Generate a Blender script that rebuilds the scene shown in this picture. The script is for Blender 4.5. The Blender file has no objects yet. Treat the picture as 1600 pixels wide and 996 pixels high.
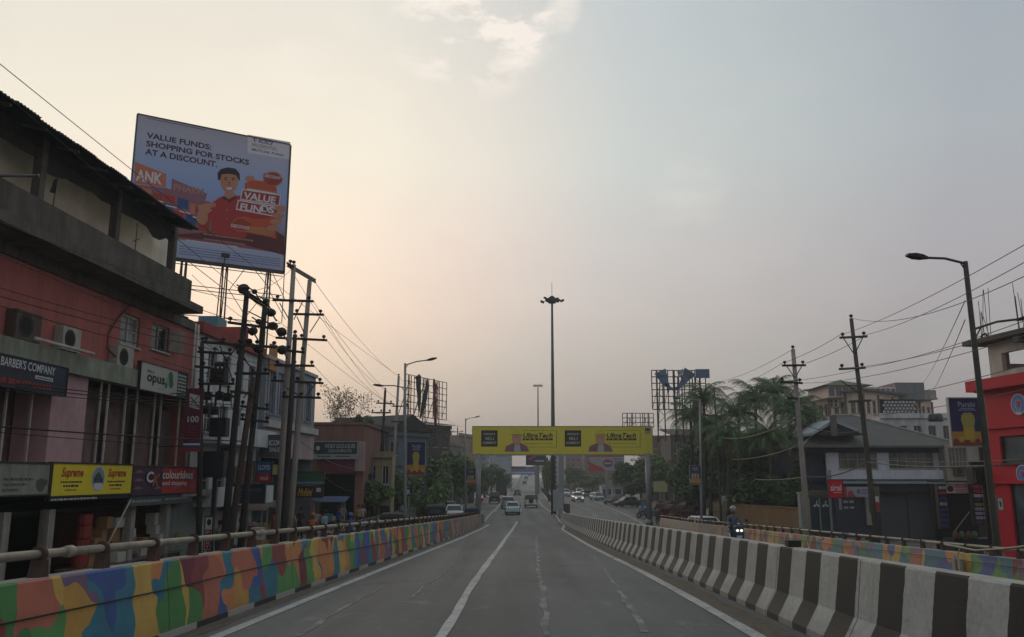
import bpy, bmesh, math, random
from mathutils import Vector, Matrix, noise as mnoise
R = random.Random(7)
S = bpy.context.scene
COL = S.collection
rad = math.radians
# ---------------------------------------------------------------- camera
FPX, CX, CY = 1300.0, 800.0, 498.0
PITCH = math.atan(247 / FPX)
CAMZ = 4.5
cam = bpy.data.objects.new('camera', bpy.data.cameras.new('camera'))
COL.objects.link(cam)
cam.location = (0, 0, CAMZ)
cam.rotation_euler = (math.pi / 2 + PITCH, 0, 0)
cam.data.sensor_width = 36
cam.data.lens = 36 * FPX / 1600
cam.data.clip_start = 0.1
cam.data.clip_end = 6000
S.camera = cam
S.view_settings.view_transform = 'Standard'
S.view_settings.look = 'None'
S.view_settings.exposure = 0
S.view_settings.gamma = 1
try:
 S.cycles.max_bounces = 5; S.cycles.diffuse_bounces = 3; S.cycles.transparent_max_bounces = 6
 S.cycles.volume_bounces = 0; S.cycles.use_denoising = True
except Exception:
 pass
# ---------------------------------------------------------------- sky
SUN_AZ, SUN_EL = rad(-19), rad(11)
w = bpy.data.worlds.new('World'); S.world = w; w.use_nodes = True
nt = w.node_tree; N = nt.nodes; L = nt.links
for n in list(N): N.remove(n)
def nd(t, **k):
 n = N.new(t)
 for a, b in k.items(): setattr(n, a, b)
 return n
def ramp_set(r, pts, interp='LINEAR'):
 cr = r.color_ramp; cr.interpolation = interp
 while len(cr.elements) > 1: cr.elements.remove(cr.elements[-1])
 cr.elements[0].position = pts[0][0]; cr.elements[0].color = (*pts[0][1], 1)
 for p, c in pts[1:]:
  e = cr.elements.new(p); e.color = (*c, 1)
out = nd('ShaderNodeOutputWorld'); bg = nd('ShaderNodeBackground')
tc = nd('ShaderNodeTexCoord')
gel = rad(23)
G = Vector((math.sin(rad(-21)) * math.cos(gel), math.cos(rad(-21)) * math.cos(gel), math.sin(gel)))
dot = nd('ShaderNodeVectorMath', operation='DOT_PRODUCT'); dot.inputs[1].default_value = G
nrm = nd('ShaderNodeVectorMath', operation='NORMALIZE')
L.new(tc.outputs['Generated'], nrm.inputs[0]); L.new(nrm.outputs[0], dot.inputs[0])
ac = nd('ShaderNodeMath', operation='ARCCOSINE'); L.new(dot.outputs['Value'], ac.inputs[0])
dv = nd('ShaderNodeMath', operation='DIVIDE'); dv.inputs[1].default_value = math.pi; L.new(ac.outputs[0], dv.inputs[0])
r1 = nd('ShaderNodeValToRGB'); L.new(dv.outputs[0], r1.inputs[0])
D = lambda d: d / 180.0
ramp_set(r1, [(0, (.86, .80, .69)), (D(11), (.865, .81, .70)), (D(18), (.785, .74, .67)), (D(27), (.60, .635, .625)), (D(37), (.505, .545, .55)),
   (D(47), (.41, .445, .48)), (D(60), (.40, .445, .475)), (D(90), (.45, .49, .52)), (D(130), (.45, .49, .52)), (1, (.44, .48, .51))])
sp = nd('ShaderNodeSeparateXYZ'); L.new(nrm.outputs[0], sp.inputs[0])
r2 = nd('ShaderNodeValToRGB'); L.new(sp.outputs['Z'], r2.inputs[0])
ramp_set(r2, [(0, (.80, .65, .60)), (.07, (.84, .70, .65)), (.13, (.90, .79, .74)), (.19, (1, .87, .84)), (.26, (1.02, .92, .91)), (.36, (1, 1, .99)), (.5, (.92, .94, .97))])
mul = nd('ShaderNodeMixRGB', blend_type='MULTIPLY'); mul.inputs[0].default_value = 1
L.new(r1.outputs[0], mul.inputs[1]); L.new(r2.outputs[0], mul.inputs[2])
# thin broken cloud, high up, faint
mp = nd('ShaderNodeMapping'); mp.inputs['Scale'].default_value = (1, 1, 2.2)
L.new(nrm.outputs[0], mp.inputs[0])
nz = nd('ShaderNodeTexNoise'); nz.inputs['Scale'].default_value = 9; nz.inputs['Detail'].default_value = 9; nz.inputs['Roughness'].default_value = .62
L.new(mp.outputs[0], nz.inputs['Vector'])
nz2 = nd('ShaderNodeTexNoise'); nz2.inputs['Scale'].default_value = 2.1; nz2.inputs['Detail'].default_value = 2
L.new(mp.outputs[0], nz2.inputs['Vector'])
rc = nd('ShaderNodeValToRGB'); ramp_set(rc, [(.44, (0, 0, 0)), (.64, (1, 1, 1))]); L.new(nz.outputs[0], rc.inputs[0])
rc2 = nd('ShaderNodeValToRGB'); ramp_set(rc2, [(.42, (0, 0, 0)), (.62, (1, 1, 1))]); L.new(nz2.outputs[0], rc2.inputs[0])
# the one bright wisp high over the road and a fainter patch beside it
def patch(px, py, tight, amt):
 d = nd('ShaderNodeVectorMath', operation='DOT_PRODUCT')
 v = Vector(((px - CX) / FPX, math.cos(PITCH) + (py - CY) / FPX * math.sin(PITCH), math.sin(PITCH) - (py - CY) / FPX * math.cos(PITCH))).normalized()
 d.inputs[1].default_value = v; L.new(nrm.outputs[0], d.inputs[0])
 m = nd('ShaderNodeMapRange'); m.inputs[1].default_value = math.cos(rad(tight)); m.inputs[2].default_value = 1; m.inputs[3].default_value = 0; m.inputs[4].default_value = amt
 L.new(d.outputs['Value'], m.inputs[0]); return m.outputs[0]
def add(a, b, op='ADD', clamp=False):
 m = nd('ShaderNodeMath', operation=op); m.use_clamp = clamp
 for i, x in enumerate((a, b)):
  if isinstance(x, (int, float)): m.inputs[i].default_value = x
  else: L.new(x, m.inputs[i])
 return m.outputs[0]
pt = add(add(patch(735, 32, 5.5, 2.4), patch(815, 5, 4, 1.8)), patch(480, 70, 9, .3))
pt = add(pt, add(patch(1075, 305, 3, .2), patch(640, 500, 13, .08)))
base = add(rc2.outputs[0], .07, 'MULTIPLY')
msk = add(add(base, pt), rc.outputs[0], 'MULTIPLY', True)
mc = nd('ShaderNodeMixRGB'); mc.inputs[2].default_value = (1.0, .91, .82, 1)
msk2 = add(msk, .72, 'MULTIPLY')
L.new(msk2, mc.inputs[0]); L.new(mul.outputs[0], mc.inputs[1])
sky = nd('ShaderNodeTexSky', sky_type='NISHITA'); sky.sun_disc = False
sky.sun_elevation = SUN_EL; sky.sun_rotation = SUN_AZ; sky.dust_density = 6; sky.air_density = 1.5
sk = nd('ShaderNodeMixRGB', blend_type='MULTIPLY'); sk.inputs[0].default_value = 1; sk.inputs[2].default_value = (.05, .05, .05, 1)
L.new(sky.outputs[0], sk.inputs[1])
fin = nd('ShaderNodeMixRGB'); fin.inputs[0].default_value = .94
L.new(sk.outputs[0], fin.inputs[1]); L.new(mc.outputs[0], fin.inputs[2])
L.new(fin.outputs[0], bg.inputs[0]); bg.inputs[1].default_value = 1.10
L.new(bg.outputs[0], out.inputs[0])
sl = bpy.data.lights.new('sun', 'SUN'); sl.energy = .5; sl.angle = rad(14); sl.color = (1, .8, .62)
so = bpy.data.objects.new('sun', sl); COL.objects.link(so)
so.rotation_euler = (math.pi / 2 - SUN_EL, 0, math.pi - SUN_AZ) if False else Vector((math.sin(SUN_AZ) * math.cos(SUN_EL), math.cos(SUN_AZ) * math.cos(SUN_EL), math.sin(SUN_EL))).to_track_quat('Z', 'Y').to_euler()
# ---------------------------------------------------------------- where a pixel of the survey grid lies in the place
CP, SP = math.cos(PITCH), math.sin(PITCH)
def ray(px, py):
 u, v = (px - CX) / FPX, (CY - py) / FPX
 return Vector((u, CP - v * SP, SP + v * CP))
def onY(px, py, Y):
 r = ray(px, py); return Vector((0, 0, CAMZ)) + r * (Y / r.y)
def onZ(px, py, z=0.0):
 r = ray(px, py); return Vector((0, 0, CAMZ)) + r * ((z - CAMZ) / r.z)
def zr(Y):                                    # deck height of the ramp
 z = 3.0 - .035 * Y
 if Y > 72:
  t = min(1, (Y - 72) / 24); z0 = 3 - .035 * 72
  z = z0 - .035 * (Y - 72) * (1 - t / 2) if t < 1 else z0 - .035 * 12
  z = max(z - (z0 - .42) * t * 0, 0)
  z = z * (1 - t * t * (3 - 2 * t))
 return max(z, 0.0)
def onR(px, py, dz=0.0):
 z = dz
 for _ in range(60):
  p = onZ(px, py, z); z = z * .5 + (zr(p.y) + dz) * .5
 return onZ(px, py, z)
# ---------------------------------------------------------------- materials
MC = {}
def srgb(h):
 h = h.lstrip('#'); c = [int(h[i:i + 2], 16) / 255 for i in (0, 2, 4)]
 return tuple(x / 12.92 if x <= .04045 else ((x + .055) / 1.055) ** 2.4 for x in c)
class NT:
 def __init__(s, name):
  s.m = bpy.data.materials.new(name); s.m.use_nodes = True; s.t = s.m.node_tree
  s.b = s.t.nodes['Principled BSDF']
 def n(s, t, **k):
  x = s.t.nodes.new(t)
  for a, b in k.items(): setattr(x, a, b)
  return x
 def l(s, a, b): s.t.links.new(a, b)
 def math(s, op, a, b=0.0, clamp=False):
  x = s.n('ShaderNodeMath', operation=op); x.use_clamp = clamp
  for i, q in enumerate((a, b)):
   if isinstance(q, (int, float)): x.inputs[i].default_value = q
   else: s.l(q, x.inputs[i])
  return x.outputs[0]
 def noise(s, vec, scale, detail=4, rough=.6):
  x = s.n('ShaderNodeTexNoise'); x.inputs['Scale'].default_value = scale; x.inputs['Detail'].default_value = detail; x.inputs['Roughness'].default_value = rough
  s.l(vec, x.inputs['Vector']); return x.outputs[0]
 def ramp(s, f, pts, interp='LINEAR'):
  x = s.n('ShaderNodeValToRGB'); ramp_set(x, pts, interp); s.l(f, x.inputs[0]); return x.outputs[0]
 def mix(s, f, a, b, bl='MIX'):
  x = s.n('ShaderNodeMixRGB', blend_type=bl)
  for i, q in enumerate((f, a, b)):
   if isinstance(q, (int, float)): x.inputs[i].default_value = q
   elif isinstance(q, tuple): x.inputs[i].default_value = (*q, 1)
   else: s.l(q, x.inputs[i])
  return x.outputs[0]
 def map(s, vec, sc):
  x = s.n('ShaderNodeMapping'); x.inputs['Scale'].default_value = sc; s.l(vec, x.inputs[0]); return x.outputs[0]
 def bump(s, h, st=.3, dist=.02):
  x = s.n('ShaderNodeBump'); x.inputs['Strength'].default_value = st; x.inputs['Distance'].default_value = dist
  s.l(h, x.inputs['Height']); s.l(x.outputs[0], s.b.inputs['Normal'])
def M(name, col, rough=.75, var=.18, scale=1.5, metal=0, dirt=.0, bump=0.0, emit=0, spec=.4, alpha=None):
 """plain surface with its own grain, optional rain streaks / grime"""
 if name in MC: return MC[name]
 if isinstance(col, str): col = srgb(col)
 q = NT(name); pos = q.n('ShaderNodeTexCoord').outputs['Object']
 f = q.noise(pos, scale, 6, .65)
 lo = tuple(c * (1 - var) for c in col); hi = tuple(min(1, c * (1 + var)) for c in col)
 c = q.ramp(f, [(.3, lo), (.7, hi)])
 if dirt:
  st = q.noise(q.map(pos, (1.5, 1.5, .22)), 1.2, 7, .75)
  blo = q.noise(pos, .5, 5, .7)
  k = q.math('MULTIPLY', q.ramp(st, [(.42, (0,) * 3), (.68, (1,) * 3)]), dirt)
  c = q.mix(k, c, (.035, .032, .028))
  k2 = q.math('MULTIPLY', q.ramp(blo, [(.5, (0,) * 3), (.75, (1,) * 3)]), dirt * .7)
  c = q.mix(k2, c, (.06, .052, .044))
 q.l(c, q.b.inputs['Base Color'])
 q.b.inputs['Roughness'].default_value = rough; q.b.inputs['Metallic'].default_value = metal
 q.b.inputs['Specular IOR Level'].default_value = spec
 if bump: q.bump(q.noise(pos, scale * 6, 5), bump, .02)
 if emit:
  q.l(c, q.b.inputs['Emission Color']); q.b.inputs['Emission Strength'].default_value = emit
 MC[name] = q.m
 return q.m
def glassm(name='window_glass', col=(.012, .014, .016), rough=.08):
 if name in MC: return MC[name]
 q = NT(name); pos = q.n('ShaderNodeTexCoord').outputs['Object']
 c = q.ramp(q.noise(pos, .8, 3), [(.35, tuple(x * .5 for x in col)), (.7, tuple(min(1, x * 2.2) for x in col))])
 q.l(c, q.b.inputs['Base Color']); q.b.inputs['Roughness'].default_value = rough
 q.b.inputs['Specular IOR Level'].default_value = .5
 MC[name] = q.m; return q.m
# ---------------------------------------------------------------- mesh kit
OFF = {}
class MB:
 def __init__(s): s.v = []; s.f = []; s.mi = []; s.uv = []; s.cur = 0
 def add(s, vs, fs, m=None, uvs=None):
  b = len(s.v); s.v += [tuple(x) for x in vs]
  for i, f in enumerate(fs):
   s.f.append(tuple(b + k for k in f)); s.mi.append(s.cur if m is None else m)
   s.uv.append(uvs[i] if uvs else None)
  return s
 def hexa(s, p, m=None):      # p: 8 points, bottom loop 0-3 then top loop 4-7
  return s.add(p, [(3, 2, 1, 0), (4, 5, 6, 7), (0, 1, 5, 4), (1, 2, 6, 5), (2, 3, 7, 6), (3, 0, 4, 7)], m)
 def box(s, x0, x1, y0, y1, z0, z1, m=None):
  return s.hexa([(x0, y0, z0), (x1, y0, z0), (x1, y1, z0), (x0, y1, z0), (x0, y0, z1), (x1, y0, z1), (x1, y1, z1), (x0, y1, z1)], m)
 def cbox(s, c, sz, rz=0, m=None, ry=0, rx=0):
  M4 = Matrix.Translation(c) @ Matrix.Rotation(rz, 4, 'Z') @ Matrix.Rotation(ry, 4, 'Y') @ Matrix.Rotation(rx, 4, 'X')
  a, b, d = (q / 2 for q in sz)
  return s.hexa([M4 @ Vector(q) for q in [(-a, -b, -d), (a, -b, -d), (a, b, -d), (-a, b, -d), (-a, -b, d), (a, -b, d), (a, b, d), (-a, b, d)]], m)
 def fbox(s, F, s0, s1, z0, z1, o0, o1, m=None):
  P = F.P
  return s.hexa([P(s0, o0, z0), P(s1, o0, z0), P(s1, o1, z0), P(s0, o1, z0), P(s0, o0, z1), P(s1, o0, z1), P(s1, o1, z1), P(s0, o1, z1)], m)
 def tube(s, pts, r, n=8, m=None, cap=True, r1=None):
  pts = [Vector(p) for p in pts]; k = len(pts); rings = []
  up = Vector((0, 0, 1)); t0 = (pts[1] - pts[0]).normalized()
  if abs(t0.z) > .95: up = Vector((0, 1, 0))
  b = len(s.v)
  for i, p in enumerate(pts):
   t = (pts[min(i + 1, k - 1)] - pts[max(i - 1, 0)]).normalized()
   x = t.cross(up)
   if x.length < 1e-4: x = t.cross(Vector((1, 0, 0)))
   x.normalize(); y = x.cross(t).normalized()
   rr = r if r1 is None else r + (r1 - r) * i / (k - 1)
   for j in range(n):
    a = 2 * math.pi * j / n
    s.v.append(tuple(p + x * (rr * math.cos(a)) + y * (rr * math.sin(a))))
  for i in range(k - 1):
   for j in range(n):
    s.f.append((b + i * n + j, b + i * n + (j + 1) % n, b + (i + 1) * n + (j + 1) % n, b + (i + 1) * n + j)); s.mi.append(s.cur if m is None else m); s.uv.append(None)
  if cap:
   s.f.append(tuple(b + j for j in range(n))[::-1]); s.f.append(tuple(b + (k - 1) * n + j for j in range(n)))
   s.mi += [s.cur if m is None else m] * 2; s.uv += [None] * 2
  return s
 def lathe(s, prof, c=(0, 0, 0), axis='Z', n=16, m=None):
  b = len(s.v)
  for (r, h) in prof:
   for j in range(n):
    a = 2 * math.pi * j / n; x, y = r * math.cos(a), r * math.sin(a)
    v = (x, y, h) if axis == 'Z' else ((h, x, y) if axis == 'X' else (x, h, y))
    s.v.append((v[0] + c[0], v[1] + c[1], v[2] + c[2]))
  for i in range(len(prof) - 1):
   for j in range(n):
    s.f.append((b + i * n + j, b + i * n + (j + 1) % n, b + (i + 1) * n + (j + 1) % n, b + (i + 1) * n + j)); s.mi.append(s.cur if m is None else m); s.uv.append(None)
  return s
 def poly(s, pts, F, o0, o1, m=None):      # outline in (s,z) on facade F, thickness o0..o1
  k = len(pts); b = len(s.v)
  s.v += [tuple(F.P(p[0], o1, p[1])) for p in pts] + [tuple(F.P(p[0], o0, p[1])) for p in pts]
  fs = [tuple(range(k)), tuple(range(2 * k - 1, k - 1, -1))] + [(i, (i + 1) % k, k + (i + 1) % k, k + i) for i in range(k)]
  for f in fs: s.f.append(tuple(b + q for q in f)); s.mi.append(s.cur if m is None else m); s.uv.append(None)
  return s
 def blob(s, c, rx, ry, rz, n=10, m=None, jit=0):
  prof = []; b = len(s.v); h = n // 2
  for i in range(h + 1):
   a = math.pi * i / h
   for j in range(n):
    t = 2 * math.pi * j / n; q = 1 + (R.random() - .5) * jit
    s.v.append((c[0] + rx * q * math.sin(a) * math.cos(t), c[1] + ry * q * math.sin(a) * math.sin(t), c[2] - rz * q * math.cos(a)))
  for i in range(h):
   for j in range(n):
    s.f.append((b + i * n + j, b + i * n + (j + 1) % n, b + (i + 1) * n + (j + 1) % n, b + (i + 1) * n + j)); s.mi.append(s.cur if m is None else m); s.uv.append(None)
  return s
 def build(s, name, mats, parent=None, smooth=False, bevel=0, kind=None, normals=False):
  me = bpy.data.meshes.new(name)
  off = OFF.get(parent.name, Vector((0, 0, 0))) if parent else Vector((0, 0, 0))
  me.from_pydata([(v[0] - off[0], v[1] - off[1], v[2] - off[2]) for v in s.v], [], s.f)
  mats = mats if isinstance(mats, (list, tuple)) else [mats]
  for m in mats: me.materials.append(m)
  if len(mats) > 1:
   me.polygons.foreach_set('material_index', s.mi)
  if any(u for u in s.uv):
   ul = me.uv_layers.new(name='UVMap'); i = 0
   for f, u in zip(s.f, s.uv):
    for k in range(len(f)):
     if u: ul.data[i].uv = u[k]
     i += 1
  if smooth: me.polygons.foreach_set('use_smooth', [True] * len(me.polygons))
  me.update()
  if normals:
   bm = bmesh.new(); bm.from_mesh(me); bmesh.ops.recalc_face_normals(bm, faces=bm.faces); bm.to_mesh(me); bm.free()
  o = bpy.data.objects.new(name, me); COL.objects.link(o)
  if parent: o.parent = parent; OFF[o.name] = off.copy()
  else: OFF[o.name] = Vector((0, 0, 0))
  if kind: o['kind'] = kind
  if bevel:
   b = o.modifiers.new('bevel', 'BEVEL'); b.width = bevel; b.segments = 2; b.limit_method = 'ANGLE'
  return o
def thing(name, label, cat, loc=(0, 0, 0), group=None):
 o = bpy.data.objects.new(name, None); COL.objects.link(o); o.location = loc; o.empty_display_size = .2
 o['label'] = label; o['category'] = cat
 if group: o['group'] = group
 OFF[o.name] = Vector(loc); return o
def tag(o, label, cat, group=None):
 o['label'] = label; o['category'] = cat
 if group: o['group'] = group
 return o
KIDS = {}
def kids(o): return list(o.children)
def dup(root, loc, rz=0.0, label=None, group=None, scale=None, mats=None):
 def cp(o, par):
  c = o.copy(); COL.objects.link(c); c.parent = par
  OFF[c.name] = Vector(loc)
  if mats and c.type == 'MESH':
   for i, ms in enumerate(c.material_slots):
    if ms.material and ms.material.name in mats:
     nm_ = mats[ms.material.name]; ms.link = 'OBJECT'; ms.material = nm_
  for k in kids(o): cp(k, c)
  return c
 c = cp(root, None); c.location = loc; c.rotation_euler = (0, 0, rz)
 if scale: c.scale = (scale,) * 3 if isinstance(scale, (int, float)) else scale
 if label: c['label'] = label
 if group: c['group'] = group
 return c
def place(root, loc, rz=0.0):
 root.location = loc; root.rotation_euler = (0, 0, rz)
class Fac:
 """vertical plane through A and B; s metres along, o metres out of the wall towards the road side"""
 def __init__(s, A, B, side=1):
  s.A = Vector((A[0], A[1], 0)); d = Vector((B[0] - A[0], B[1] - A[1], 0)); s.len = d.length; s.d = d.normalized()
  s.n = Vector((s.d.y, -s.d.x, 0)) * side
 def P(s, a, o, z): return s.A + s.d * a + s.n * o + Vector((0, 0, z))
 def px(s, x, y, o=0.0):
  r = ray(x, y); C = Vector((0, 0, CAMZ)); q = s.A + s.n * o
  t = (q - C).dot(s.n) / r.dot(s.n); p = C + r * t
  return (p - q).dot(s.d), p.z
 def rect(s, x0, y0, x1, y1, o=0.0):
  """screen corners (left-top, right-bottom) -> s0,s1,z0,z1"""
  a, za = s.px(x0, y0, o); b, zb = s.px(x1, y1, o)
  xm = (x0 + x1) / 2
  return min(a, b), max(a, b), min(za, zb), max(za, zb)
def facpx(x0, Y0, x1, Y1, side=1):
 """plane through the ground points seen in column x0 at distance Y0 and column x1 at Y1"""
 return Fac(onY(x0, 745, Y0), onY(x1, 745, Y1), side)
TXT = {}
def text_mesh(st, bold=0.0, shear=0.0, font=None):
 k = (st, bold, shear)
 if k in TXT: return TXT[k]
 c = bpy.data.curves.new('lettering', 'FONT'); c.body = st; c.size = 1; c.resolution_u = 3; c.shear = shear; c.offset = bold
 o = bpy.data.objects.new('lettering', c); COL.objects.link(o)
 dg = bpy.context.evaluated_depsgraph_get(); dg.update()
 me = bpy.data.meshes.new_from_object(o.evaluated_get(dg))
 vs = [tuple(v.co) for v in me.vertices]; fs = [tuple(p.vertices) for p in me.polygons]
 bpy.data.objects.remove(o); bpy.data.curves.remove(c); bpy.data.meshes.remove(me)
 TXT[k] = (vs, fs); return TXT[k]
def tx(mb, F, st, s0, s1, z0, z1, o, bold=.0, shear=0.0, m=None, skew=0.0):
 """write st into the rectangle s0..s1, z0..z1 of plane F at offset o; s0 is where the first letter goes"""
 vs, fs = text_mesh(st, bold, shear)
 xs = [v[0] for v in vs]; ys = [v[1] for v in vs]; x0, x1, y0, y1 = min(xs), max(xs), min(ys), max(ys)
 P = [F.P(s0 + (v[0] - x0) / (x1 - x0) * (s1 - s0), o, z0 + (v[1] - y0) / (y1 - y0) * (z1 - z0) + skew * (v[0] - x0) / (x1 - x0)) for v in vs]
 mb.add(P, fs, m)
def dashes(mb, F, s0, s1, z, h, o, n=9, m=None, seed=1):
 """a line of print too small to read: uneven short strokes"""
 r = random.Random(seed); w = (s1 - s0) / n; a = s0
 while a < s1 - .2 * w:
  b = min(s1, a + w * (.4 + r.random() * .8)); mb.add([F.P(a, o, z), F.P(b, o, z), F.P(b, o, z + h * (.75 + r.random() * .25)), F.P(a, o, z + h)], [(0, 1, 2, 3)], m); a = b + w * .22
def rectq(mb, F, s0, s1, z0, z1, o, m=None):
 mb.add([F.P(s0, o, z0), F.P(s1, o, z0), F.P(s1, o, z1), F.P(s0, o, z1)], [(0, 1, 2, 3)], m)
def disc(mb, F, s, z, rs, rz, o, n=20, m=None, a0=0, a1=360):
 pts = [F.P(s + rs * math.cos(rad(a0 + (a1 - a0) * i / n)), o, z + rz * math.sin(rad(a0 + (a1 - a0) * i / n))) for i in range(n + (a1 - a0 != 360))]
 mb.add(pts, [tuple(range(len(pts)))], m)
def polyq(mb, F, pts, o, m=None):
 mb.add([F.P(a, o, z) for a, z in pts], [tuple(range(len(pts)))], m)
# ================================================================= ground and roads
def asphalt(name, a=.105, warm=0.0, patchy=0):
 q = NT(name); pos = q.n('ShaderNodeTexCoord').outputs['Object']
 f = q.noise(pos, 9, 6, .7)
 c = q.ramp(f, [(.3, (a * .80, a * .86, a * .85)), (.72, (a * 1.12 + warm, a * 1.18 + warm * .8, a * 1.15))])
 fi = q.noise(pos, 90, 2)
 c = q.mix(.55, c, q.ramp(fi, [(.35, (.55,) * 3), (.65, (1.25,) * 3)]), 'MULTIPLY')
 # wheel paths and patched strips run along the road
 st = q.noise(q.map(pos, (1.1, .035, 1)), 1.0, 3, .5)
 c = q.mix(.9, c, q.ramp(st, [(.35, (.68,) * 3), (.5, (1,) * 3), (.7, (1.3, 1.29, 1.26))]), 'MULTIPLY')
 pa = q.noise(pos, .22, 3, .5)
 c = q.mix(.7, c, q.ramp(pa, [(.38, (.82,) * 3), (.62, (1.14,) * 3)]), 'MULTIPLY')
 # fine cracks
 vo = q.n('ShaderNodeTexVoronoi', feature='DISTANCE_TO_EDGE'); vo.inputs['Scale'].default_value = .33
 dp = q.n('ShaderNodeVectorMath', operation='ADD')
 nn = q.n('ShaderNodeTexNoise'); nn.inputs['Scale'].default_value = 1.6; nn.inputs['Detail'].default_value = 5; q.l(pos, nn.inputs['Vector'])
 q.l(pos, dp.inputs[0]); q.l(nn.outputs['Color'], dp.inputs[1]); q.l(dp.outputs[0], vo.inputs['Vector'])
 ck = q.ramp(vo.outputs['Distance'], [(0, (1,) * 3), (.006, (.5,) * 3), (.012, (0,) * 3)])
 gate = q.ramp(q.noise(pos, .16, 2), [(.5, (0,) * 3), (.6, (1,) * 3)])
 if patchy:      # worn pale scuffs in bands across and along
  sc_ = q.noise(q.map(pos, (.9, .55, 1)), 1.7, 9, .78); sm = q.ramp(sc_, [(.56, (0,) * 3), (.70, (1,) * 3)])
  c = q.mix(q.math('MULTIPLY', sm, .4), c, (.26, .26, .25))
  sd = q.ramp(q.noise(q.map(pos, (1.6, .12, 1)), 1.1, 7, .7), [(.5, (0,) * 3), (.75, (1,) * 3)]); c = q.mix(q.math('MULTIPLY', sd, .4), c, (.085, .088, .086))
 k = q.math('MULTIPLY', q.math('MULTIPLY', ck, gate), .55)
 c = q.mix(k, c, (.2, .195, .18))
 q.l(c, q.b.inputs['Base Color']); q.b.inputs['Roughness'].default_value = .72; q.b.inputs['Specular IOR Level'].default_value = .35
 q.bump(fi, .25, .01); return q.m
m_road = asphalt('ramp_asphalt', .094, patchy=1)
m_road2 = asphalt('street_asphalt', .10, .002)
def ground_m():
 q = NT('earth'); pos = q.n('ShaderNodeTexCoord').outputs['Object']
 c = q.ramp(q.noise(pos, .35, 8, .7), [(.3, (.075, .066, .055)), (.55, (.115, .105, .09)), (.75, (.15, .14, .12))])
 q.l(c, q.b.inputs['Base Color']); q.b.inputs['Roughness'].default_value = .95; q.bump(q.noise(pos, 6, 4), .4, .03); return q.m
m_earth = ground_m()
g = MB(); n = 24
g.add([(x, y, -.02) for y in [-60, 0, 60, 140, 300, 700, 3200] for x in [-2500, -300, -60, 60, 300, 2500]],
 [(j * 6 + i, j * 6 + i + 1, (j + 1) * 6 + i + 1, (j + 1) * 6 + i) for j in range(6) for i in range(5)])
g.build('ground', m_earth, kind='structure')
# --- lines of the ramp, surveyed
def interp(pts, y):
 if y <= pts[0][1]: a, b = pts[0], pts[1]
 elif y >= pts[-1][1]: a, b = pts[-2], pts[-1]
 else:
  for a, b in zip(pts, pts[1:]):
   if a[1] <= y <= b[1]: break
 return a[0] + (b[0] - a[0]) * (y - a[1]) / (b[1] - a[1])
def smooth_line(pts, y0, y1, step):
 out = []; y = y0
 while y <= y1 + 1e-6:
  x = sum(interp(pts, y + d) for d in (-3, -1.5, 0, 1.5, 3)) / 5; out.append((x, y)); y += step
 return out
def surv(px): return [(p.x, p.y) for p in (onR(a, b) for a, b in px)]
LB = [(-4.55, -10)] + surv([(275, 996), (500, 913), (712, 839)]) + [(-2.72, 62), (-2.85, 81)]
LBx = lambda y: sum(interp(LB, y + d) for d in (-6, -3, 0, 3, 6)) / 5
RB = [(3.05, -10)] + surv([(1262, 996), (1091, 913), (952, 857)]) + [(4.05, 60), (5.1, 93)]
RBx = lambda y: sum(interp(RB, y + d) for d in (-6, -3, 0, 3, 6)) / 5
# right carriageway outer barrier
OB = [(11.9, -10), (11.9, 18), (12.6, 60), (13.1, 77)]
OBx = lambda y: interp(OB, y)
def zo(y): return max(0, min(1.8 - .0315 * (y - 18), 9) if y < 62 else max(0, (1.8 - .0315 * 44) * (1 - (y - 62) / 16)))
def zc(x, y):                                 # right carriageway deck falls a little towards its outer barrier
 t = min(1, max(0, (x - RBx(y)) / (OBx(y) - RBx(y)))); return zr(y) * (1 - t) + zo(y) * t
def strip(name, xs_fn, ys, zf, mat, kind='structure', th=0.0, skirt=False):
 mb = MB(); rows = []
 for y in ys:
  xs = xs_fn(y); rows.append([(x, y, zf(x, y) + th) for x in xs])
 k = len(rows[0])
 for r in rows: mb.v += r
 for j in range(len(rows) - 1):
  for i in range(k - 1):
   mb.f.append((j * k + i, j * k + i + 1, (j + 1) * k + i + 1, (j + 1) * k + i)); mb.mi.append(0); mb.uv.append(None)
 return mb.build(name, mat, kind=kind)
YS = [-12 + 2 * i for i in range(56)]
YS = [y for y in YS if y <= 98]
lin = lambda a, b, n: [a + (b - a) * i / n for i in range(n + 1)]
strip('ramp_deck', lambda y: lin(LBx(y) - .35 if y < 82 else -2.9, RBx(y) + .2, 6), YS, lambda x, y: zr(y) + .012, m_road)
strip('opposite_carriageway', lambda y: lin(RBx(y) + .05, OBx(y) + .35, 6), [y for y in YS if y <= 80], lambda x, y: zc(x, y) + .008, m_road2)
# retaining flanks of the ramp
m_conc = M('weathered_concrete', '#8f8b84', .85, .2, 1.2, dirt=.55, bump=.3)
fl = MB()
for y0, y1 in zip(YS, YS[1:]):
 if y1 > 80: break
 for fx, zz in ((lambda y: LBx(y) - .36, zr), (lambda y: OBx(y) + .36, zo)):
  fl.add([(fx(y0), y0, -.05), (fx(y1), y1, -.05), (fx(y1), y1, zz(y1)), (fx(y0), y0, zz(y0))], [(0, 1, 2, 3)])
fl.build('ramp_retaining_wall', m_conc, kind='structure')
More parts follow.
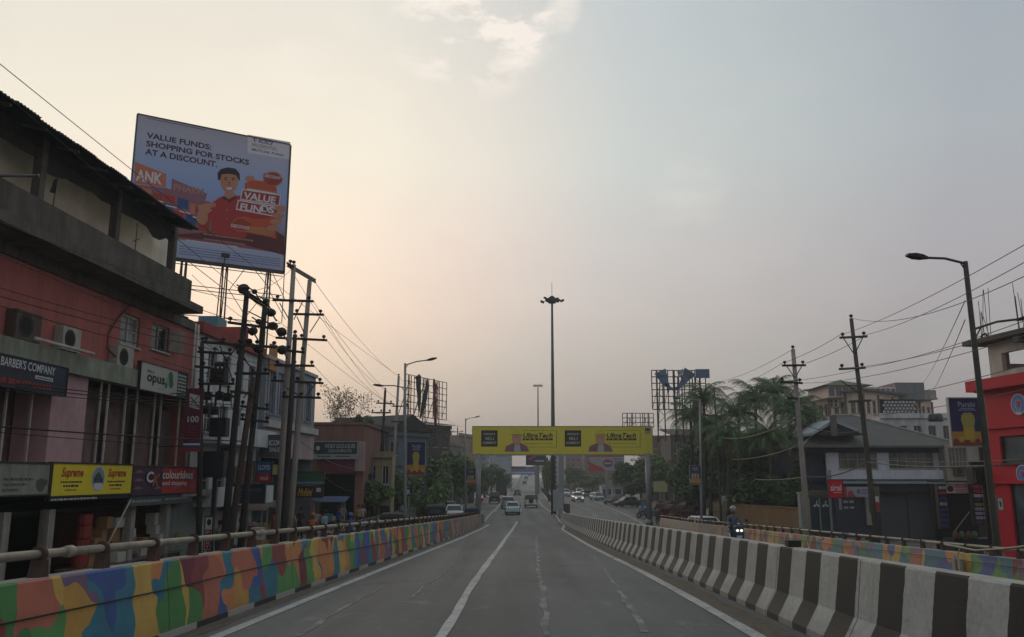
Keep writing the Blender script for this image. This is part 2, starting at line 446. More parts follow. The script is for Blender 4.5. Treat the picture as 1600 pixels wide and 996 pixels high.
# street at ground level: left service road, the wide street ahead, right service road
def street_l(y): return -10.4 + .04 * (y - 30) if y < 130 else interp([(-6.4, 130), (-2, 300), (9, 560)], y)
def street_r(y): return interp([(20.5, -10), (20.5, 40), (21.5, 90), (27, 130), (29, 300), (40, 560)], y)
ys2 = [-12, 0, 20, 40, 60, 80, 100, 130, 160, 200, 240, 280, 340, 420, 560]
strip('street', lambda y: lin(street_l(y), street_r(y), 8), ys2, lambda x, y: -.004, m_road2)
m_pave = M('footpath_paving', '#7d776d', .9, .22, 2.2, dirt=.4, bump=.3)
def kerbed(name, f0, f1, ys, h=.13):
 mb = MB()
 for y0, y1 in zip(ys, ys[1:]):
  mb.hexa([(f0(y0), y0, -.02), (f1(y0), y0, -.02), (f1(y1), y1, -.02), (f0(y1), y1, -.02), (f0(y0), y0, h), (f1(y0), y0, h), (f1(y1), y1, h), (f0(y1), y1, h)])
 return mb.build(name, m_pave, kind='structure')
kerbed('pavement', lambda y: street_l(y) - 3.2, street_l, ys2[:10])
kerbed('pavement', street_r, lambda y: street_r(y) + 4.0, ys2[:10])
# bridge rising far ahead
BL = lambda y: interp([(.6, 281), (5.9, 495)], y); BR = lambda y: interp([(8.6, 281), (13.8, 495)], y)
def zb(y): return 0 if y < 280 else (5.9 * (1 - math.cos(min(1, (y - 280) / 230) * math.pi)) / 2 * .35 + .65 * 5.9 * (y - 280) / 230 if y < 510 else 5.9 - (y - 510) * .006)
yb = [270 + 15 * i for i in range(26)]
m_deck2 = asphalt('bridge_asphalt', .21)
strip('bridge_deck', lambda y: lin(BL(y), BR(y), 4), yb, lambda x, y: zb(y) + .03, m_deck2)
m_par = M('bridge_parapet_concrete', '#b3aea4', .8, .12, .6, dirt=.2)
br = thing('flyover_bridge', 'pale concrete flyover bridge rising to a crest far down the middle of the road', 'bridge', (7, 390, 0))
for fx, sg in ((BL, -1), (BR, 1)):
 pb = MB()
 for y0, y1 in zip(yb, yb[1:]):
  x0, x1 = fx(y0), fx(y1)
  pb.hexa([(x0, y0, -1), (x0 + sg * .35, y0, -1), (x1 + sg * .35, y1, -1), (x1, y1, -1), (x0, y0, zb(y0) + .95), (x0 + sg * .35, y0, zb(y0) + .95), (x1 + sg * .35, y1, zb(y1) + .95), (x1, y1, zb(y1) + .95)])
 pb.build('parapet', m_par, br)
# ================================================================= painted markings, each a thin sheet
def paint_m():
 q = NT('road_paint'); pos = q.n('ShaderNodeTexCoord').outputs['Object']
 f = q.noise(pos, 14, 6, .75); g2 = q.noise(pos, 1.1, 3)
 w_ = q.math('ADD', f, q.math('MULTIPLY', g2, .5))
 c = q.ramp(w_, [(.60, (.15, .15, .145)), (.72, (.34, .34, .325)), (.95, (.47, .47, .45))])
 q.l(c, q.b.inputs['Base Color']); q.b.inputs['Roughness'].default_value = .7; return q.m
m_paint = paint_m()
def marking(pts, w0, w1=None, zf=None, dz=.02, name='lane_marking', mat=None, wob=0.0):
 """pts: world (x,y) list"""
 w1 = w0 if w1 is None else w1; mb = MB(); P = [Vector((a, b)) for a, b in pts]; k = len(P)
 # resample
 Q = []
 for a, b in zip(P, P[1:]):
  n_ = max(1, int((b - a).length / 1.0))
  Q += [a + (b - a) * i / n_ for i in range(n_)]
 Q.append(P[-1]); k = len(Q)
 for i, p in enumerate(Q):
  t = (Q[min(i + 1, k - 1)] - Q[max(i - 1, 0)]).normalized(); nn = Vector((t.y, -t.x)); ww = (w0 + (w1 - w0) * i / (k - 1)) / 2
  ww *= 1 + (R.random() - .5) * wob
  for sg in (-1, 1):
   x, y = p + nn * ww * sg; z = (zf or (lambda x, y: zr(y)))(x, y) + dz
   mb.v.append((x, y, z))
 for i in range(k - 1):
  mb.f.append((2 * i, 2 * i + 1, 2 * i + 3, 2 * i + 2)); mb.mi.append(0); mb.uv.append(None)
 return mb.build(name, mat or m_paint, kind='structure')
def pxl(l): return [(p.x, p.y) for p in (onR(a, b) for a, b in l)]
lane = pxl([(690, 996), (712, 962), (731, 926), (747, 902), (767, 874), (780, 857), (790, 842), (800, 829), (808, 815)])
lane = [(lane[0][0] - .35, lane[0][1] - 6)] + lane
marking(lane, .14, .2, wob=.35)
marking(pxl([(813, 800), (814.5, 795)]), .15)
marking(pxl([(774, 800), (779, 793)]) , .0 + .12)
eL = [(LBx(y) + .52 + .012 * max(0, y - 50), y) for y in range(-8, 76, 2)] + pxl([(751, 819), (764, 806), (777, 793), (789, 778), (799, 769)])
marking(eL, .17, .2, name='edge_line', wob=.25)
eR = [(RBx(y) - .62, y) for y in range(-8, 60, 2)] + pxl([(882, 820), (869, 806), (855, 797), (847, 790), (841, 783), (838.5, 772), (838, 768)])
marking(eR, .17, .2, name='edge_line', wob=.25)
marking([(RBx(y) - .33, y) for y in range(-8, 84, 2)], .34, name='roadside_grit', dz=.016, mat=M('grit', '#5b5247', .95, .45, 8), wob=.7)
marking([(LBx(y) + .16, y) for y in range(-8, 80, 2)], .2, name='roadside_grit', dz=.016, mat=MC['grit'], wob=.8)
# pale worn cracks and joints running along and across the ramp
q = NT('worn_joint'); pos = q.n('ShaderNodeTexCoord').outputs['Object']
c = q.ramp(q.math('ADD', q.noise(pos, 1.3, 2), q.math('MULTIPLY', q.noise(pos, 16, 6, .8), .8)), [(.80, (.10, .102, .10)), (.98, (.19, .19, .18)), (1.0, (.24, .24, .23))]); q.l(c, q.b.inputs['Base Color']); q.b.inputs['Roughness'].default_value = .8; m_crack = q.m
def crackline(px, w_, wob=.9):
 P = pxl(px); Q = []
 for a, b in zip(P, P[1:]):
  n_ = max(2, int(math.hypot(b[0] - a[0], b[1] - a[1]) / .5))
  Q += [(a[0] + (b[0] - a[0]) * i / n_ + (R.random() - .5) * .10, a[1] + (b[1] - a[1]) * i / n_) for i in range(n_)]
 marking(Q + [P[-1]], w_, w_ * .6, dz=.018, name='pavement_crack', mat=m_crack, wob=wob)
crackline([(858, 996), (848, 930), (840, 880), (838, 850), (840, 835)], .10)
crackline([(1010, 990), (975, 935), (945, 890), (925, 868)], .08)
crackline([(470, 996), (520, 960), (600, 918)], .07)
crackline([(640, 935), (700, 893), (735, 862)], .035)
crackline([(872, 884), (902, 885), (925, 884)], .10)
crackline([(780, 905), (850, 909), (905, 912)], .05)
crackline([(560, 915), (660, 908), (720, 909)], .05)
crackline([(745, 835), (830, 834), (905, 836)], .12)
# street dashes on the right-hand road
zg = lambda x, y: 0.0
for a, b in (((982, 811), (1003, 816)), ((957, 800), (965, 803)), ((941, 793), (946, 795)), ((917, 787), (921, 789)), ((926, 804), (934, 808))):
 A_, B_ = onZ(*a, .02), onZ(*b, .02)
 marking([(A_.x, A_.y), (B_.x, B_.y)], .14, zf=zg, dz=.012)
c_ = [onZ(a, b, .02) for a, b in ((1003, 817), (1001, 815), (985, 809), (968, 801), (950, 794), (935, 786), (920, 780))]
marking([(12.55, 70), (12.2, 76)] + [(p.x + .2, p.y) for p in c_[2:]], .14, zf=lambda x, y: zc(x, y) if y < 80 else 0, dz=.014, name='edge_line')
# ================================================================= barriers
def bw_m():
 q = NT('black_and_white_bands'); uv = q.n('ShaderNodeUVMap').outputs[0]; pos = q.n('ShaderNodeTexCoord').outputs['Object']
 s = q.n('ShaderNodeSeparateXYZ'); q.l(uv, s.inputs[0])
 wob = q.math('MULTIPLY', q.math('SUBTRACT', q.noise(pos, 5, 3), .5), .06)
 slant = q.math('MULTIPLY', s.outputs[1], .05)
 u = q.math('ADD', q.math('ADD', s.outputs[0], wob), slant)
 fr = q.math('FRACT', q.math('DIVIDE', u, 1.16))
 k = q.math('SMOOTH_MIN', q.math('GREATER_THAN', fr, .49), 1)
 k = q.math('GREATER_THAN', fr, .49)
 dn = q.noise(pos, 2.2, 8, .75); fn = q.noise(pos, 18, 5)
 wht = q.ramp(dn, [(.3, (.29, .29, .275)), (.5, (.37, .375, .36)), (.7, (.44, .445, .43))])
 wht = q.mix(.5, wht, q.ramp(fn, [(.3, (.7,) * 3), (.6, (1.1,) * 3)]), 'MULTIPLY')
 blk = q.ramp(dn, [(.3, (.009, .011, .011)), (.62, (.016, .018, .017)), (.8, (.045, .047, .044))])
 c = q.mix(k, blk, wht)
 # scuffs and splash grime low down
 low = q.ramp(q.math('ADD', s.outputs[1], q.math('MULTIPLY', dn, .35)), [(.12, (1,) * 3), (.5, (0,) * 3)])
 c = q.mix(q.math('MULTIPLY', low, .4), c, (.11, .1, .085))
 sc_ = q.ramp(q.noise(q.map(uv, (.6, 9, 1)), 1.5, 8, .75), [(.6, (0,) * 3), (.72, (1,) * 3)]); c = q.mix(q.math('MULTIPLY', sc_, .5), c, (.05, .048, .045))
 c = q.mix(joints(q, s.outputs[0], 3.05, .012), c, (.012, .012, .012))
 q.l(c, q.b.inputs['Base Color']); q.b.inputs['Roughness'].default_value = .8; q.bump(fn, .3, .01); return q.m
def joints(q, u, L_, w_): return q.math('LESS_THAN', q.math('FRACT', q.math('DIVIDE', u, L_)), w_ / L_ * 1.6)
def mural_m(name, seed, dull=0.0):
 q = NT(name); uv = q.n('ShaderNodeUVMap').outputs[0]; pos = q.n('ShaderNodeTexCoord').outputs['Object']
 sh = q.n('ShaderNodeVectorMath', operation='ADD'); sh.inputs[1].default_value = (seed * 7.3, 0, 0); q.l(uv, sh.inputs[0])
 nn = q.n('ShaderNodeTexNoise'); nn.inputs['Scale'].default_value = 2.5; nn.inputs['Detail'].default_value = .5; q.l(sh.outputs[0], nn.inputs['Vector'])
 dv_ = q.n('ShaderNodeVectorMath', operation='MULTIPLY_ADD'); dv_.inputs[1].default_value = (.75, .5, 0)
 q.l(nn.outputs['Color'], dv_.inputs[0]); q.l(sh.outputs[0], dv_.inputs[2])
 vo = q.n('ShaderNodeTexVoronoi', feature='SMOOTH_F1'); vo.feature = 'F1'; vo.inputs['Scale'].default_value = 1.0; vo.inputs['Randomness'].default_value = .85
 q.l(q.map(dv_.outputs[0], (1.75, 1.0, 1)), vo.inputs['Vector'])
 rnd = q.n('ShaderNodeSeparateColor'); q.l(vo.outputs['Color'], rnd.inputs[0])
 pal = ['#447a40', '#b1873f', '#337084', '#6b2c33', '#a9624e', '#6e5670', '#36518a', '#52884b', '#b87747', '#b8964a', '#2d6a7c', '#823c3c']
 c = q.ramp(rnd.outputs[0], [(i / len(pal), srgb(h)) for i, h in enumerate(pal)], 'CONSTANT')
 if dull:   # colours fade to a dull brown towards the far end
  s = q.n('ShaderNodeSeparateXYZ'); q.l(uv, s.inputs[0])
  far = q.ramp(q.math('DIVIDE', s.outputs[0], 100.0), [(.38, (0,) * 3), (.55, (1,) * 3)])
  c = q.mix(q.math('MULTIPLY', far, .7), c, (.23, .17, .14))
 dn = q.noise(pos, 3, 7, .7)
 c = q.mix(.55, c, q.ramp(dn, [(.3, (.66,) * 3), (.6, (1.1,) * 3)]), 'MULTIPLY')
 sy = q.n('ShaderNodeSeparateXYZ'); q.l(uv, sy.inputs[0])
 low = q.ramp(q.math('ADD', sy.outputs[1], q.math('MULTIPLY', dn, .25)), [(.1, (1,) * 3), (.34, (0,) * 3)])
 c = q.mix(q.math('MULTIPLY', low, .45), c, (.11, .1, .085))
 ch = q.ramp(q.noise(pos, 6, 9, .8), [(.66, (0,) * 3), (.70, (1,) * 3)]); c = q.mix(q.math('MULTIPLY', ch, .7), c, (.26, .25, .23)); c = q.mix(joints(q, sy.outputs[0], 5.1, .012), c, (.02, .02, .02))
 q.l(c, q.b.inputs['Base Color']); q.b.inputs['Roughness'].default_value = .6; q.bump(q.noise(pos, 14, 4), .12, .01); return q.m
def wall_run(mb, fx, ys, fz, prof, side):
 """prof: (inward offset, height, material) list ; side=+1 if the road face looks to +x"""
 k = len(prof); b = len(mb.v); u = 0; us = []
 for j, y in enumerate(ys):
  if j: u += math.hypot(fx(y) - fx(ys[j - 1]), y - ys[j - 1])
  us.append(y)
  for (o, h, m) in prof: mb.v.append((fx(y) - side * o, y, fz(y) + h))
 for j in range(len(ys) - 1):
  for i in range(k - 1):
   a = b + j * k + i; mb.f.append((a, a + 1, a + k + 1, a + k)); mb.mi.append(prof[i][2])
   h0, h1 = prof[i][1], prof[i + 1][1]
   mb.uv.append([(us[j], h0), (us[j], h1), (us[j + 1], h1), (us[j + 1], h0)])
 for j in (0, len(ys) - 1):
  mb.f.append(tuple(b + j * k + i for i in range(k))); mb.mi.append(0); mb.uv.append(None)
fr_ = lambda a, b, st: [a + st * i for i in range(int((b - a) / st) + 1)]
m_top = M('concrete_coping', '#a09c92', .85, .2, 3, dirt=.25)
m_bw = bw_m()
cb = thing('median_barrier', 'long concrete crash barrier in broad black and white bands right of the lane', 'barrier', (3.3, 9, 0))
mb = MB(); zmed = lambda y: zr(y)
wall_run(mb, RBx, fr_(-10, 88, .5), zmed, [(0, -.3, 0), (0, .09, 0), (-.15, .36, 0), (-.225, .94, 0), (-.24, .96, 1), (-.42, .96, 1), (-.44, .94, 0), (-.52, .36, 0), (-.66, .09, 0), (-.66, -.6, 0)], 1)
o = mb.build('barrier_wall', [m_bw, m_top], cb, normals=True)
# faded, bare last stretch
m_rail = M('rail_pipe_paint', '#8d8676', .55, .25, 6, dirt=.35, metal=.1)
m_brk = M('rust_bracket', '#43302b', .8, .4, 12)
def railed(name, label, fx, fz, y0, y1, side, mat, H, brk, endz):
 t = thing(name, label, 'barrier', (fx(15), 15, 0))
 mb = MB(); ys = fr_(y0, y1, .5)
 prof = [(0, -.4, 2), (0, 0.0, 2), (0, .085, 2), (.012, .087, 0), (.03, .3, 0), (.10, H - .02, 0), (.12, H, 1), (.30, H, 1), (.31, H - .03, 0), (.33, -.6, 0)]
 wall_run(mb, fx, ys, fz, prof, side)
 q = MC.get('kerb_bands')
 if not q:
  Q = NT('kerb_bands'); uv = Q.n('ShaderNodeUVMap').outputs[0]; s = Q.n('ShaderNodeSeparateXYZ'); Q.l(uv, s.inputs[0])
  k = Q.math('GREATER_THAN', Q.math('FRACT', Q.math('DIVIDE', s.outputs[0], 2.2)), .5)
  c = Q.mix(k, (.03, .03, .028), (.33, .32, .30)); Q.l(c, Q.b.inputs['Base Color']); q = MC['kerb_bands'] = Q.m
 mb.build('barrier_wall', [mat, m_top, q], t, normals=True)
 X = lambda y: fx(y) - side * .21
 zz = lambda y: fz(y) + H + .2
 # pipe in 5.75 m lengths with a sleeve at each joint
 y = y0
 while y < y1 - .5:
  ye = min(y + 5.75, y1 - .1); pb = MB(); ysg = lin(y, ye, 4)
  pb.tube([(X(a), a, zz(a)) for a in ysg], .040, 8)
  pb.tube([(X(ye), ye - .07, zz(ye - .07)), (X(ye), ye + .05, zz(ye + .05))], .056, 8)
  pb.build('rail_pipe', m_rail, t, smooth=True); y = ye
 src = None; y = y0 + .6; c = 0
 while y < y1 - .6:
  x, z = X(y), fz(y) + H
  if src is None:
   pb = MB()
   pb.hexa([(-.055, -.09, -.02), (.055, -.09, -.02), (.055, .08, -.02), (-.055, .08, -.02), (-.05, -.05, .15), (.05, -.05, .15), (.05, .06, .15), (-.05, .06, .15)])
   pb.tube([(0.0, -.02, .2), (0, .02, .2)], .068, 12)
   pb.tube([(0.0, -.035, .2), (0, -.02, .2)], .075, 12)
   src = pb.build('rail_bracket', m_brk, None); src.parent = t; OFF[src.name] = OFF[t.name]; bo = src
  else:
   bo = src.copy(); COL.objects.link(bo)
  bo.location = Vector((x, y, z)) - Vector(t.location); bo.rotation_euler = (0, 0, rad(R.uniform(-4, 4)))
  y += brk * R.uniform(.96, 1.04); c += 1
 return t
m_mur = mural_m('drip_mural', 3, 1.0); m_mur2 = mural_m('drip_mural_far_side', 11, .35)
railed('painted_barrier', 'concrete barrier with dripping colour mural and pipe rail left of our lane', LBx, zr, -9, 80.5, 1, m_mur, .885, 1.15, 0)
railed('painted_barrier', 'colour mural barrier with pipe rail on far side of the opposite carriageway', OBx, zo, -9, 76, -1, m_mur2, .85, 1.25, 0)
# loose cable sagging along both murals
m_cable = M('black_cable', '#0c0c0c', .6, .2, 5)
m_wire = M('power_wire', '#191a1c', .6, .2, 5)
def cable(name, label, P, r=.012, sag=0.0, n=16, mat=None, cat='cable', group=None, seg=5):
 pts = []
 for a, b in zip(P, P[1:]):
  a, b = Vector(a), Vector(b)
  for i in range(n):
   t = i / n; p = a.lerp(b, t); p.z -= 4 * sag * t * (1 - t); pts.append(p)
 pts.append(Vector(P[-1])); mb = MB(); mb.tube(pts, r, seg)
 return tag(mb.build(name, mat or m_cable, smooth=True), label, cat, group)
cable('loose_cable', 'thin black cable hanging along the face of the left mural barrier', [(LBx(y) + .02 - .05, y, zr(y) + (.62 - .004 * y + .03 * math.sin(y))) for y in (2, 6, 10, 14, 19, 24, 30, 38, 50)], .009, .0, 2)
cable('loose_cable', 'thin black cable hanging along the face of the right mural barrier', [(OBx(y) - .03, y, zo(y) + (.66 + .03 * math.sin(y * .7))) for y in (8, 12, 17, 22, 27, 33, 40, 50)], .010, .0, 2)
cable('slack_pipe', 'slack grey conduit bundle sagging on the right barrier rail near its close end', [(OBx(y) - .12 , y, zo(y) + .85 + dz) for y, dz in ((17.4, .2), (18.3, .34), (19.5, .36), (20.8, .22), (22, .12), (23.6, .2))], .03, .0, 4, mat=m_rail)
# ================================================================= building helpers
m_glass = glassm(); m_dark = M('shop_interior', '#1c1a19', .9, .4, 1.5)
m_frame = M('window_frame_paint', '#8f8c84', .6, .15, 4, dirt=.25); m_dframe = M('dark_frame', '#2a2928', .5, .2, 4)
def wallh(mb, F, s0, s1, z0, z1, o, holes, t=.22, m=None):
 """wall face with openings; reveals t deep"""
 S_ = sorted({s0, s1} | {max(s0, min(s1, h[0])) for h in holes} | {max(s0, min(s1, h[1])) for h in holes})
 Z_ = sorted({z0, z1} | {max(z0, min(z1, h[2])) for h in holes} | {max(z0, min(z1, h[3])) for h in holes})
 for a, b in zip(S_, S_[1:]):
  for c, d in zip(Z_, Z_[1:]):
   if b - a < 1e-5 or d - c < 1e-5: continue
   ms, mz = (a + b) / 2, (c + d) / 2
   if any(h[0] < ms < h[1] and h[2] < mz < h[3] for h in holes): continue
   rectq(mb, F, a, b, c, d, o, m); rectq(mb, F, a, b, c, d, o - t, m)
 for h in holes:
  a, b, c, d = h[:4]; P = F.P
  mb.add([P(a, o, c), P(b, o, c), P(b, o - t, c), P(a, o - t, c), P(a, o, d), P(b, o, d), P(b, o - t, d), P(a, o - t, d)],
   [(0, 1, 2, 3), (4, 5, 6, 7), (0, 3, 7, 4), (1, 2, 6, 5)], m)
def window(F, h, o, parent, nx=2, nz=1, fm=None, gm=None, fw=.06, name='window', t=.12, sill=True):
 a, b, c, d = h[:4]; mb = MB(); fm = fm or m_frame
 for q0, q1, q2, q3 in ((a, b, c, c + fw), (a, b, d - fw, d), (a, a + fw, c + fw, d - fw), (b - fw, b, c + fw, d - fw)): mb.fbox(F, q0, q1, q2, q3, o - t - .05, o - t + .03)
 for i in range(1, nx):
  x = a + (b - a) * i / nx; mb.fbox(F, x - fw * .4, x + fw * .4, c + fw, d - fw, o - t - .03, o - t + .02)
 for i in range(1, nz):
  z = c + (d - c) * i / nz; mb.fbox(F, a + fw, b - fw, z - fw * .35, z + fw * .35, o - t - .03, o - t + .015)
 if sill: mb.fbox(F, a - .06, b + .06, c - .07, c - .002, o - t, o + .09)
 w_ = mb.build(name, fm, parent)
 g_ = MB(); rectq(g_, F, a + fw * .5, b - fw * .5, c + fw * .5, d - fw * .5, o - t - .02); g_.build('pane', gm or m_glass, w_)
 return w_
def shell(mb, F, s0, s1, z0, z1, depth, m=None, o=0.0):
 """side, back and top faces of a block standing behind plane F"""
 P = F.P
 mb.add([P(s0, o - .01, z0), P(s0, o - depth, z0), P(s0, o - depth, z1), P(s0, o - .01, z1)], [(0, 1, 2, 3)], m)
 mb.add([P(s1, o - .01, z0), P(s1, o - depth, z0), P(s1, o - depth, z1), P(s1, o - .01, z1)], [(0, 1, 2, 3)], m)
 mb.add([P(s0, o - depth, z0), P(s1, o - depth, z0), P(s1, o - depth, z1), P(s0, o - depth, z1)], [(0, 1, 2, 3)], m)
 mb.add([P(s0, o, z1 - .01), P(s1, o, z1 - .01), P(s1, o - depth, z1 - .01), P(s0, o - depth, z1 - .01)], [(0, 1, 2, 3)], m)
def board(name, label, F, s0, s1, z0, z1, o, th=.12, mat=None, fm=None, group=None, cat='sign', fw=.05):
 """sign board: its own thing, a panel in a shallow frame; returns thing"""
 t = thing(name, label, cat, F.P((s0 + s1) / 2, o, z0), group)
 mb = MB(); mb.fbox(F, s0, s1, z0, z1, o - th, o); mb.build('panel', mat, t)
 f_ = MB()
 if fw:
  for a, b, c, d in ((s0 - fw, s1 + fw, z1, z1 + fw), (s0 - fw, s1 + fw, z0 - fw, z0), (s0 - fw, s0, z0, z1), (s1, s1 + fw, z0, z1)): f_.fbox(F, a, b, c, d, o - th - .02, o + .03)
  f_.build('sign_frame', fm or m_dframe, t)
 return t
def aircon(name, label, F, s, z, o, w_=.85, h=.6, group=None):
 t = thing(name, label, 'air conditioner', F.P(s, o, z), group)
 mb = MB(); mb.fbox(F, s - w_ / 2, s + w_ / 2, z, z + h, o, o + .32); mb.build('casing', (M('ac_casing', '#a9a79e', .6, .1, 4, dirt=.4) if 'white' in label or 'cluster' in label else M('ac_rusty', '#55483e', .8, .3, 4, dirt=.6)), t, bevel=.015)
 mb = MB(); c = F.P(s - w_ * .12, 0, 0)
 for k in range(5): disc(mb, F, s - w_ * .12, z + h / 2, h * .40 - k * .02, h * .40 - k * .02, o + .325 + k * .0015, 18, k % 2)
 mb.build('fan_grille', [m_dark, m_dframe], t)
 mb = MB()
 for sg in (-.3, .3): mb.fbox(F, s + sg * w_ - .02, s + sg * w_ + .02, z - .05, z - .004, o - .1, o + .34)
 mb.build('bracket', m_brk, t); return t
def shutter(F, s0, s1, z0, z1, o, parent, col='#6e7672', n=None):
 n = n or int((z1 - z0) / .11); src = None; m = M('shutter_' + col[1:], col, .5, .15, 3, dirt=.3, metal=.25)
 for i in range(n):
  z = z0 + (z1 - z0) * i / n; h = (z1 - z0) / n
  if src is None:
   mb = MB(); P = F.P
   mb.hexa([P(s0, o - .03, z), P(s1, o - .03, z), P(s1, o + .03, z), P(s0, o + .03, z), P(s0, o - .03, z + h * .9), P(s1, o - .03, z + h * .9), P(s1, o, z + h * .9), P(s0, o, z + h * .9)])
   src = mb.build('shutter_slat', m, parent)
  else:
   c = src.copy(); COL.objects.link(c); c.location = Vector(src.location) + Vector((0, 0, z - z0))
# ================================================================= the pink corner building, near left
FL = Fac((-14.2 + .047 * (8 - 30), 8), (-14.2 + .047 * (60 - 30), 60))
SX = lambda x, y=745, o=0: FL.px(x, y, o)[0]
ZY = lambda x, y, o=0: FL.px(x, y, o)[1]
m_pink = M('faded_red_render', '#a8615a', .85, .12, .7, dirt=.35, bump=.2)
m_pink2 = M('pale_pink_render', '#b08e92', .85, .15, 1.6, dirt=.18, bump=.2)
m_blackened = M('mould_blackened_concrete', '#5f5a54', .95, .3, 1.1, dirt=.85, bump=.5)
m_green = M('old_green_paint', '#868c7c', .85, .2, 1.4, dirt=.5)
m_postw = M('whitewashed_post', '#b5b0a6', .8, .2, 3, dirt=.4)
m_inner = M('verandah_wall', '#b5b1a6', .85, .1, 1.2, dirt=.35)
m_brown = M('brown_panelling', '#75605a', .8, .25, 1.5, dirt=.5)
m_tin = M('old_roof_tin', '#2c2b2e', .8, .3, 2, dirt=.5)
t = thing('pink_shop_building', 'three storey faded red shop building with blackened balcony and corrugated roof at far left', 'building', FL.P(20, -4, 0))
sE = SX(287); zs = ZY(317, 491, 1.25); s_slab = SX(317, 491, 1.25)
zbt, zbb = ZY(150, 562, .35), ZY(150, 592, .35)
z_ss = ZY(145, 724, .5)
zpar = ZY(303, 441, .85)
# upper wall with two window openings
W1 = FL.rect(190, 489, 216, 545); W2 = FL.rect(238, 507, 262, 557)
W1 = (W1[0], W1[1], ZY(203, 541), ZY(203, 492)); W2 = (W2[0], W2[1], ZY(250, 549), ZY(250, 508))
W0 = (SX(70) - 5.2, SX(70) - 3.8, W1[2], W1[3])
mb = MB(); wallh(mb, FL, 0, sE, zbt - .05, zs + .02, 0, [W0, W1, W2], m=0)
shell(mb, FL, 0, sE, 0, zs + .1, 12, 0)
mb.build('wall', [m_pink, m_inner], t)
w_ = window(FL, W1, 0, t, 2, 2, M('white_window_paint', '#a5a49d', .6, .12, 4, dirt=.2), glassm('frosted_glass', (.12, .125, .13), .3), .09)
w_ = window(FL, W2, 0, t, 2, 1, MC['white_window_paint'])
window(FL, W0, 0, t, 2, 2, MC['white_window_paint'])
mb = MB(); a, b, c, d = W2
q = b - .03
for k in range(3): mb.hexa([FL.P(q, .02, c + .06), FL.P(q + .55, .42, c + .06), FL.P(q + .57, .39, c + .06), FL.P(q + .03, -.01, c + .06), FL.P(q, .02, d - .06), FL.P(q + .55, .42, d - .06), FL.P(q + .57, .39, d - .06), FL.P(q + .03, -.01, d - .06)]); q += 1e3
mb2 = MB(); mb2.v = mb.v[:8]; mb2.f = mb.f[:6]; mb2.mi = mb.mi[:6]; mb2.uv = mb.uv[:6]
o = mb2.build('casement', M('casement_paint', '#8a8078', .7, .2, 3, dirt=.4), t); o['label'] = 'open casement shutter swung outward'
# translucent weather sheets closing the open top storey: daylight glows through them
q = NT('translucent_sheet'); pos = q.n('ShaderNodeTexCoord').outputs['Object']
cc = q.ramp(q.noise(pos, .9, 6, .7), [(.3, (.66, .65, .58)), (.7, (.9, .88, .8))]); q.l(cc, q.b.inputs['Base Color']); q.b.inputs['Roughness'].default_value = .8
tr = q.n('ShaderNodeBsdfTranslucent'); q.l(cc, tr.inputs[0]); mx_ = q.n('ShaderNodeMixShader'); mx_.inputs[0].default_value = .78; q.l(q.b.outputs[0], mx_.inputs[1]); q.l(tr.outputs[0], mx_.inputs[2])
q.l(mx_.outputs[0], q.t.nodes['Material Output'].inputs[0])
a = 0; src = None; sW = SX(268, 380, -.23)
while a < sW - .1:
 mb = MB(); b = min(a + 1.6, sW); mb.fbox(FL, a + .01, b - .01, zs + .3, zs + 3.9, -.24, -.22); mb.build('sheet_panel', q.m, t); a += 1.6
mb = MB(); mb.fbox(FL, 0, sE, zs + .11, zs + .28, -11.9, -.3); mb.build('terrace_floor', m_blackened, t)
# balcony slab, parapet
mb = MB(); mb.fbox(FL, 0, s_slab, zs, zs + .30, -.5, 1.25); mb.fbox(FL, 0, s_slab - .35, zs + .30, zpar, .55, .85)
mb.fbox(FL, s_slab - .65, s_slab - .36, zs + .30, zpar, -.5, .55)
mb.fbox(FL, 0, sE, zs - .35, zs - .002, 0.003, .12)
mb.build('balcony', m_blackened, t)
# posts under the roof
ztop = ZY(209, 289, 1.6)
for x in (50, 177, 270, -120, -330):
 a = SX(x, 400, .6); mb = MB(); mb.fbox(FL, a - .13, a + .13, zpar + .002, ztop + .25, .42, .68); mb.build('post', m_blackened, t)
mb = MB()
a0 = 0; r = random.Random(4); sTip = SX(272, 380, .6)
zl = ztop - .25
mb.fbox(FL, 0, sTip, ztop - .1, ztop + .18, .45, .66)
P = []; n = 46
pr = [(sTip * i / n, zl - .16 - .12 * r.random() - (.25 if i % 13 in (4, 5) else 0)) for i in range(n + 1)]
for (a, za), (b, zb_) in zip(pr, pr[1:]): mb.hexa([FL.P(a, .50, za), FL.P(b, .50, zb_), FL.P(b, .54, zb_), FL.P(a, .54, za), FL.P(a, .50, ztop - .1), FL.P(b, .50, ztop - .1), FL.P(b, .54, ztop - .1), FL.P(a, .54, ztop - .1)])
o = mb.build('eaves_screen', M('sooty_board', '#35312e', .95, .3, 2, dirt=.6), t); o['label'] = 'ragged dark screen hanging under the eaves'
# corrugated sheets
sT = SX(309, 363, 1.6); k = 0; a = sT - .95
src = None
while a > -1:
 if src is None:
  mb = MB(); n = 14
  for i in range(n + 1):
   s_ = a + 1.02 * i / n; h = .035 * math.cos(i * math.pi)
   for oo, zz in ((1.62, ztop), (-3.2, ztop + 1.1), (-8, ztop + .2)):
    mb.v.append(tuple(FL.P(s_, oo, zz + h)))
  for i in range(n):
   for j in range(2): mb.f.append((i * 3 + j, i * 3 + j + 1, i * 3 + 4 + j, i * 3 + 3 + j)); mb.mi.append(0); mb.uv.append(None)
  b0 = len(mb.v)
  src = mb.build('roof_sheet', m_tin, t); mo = src.modifiers.new('thick', 'SOLIDIFY'); mo.thickness = .02; s_src = a
 else:
  c = src.copy(); COL.objects.link(c); c.location = FL.d * (a - s_src) + Vector((0, 0, R.uniform(-.03, .03) + (.02 if k % 2 else 0)))
 a -= .95; k += 1
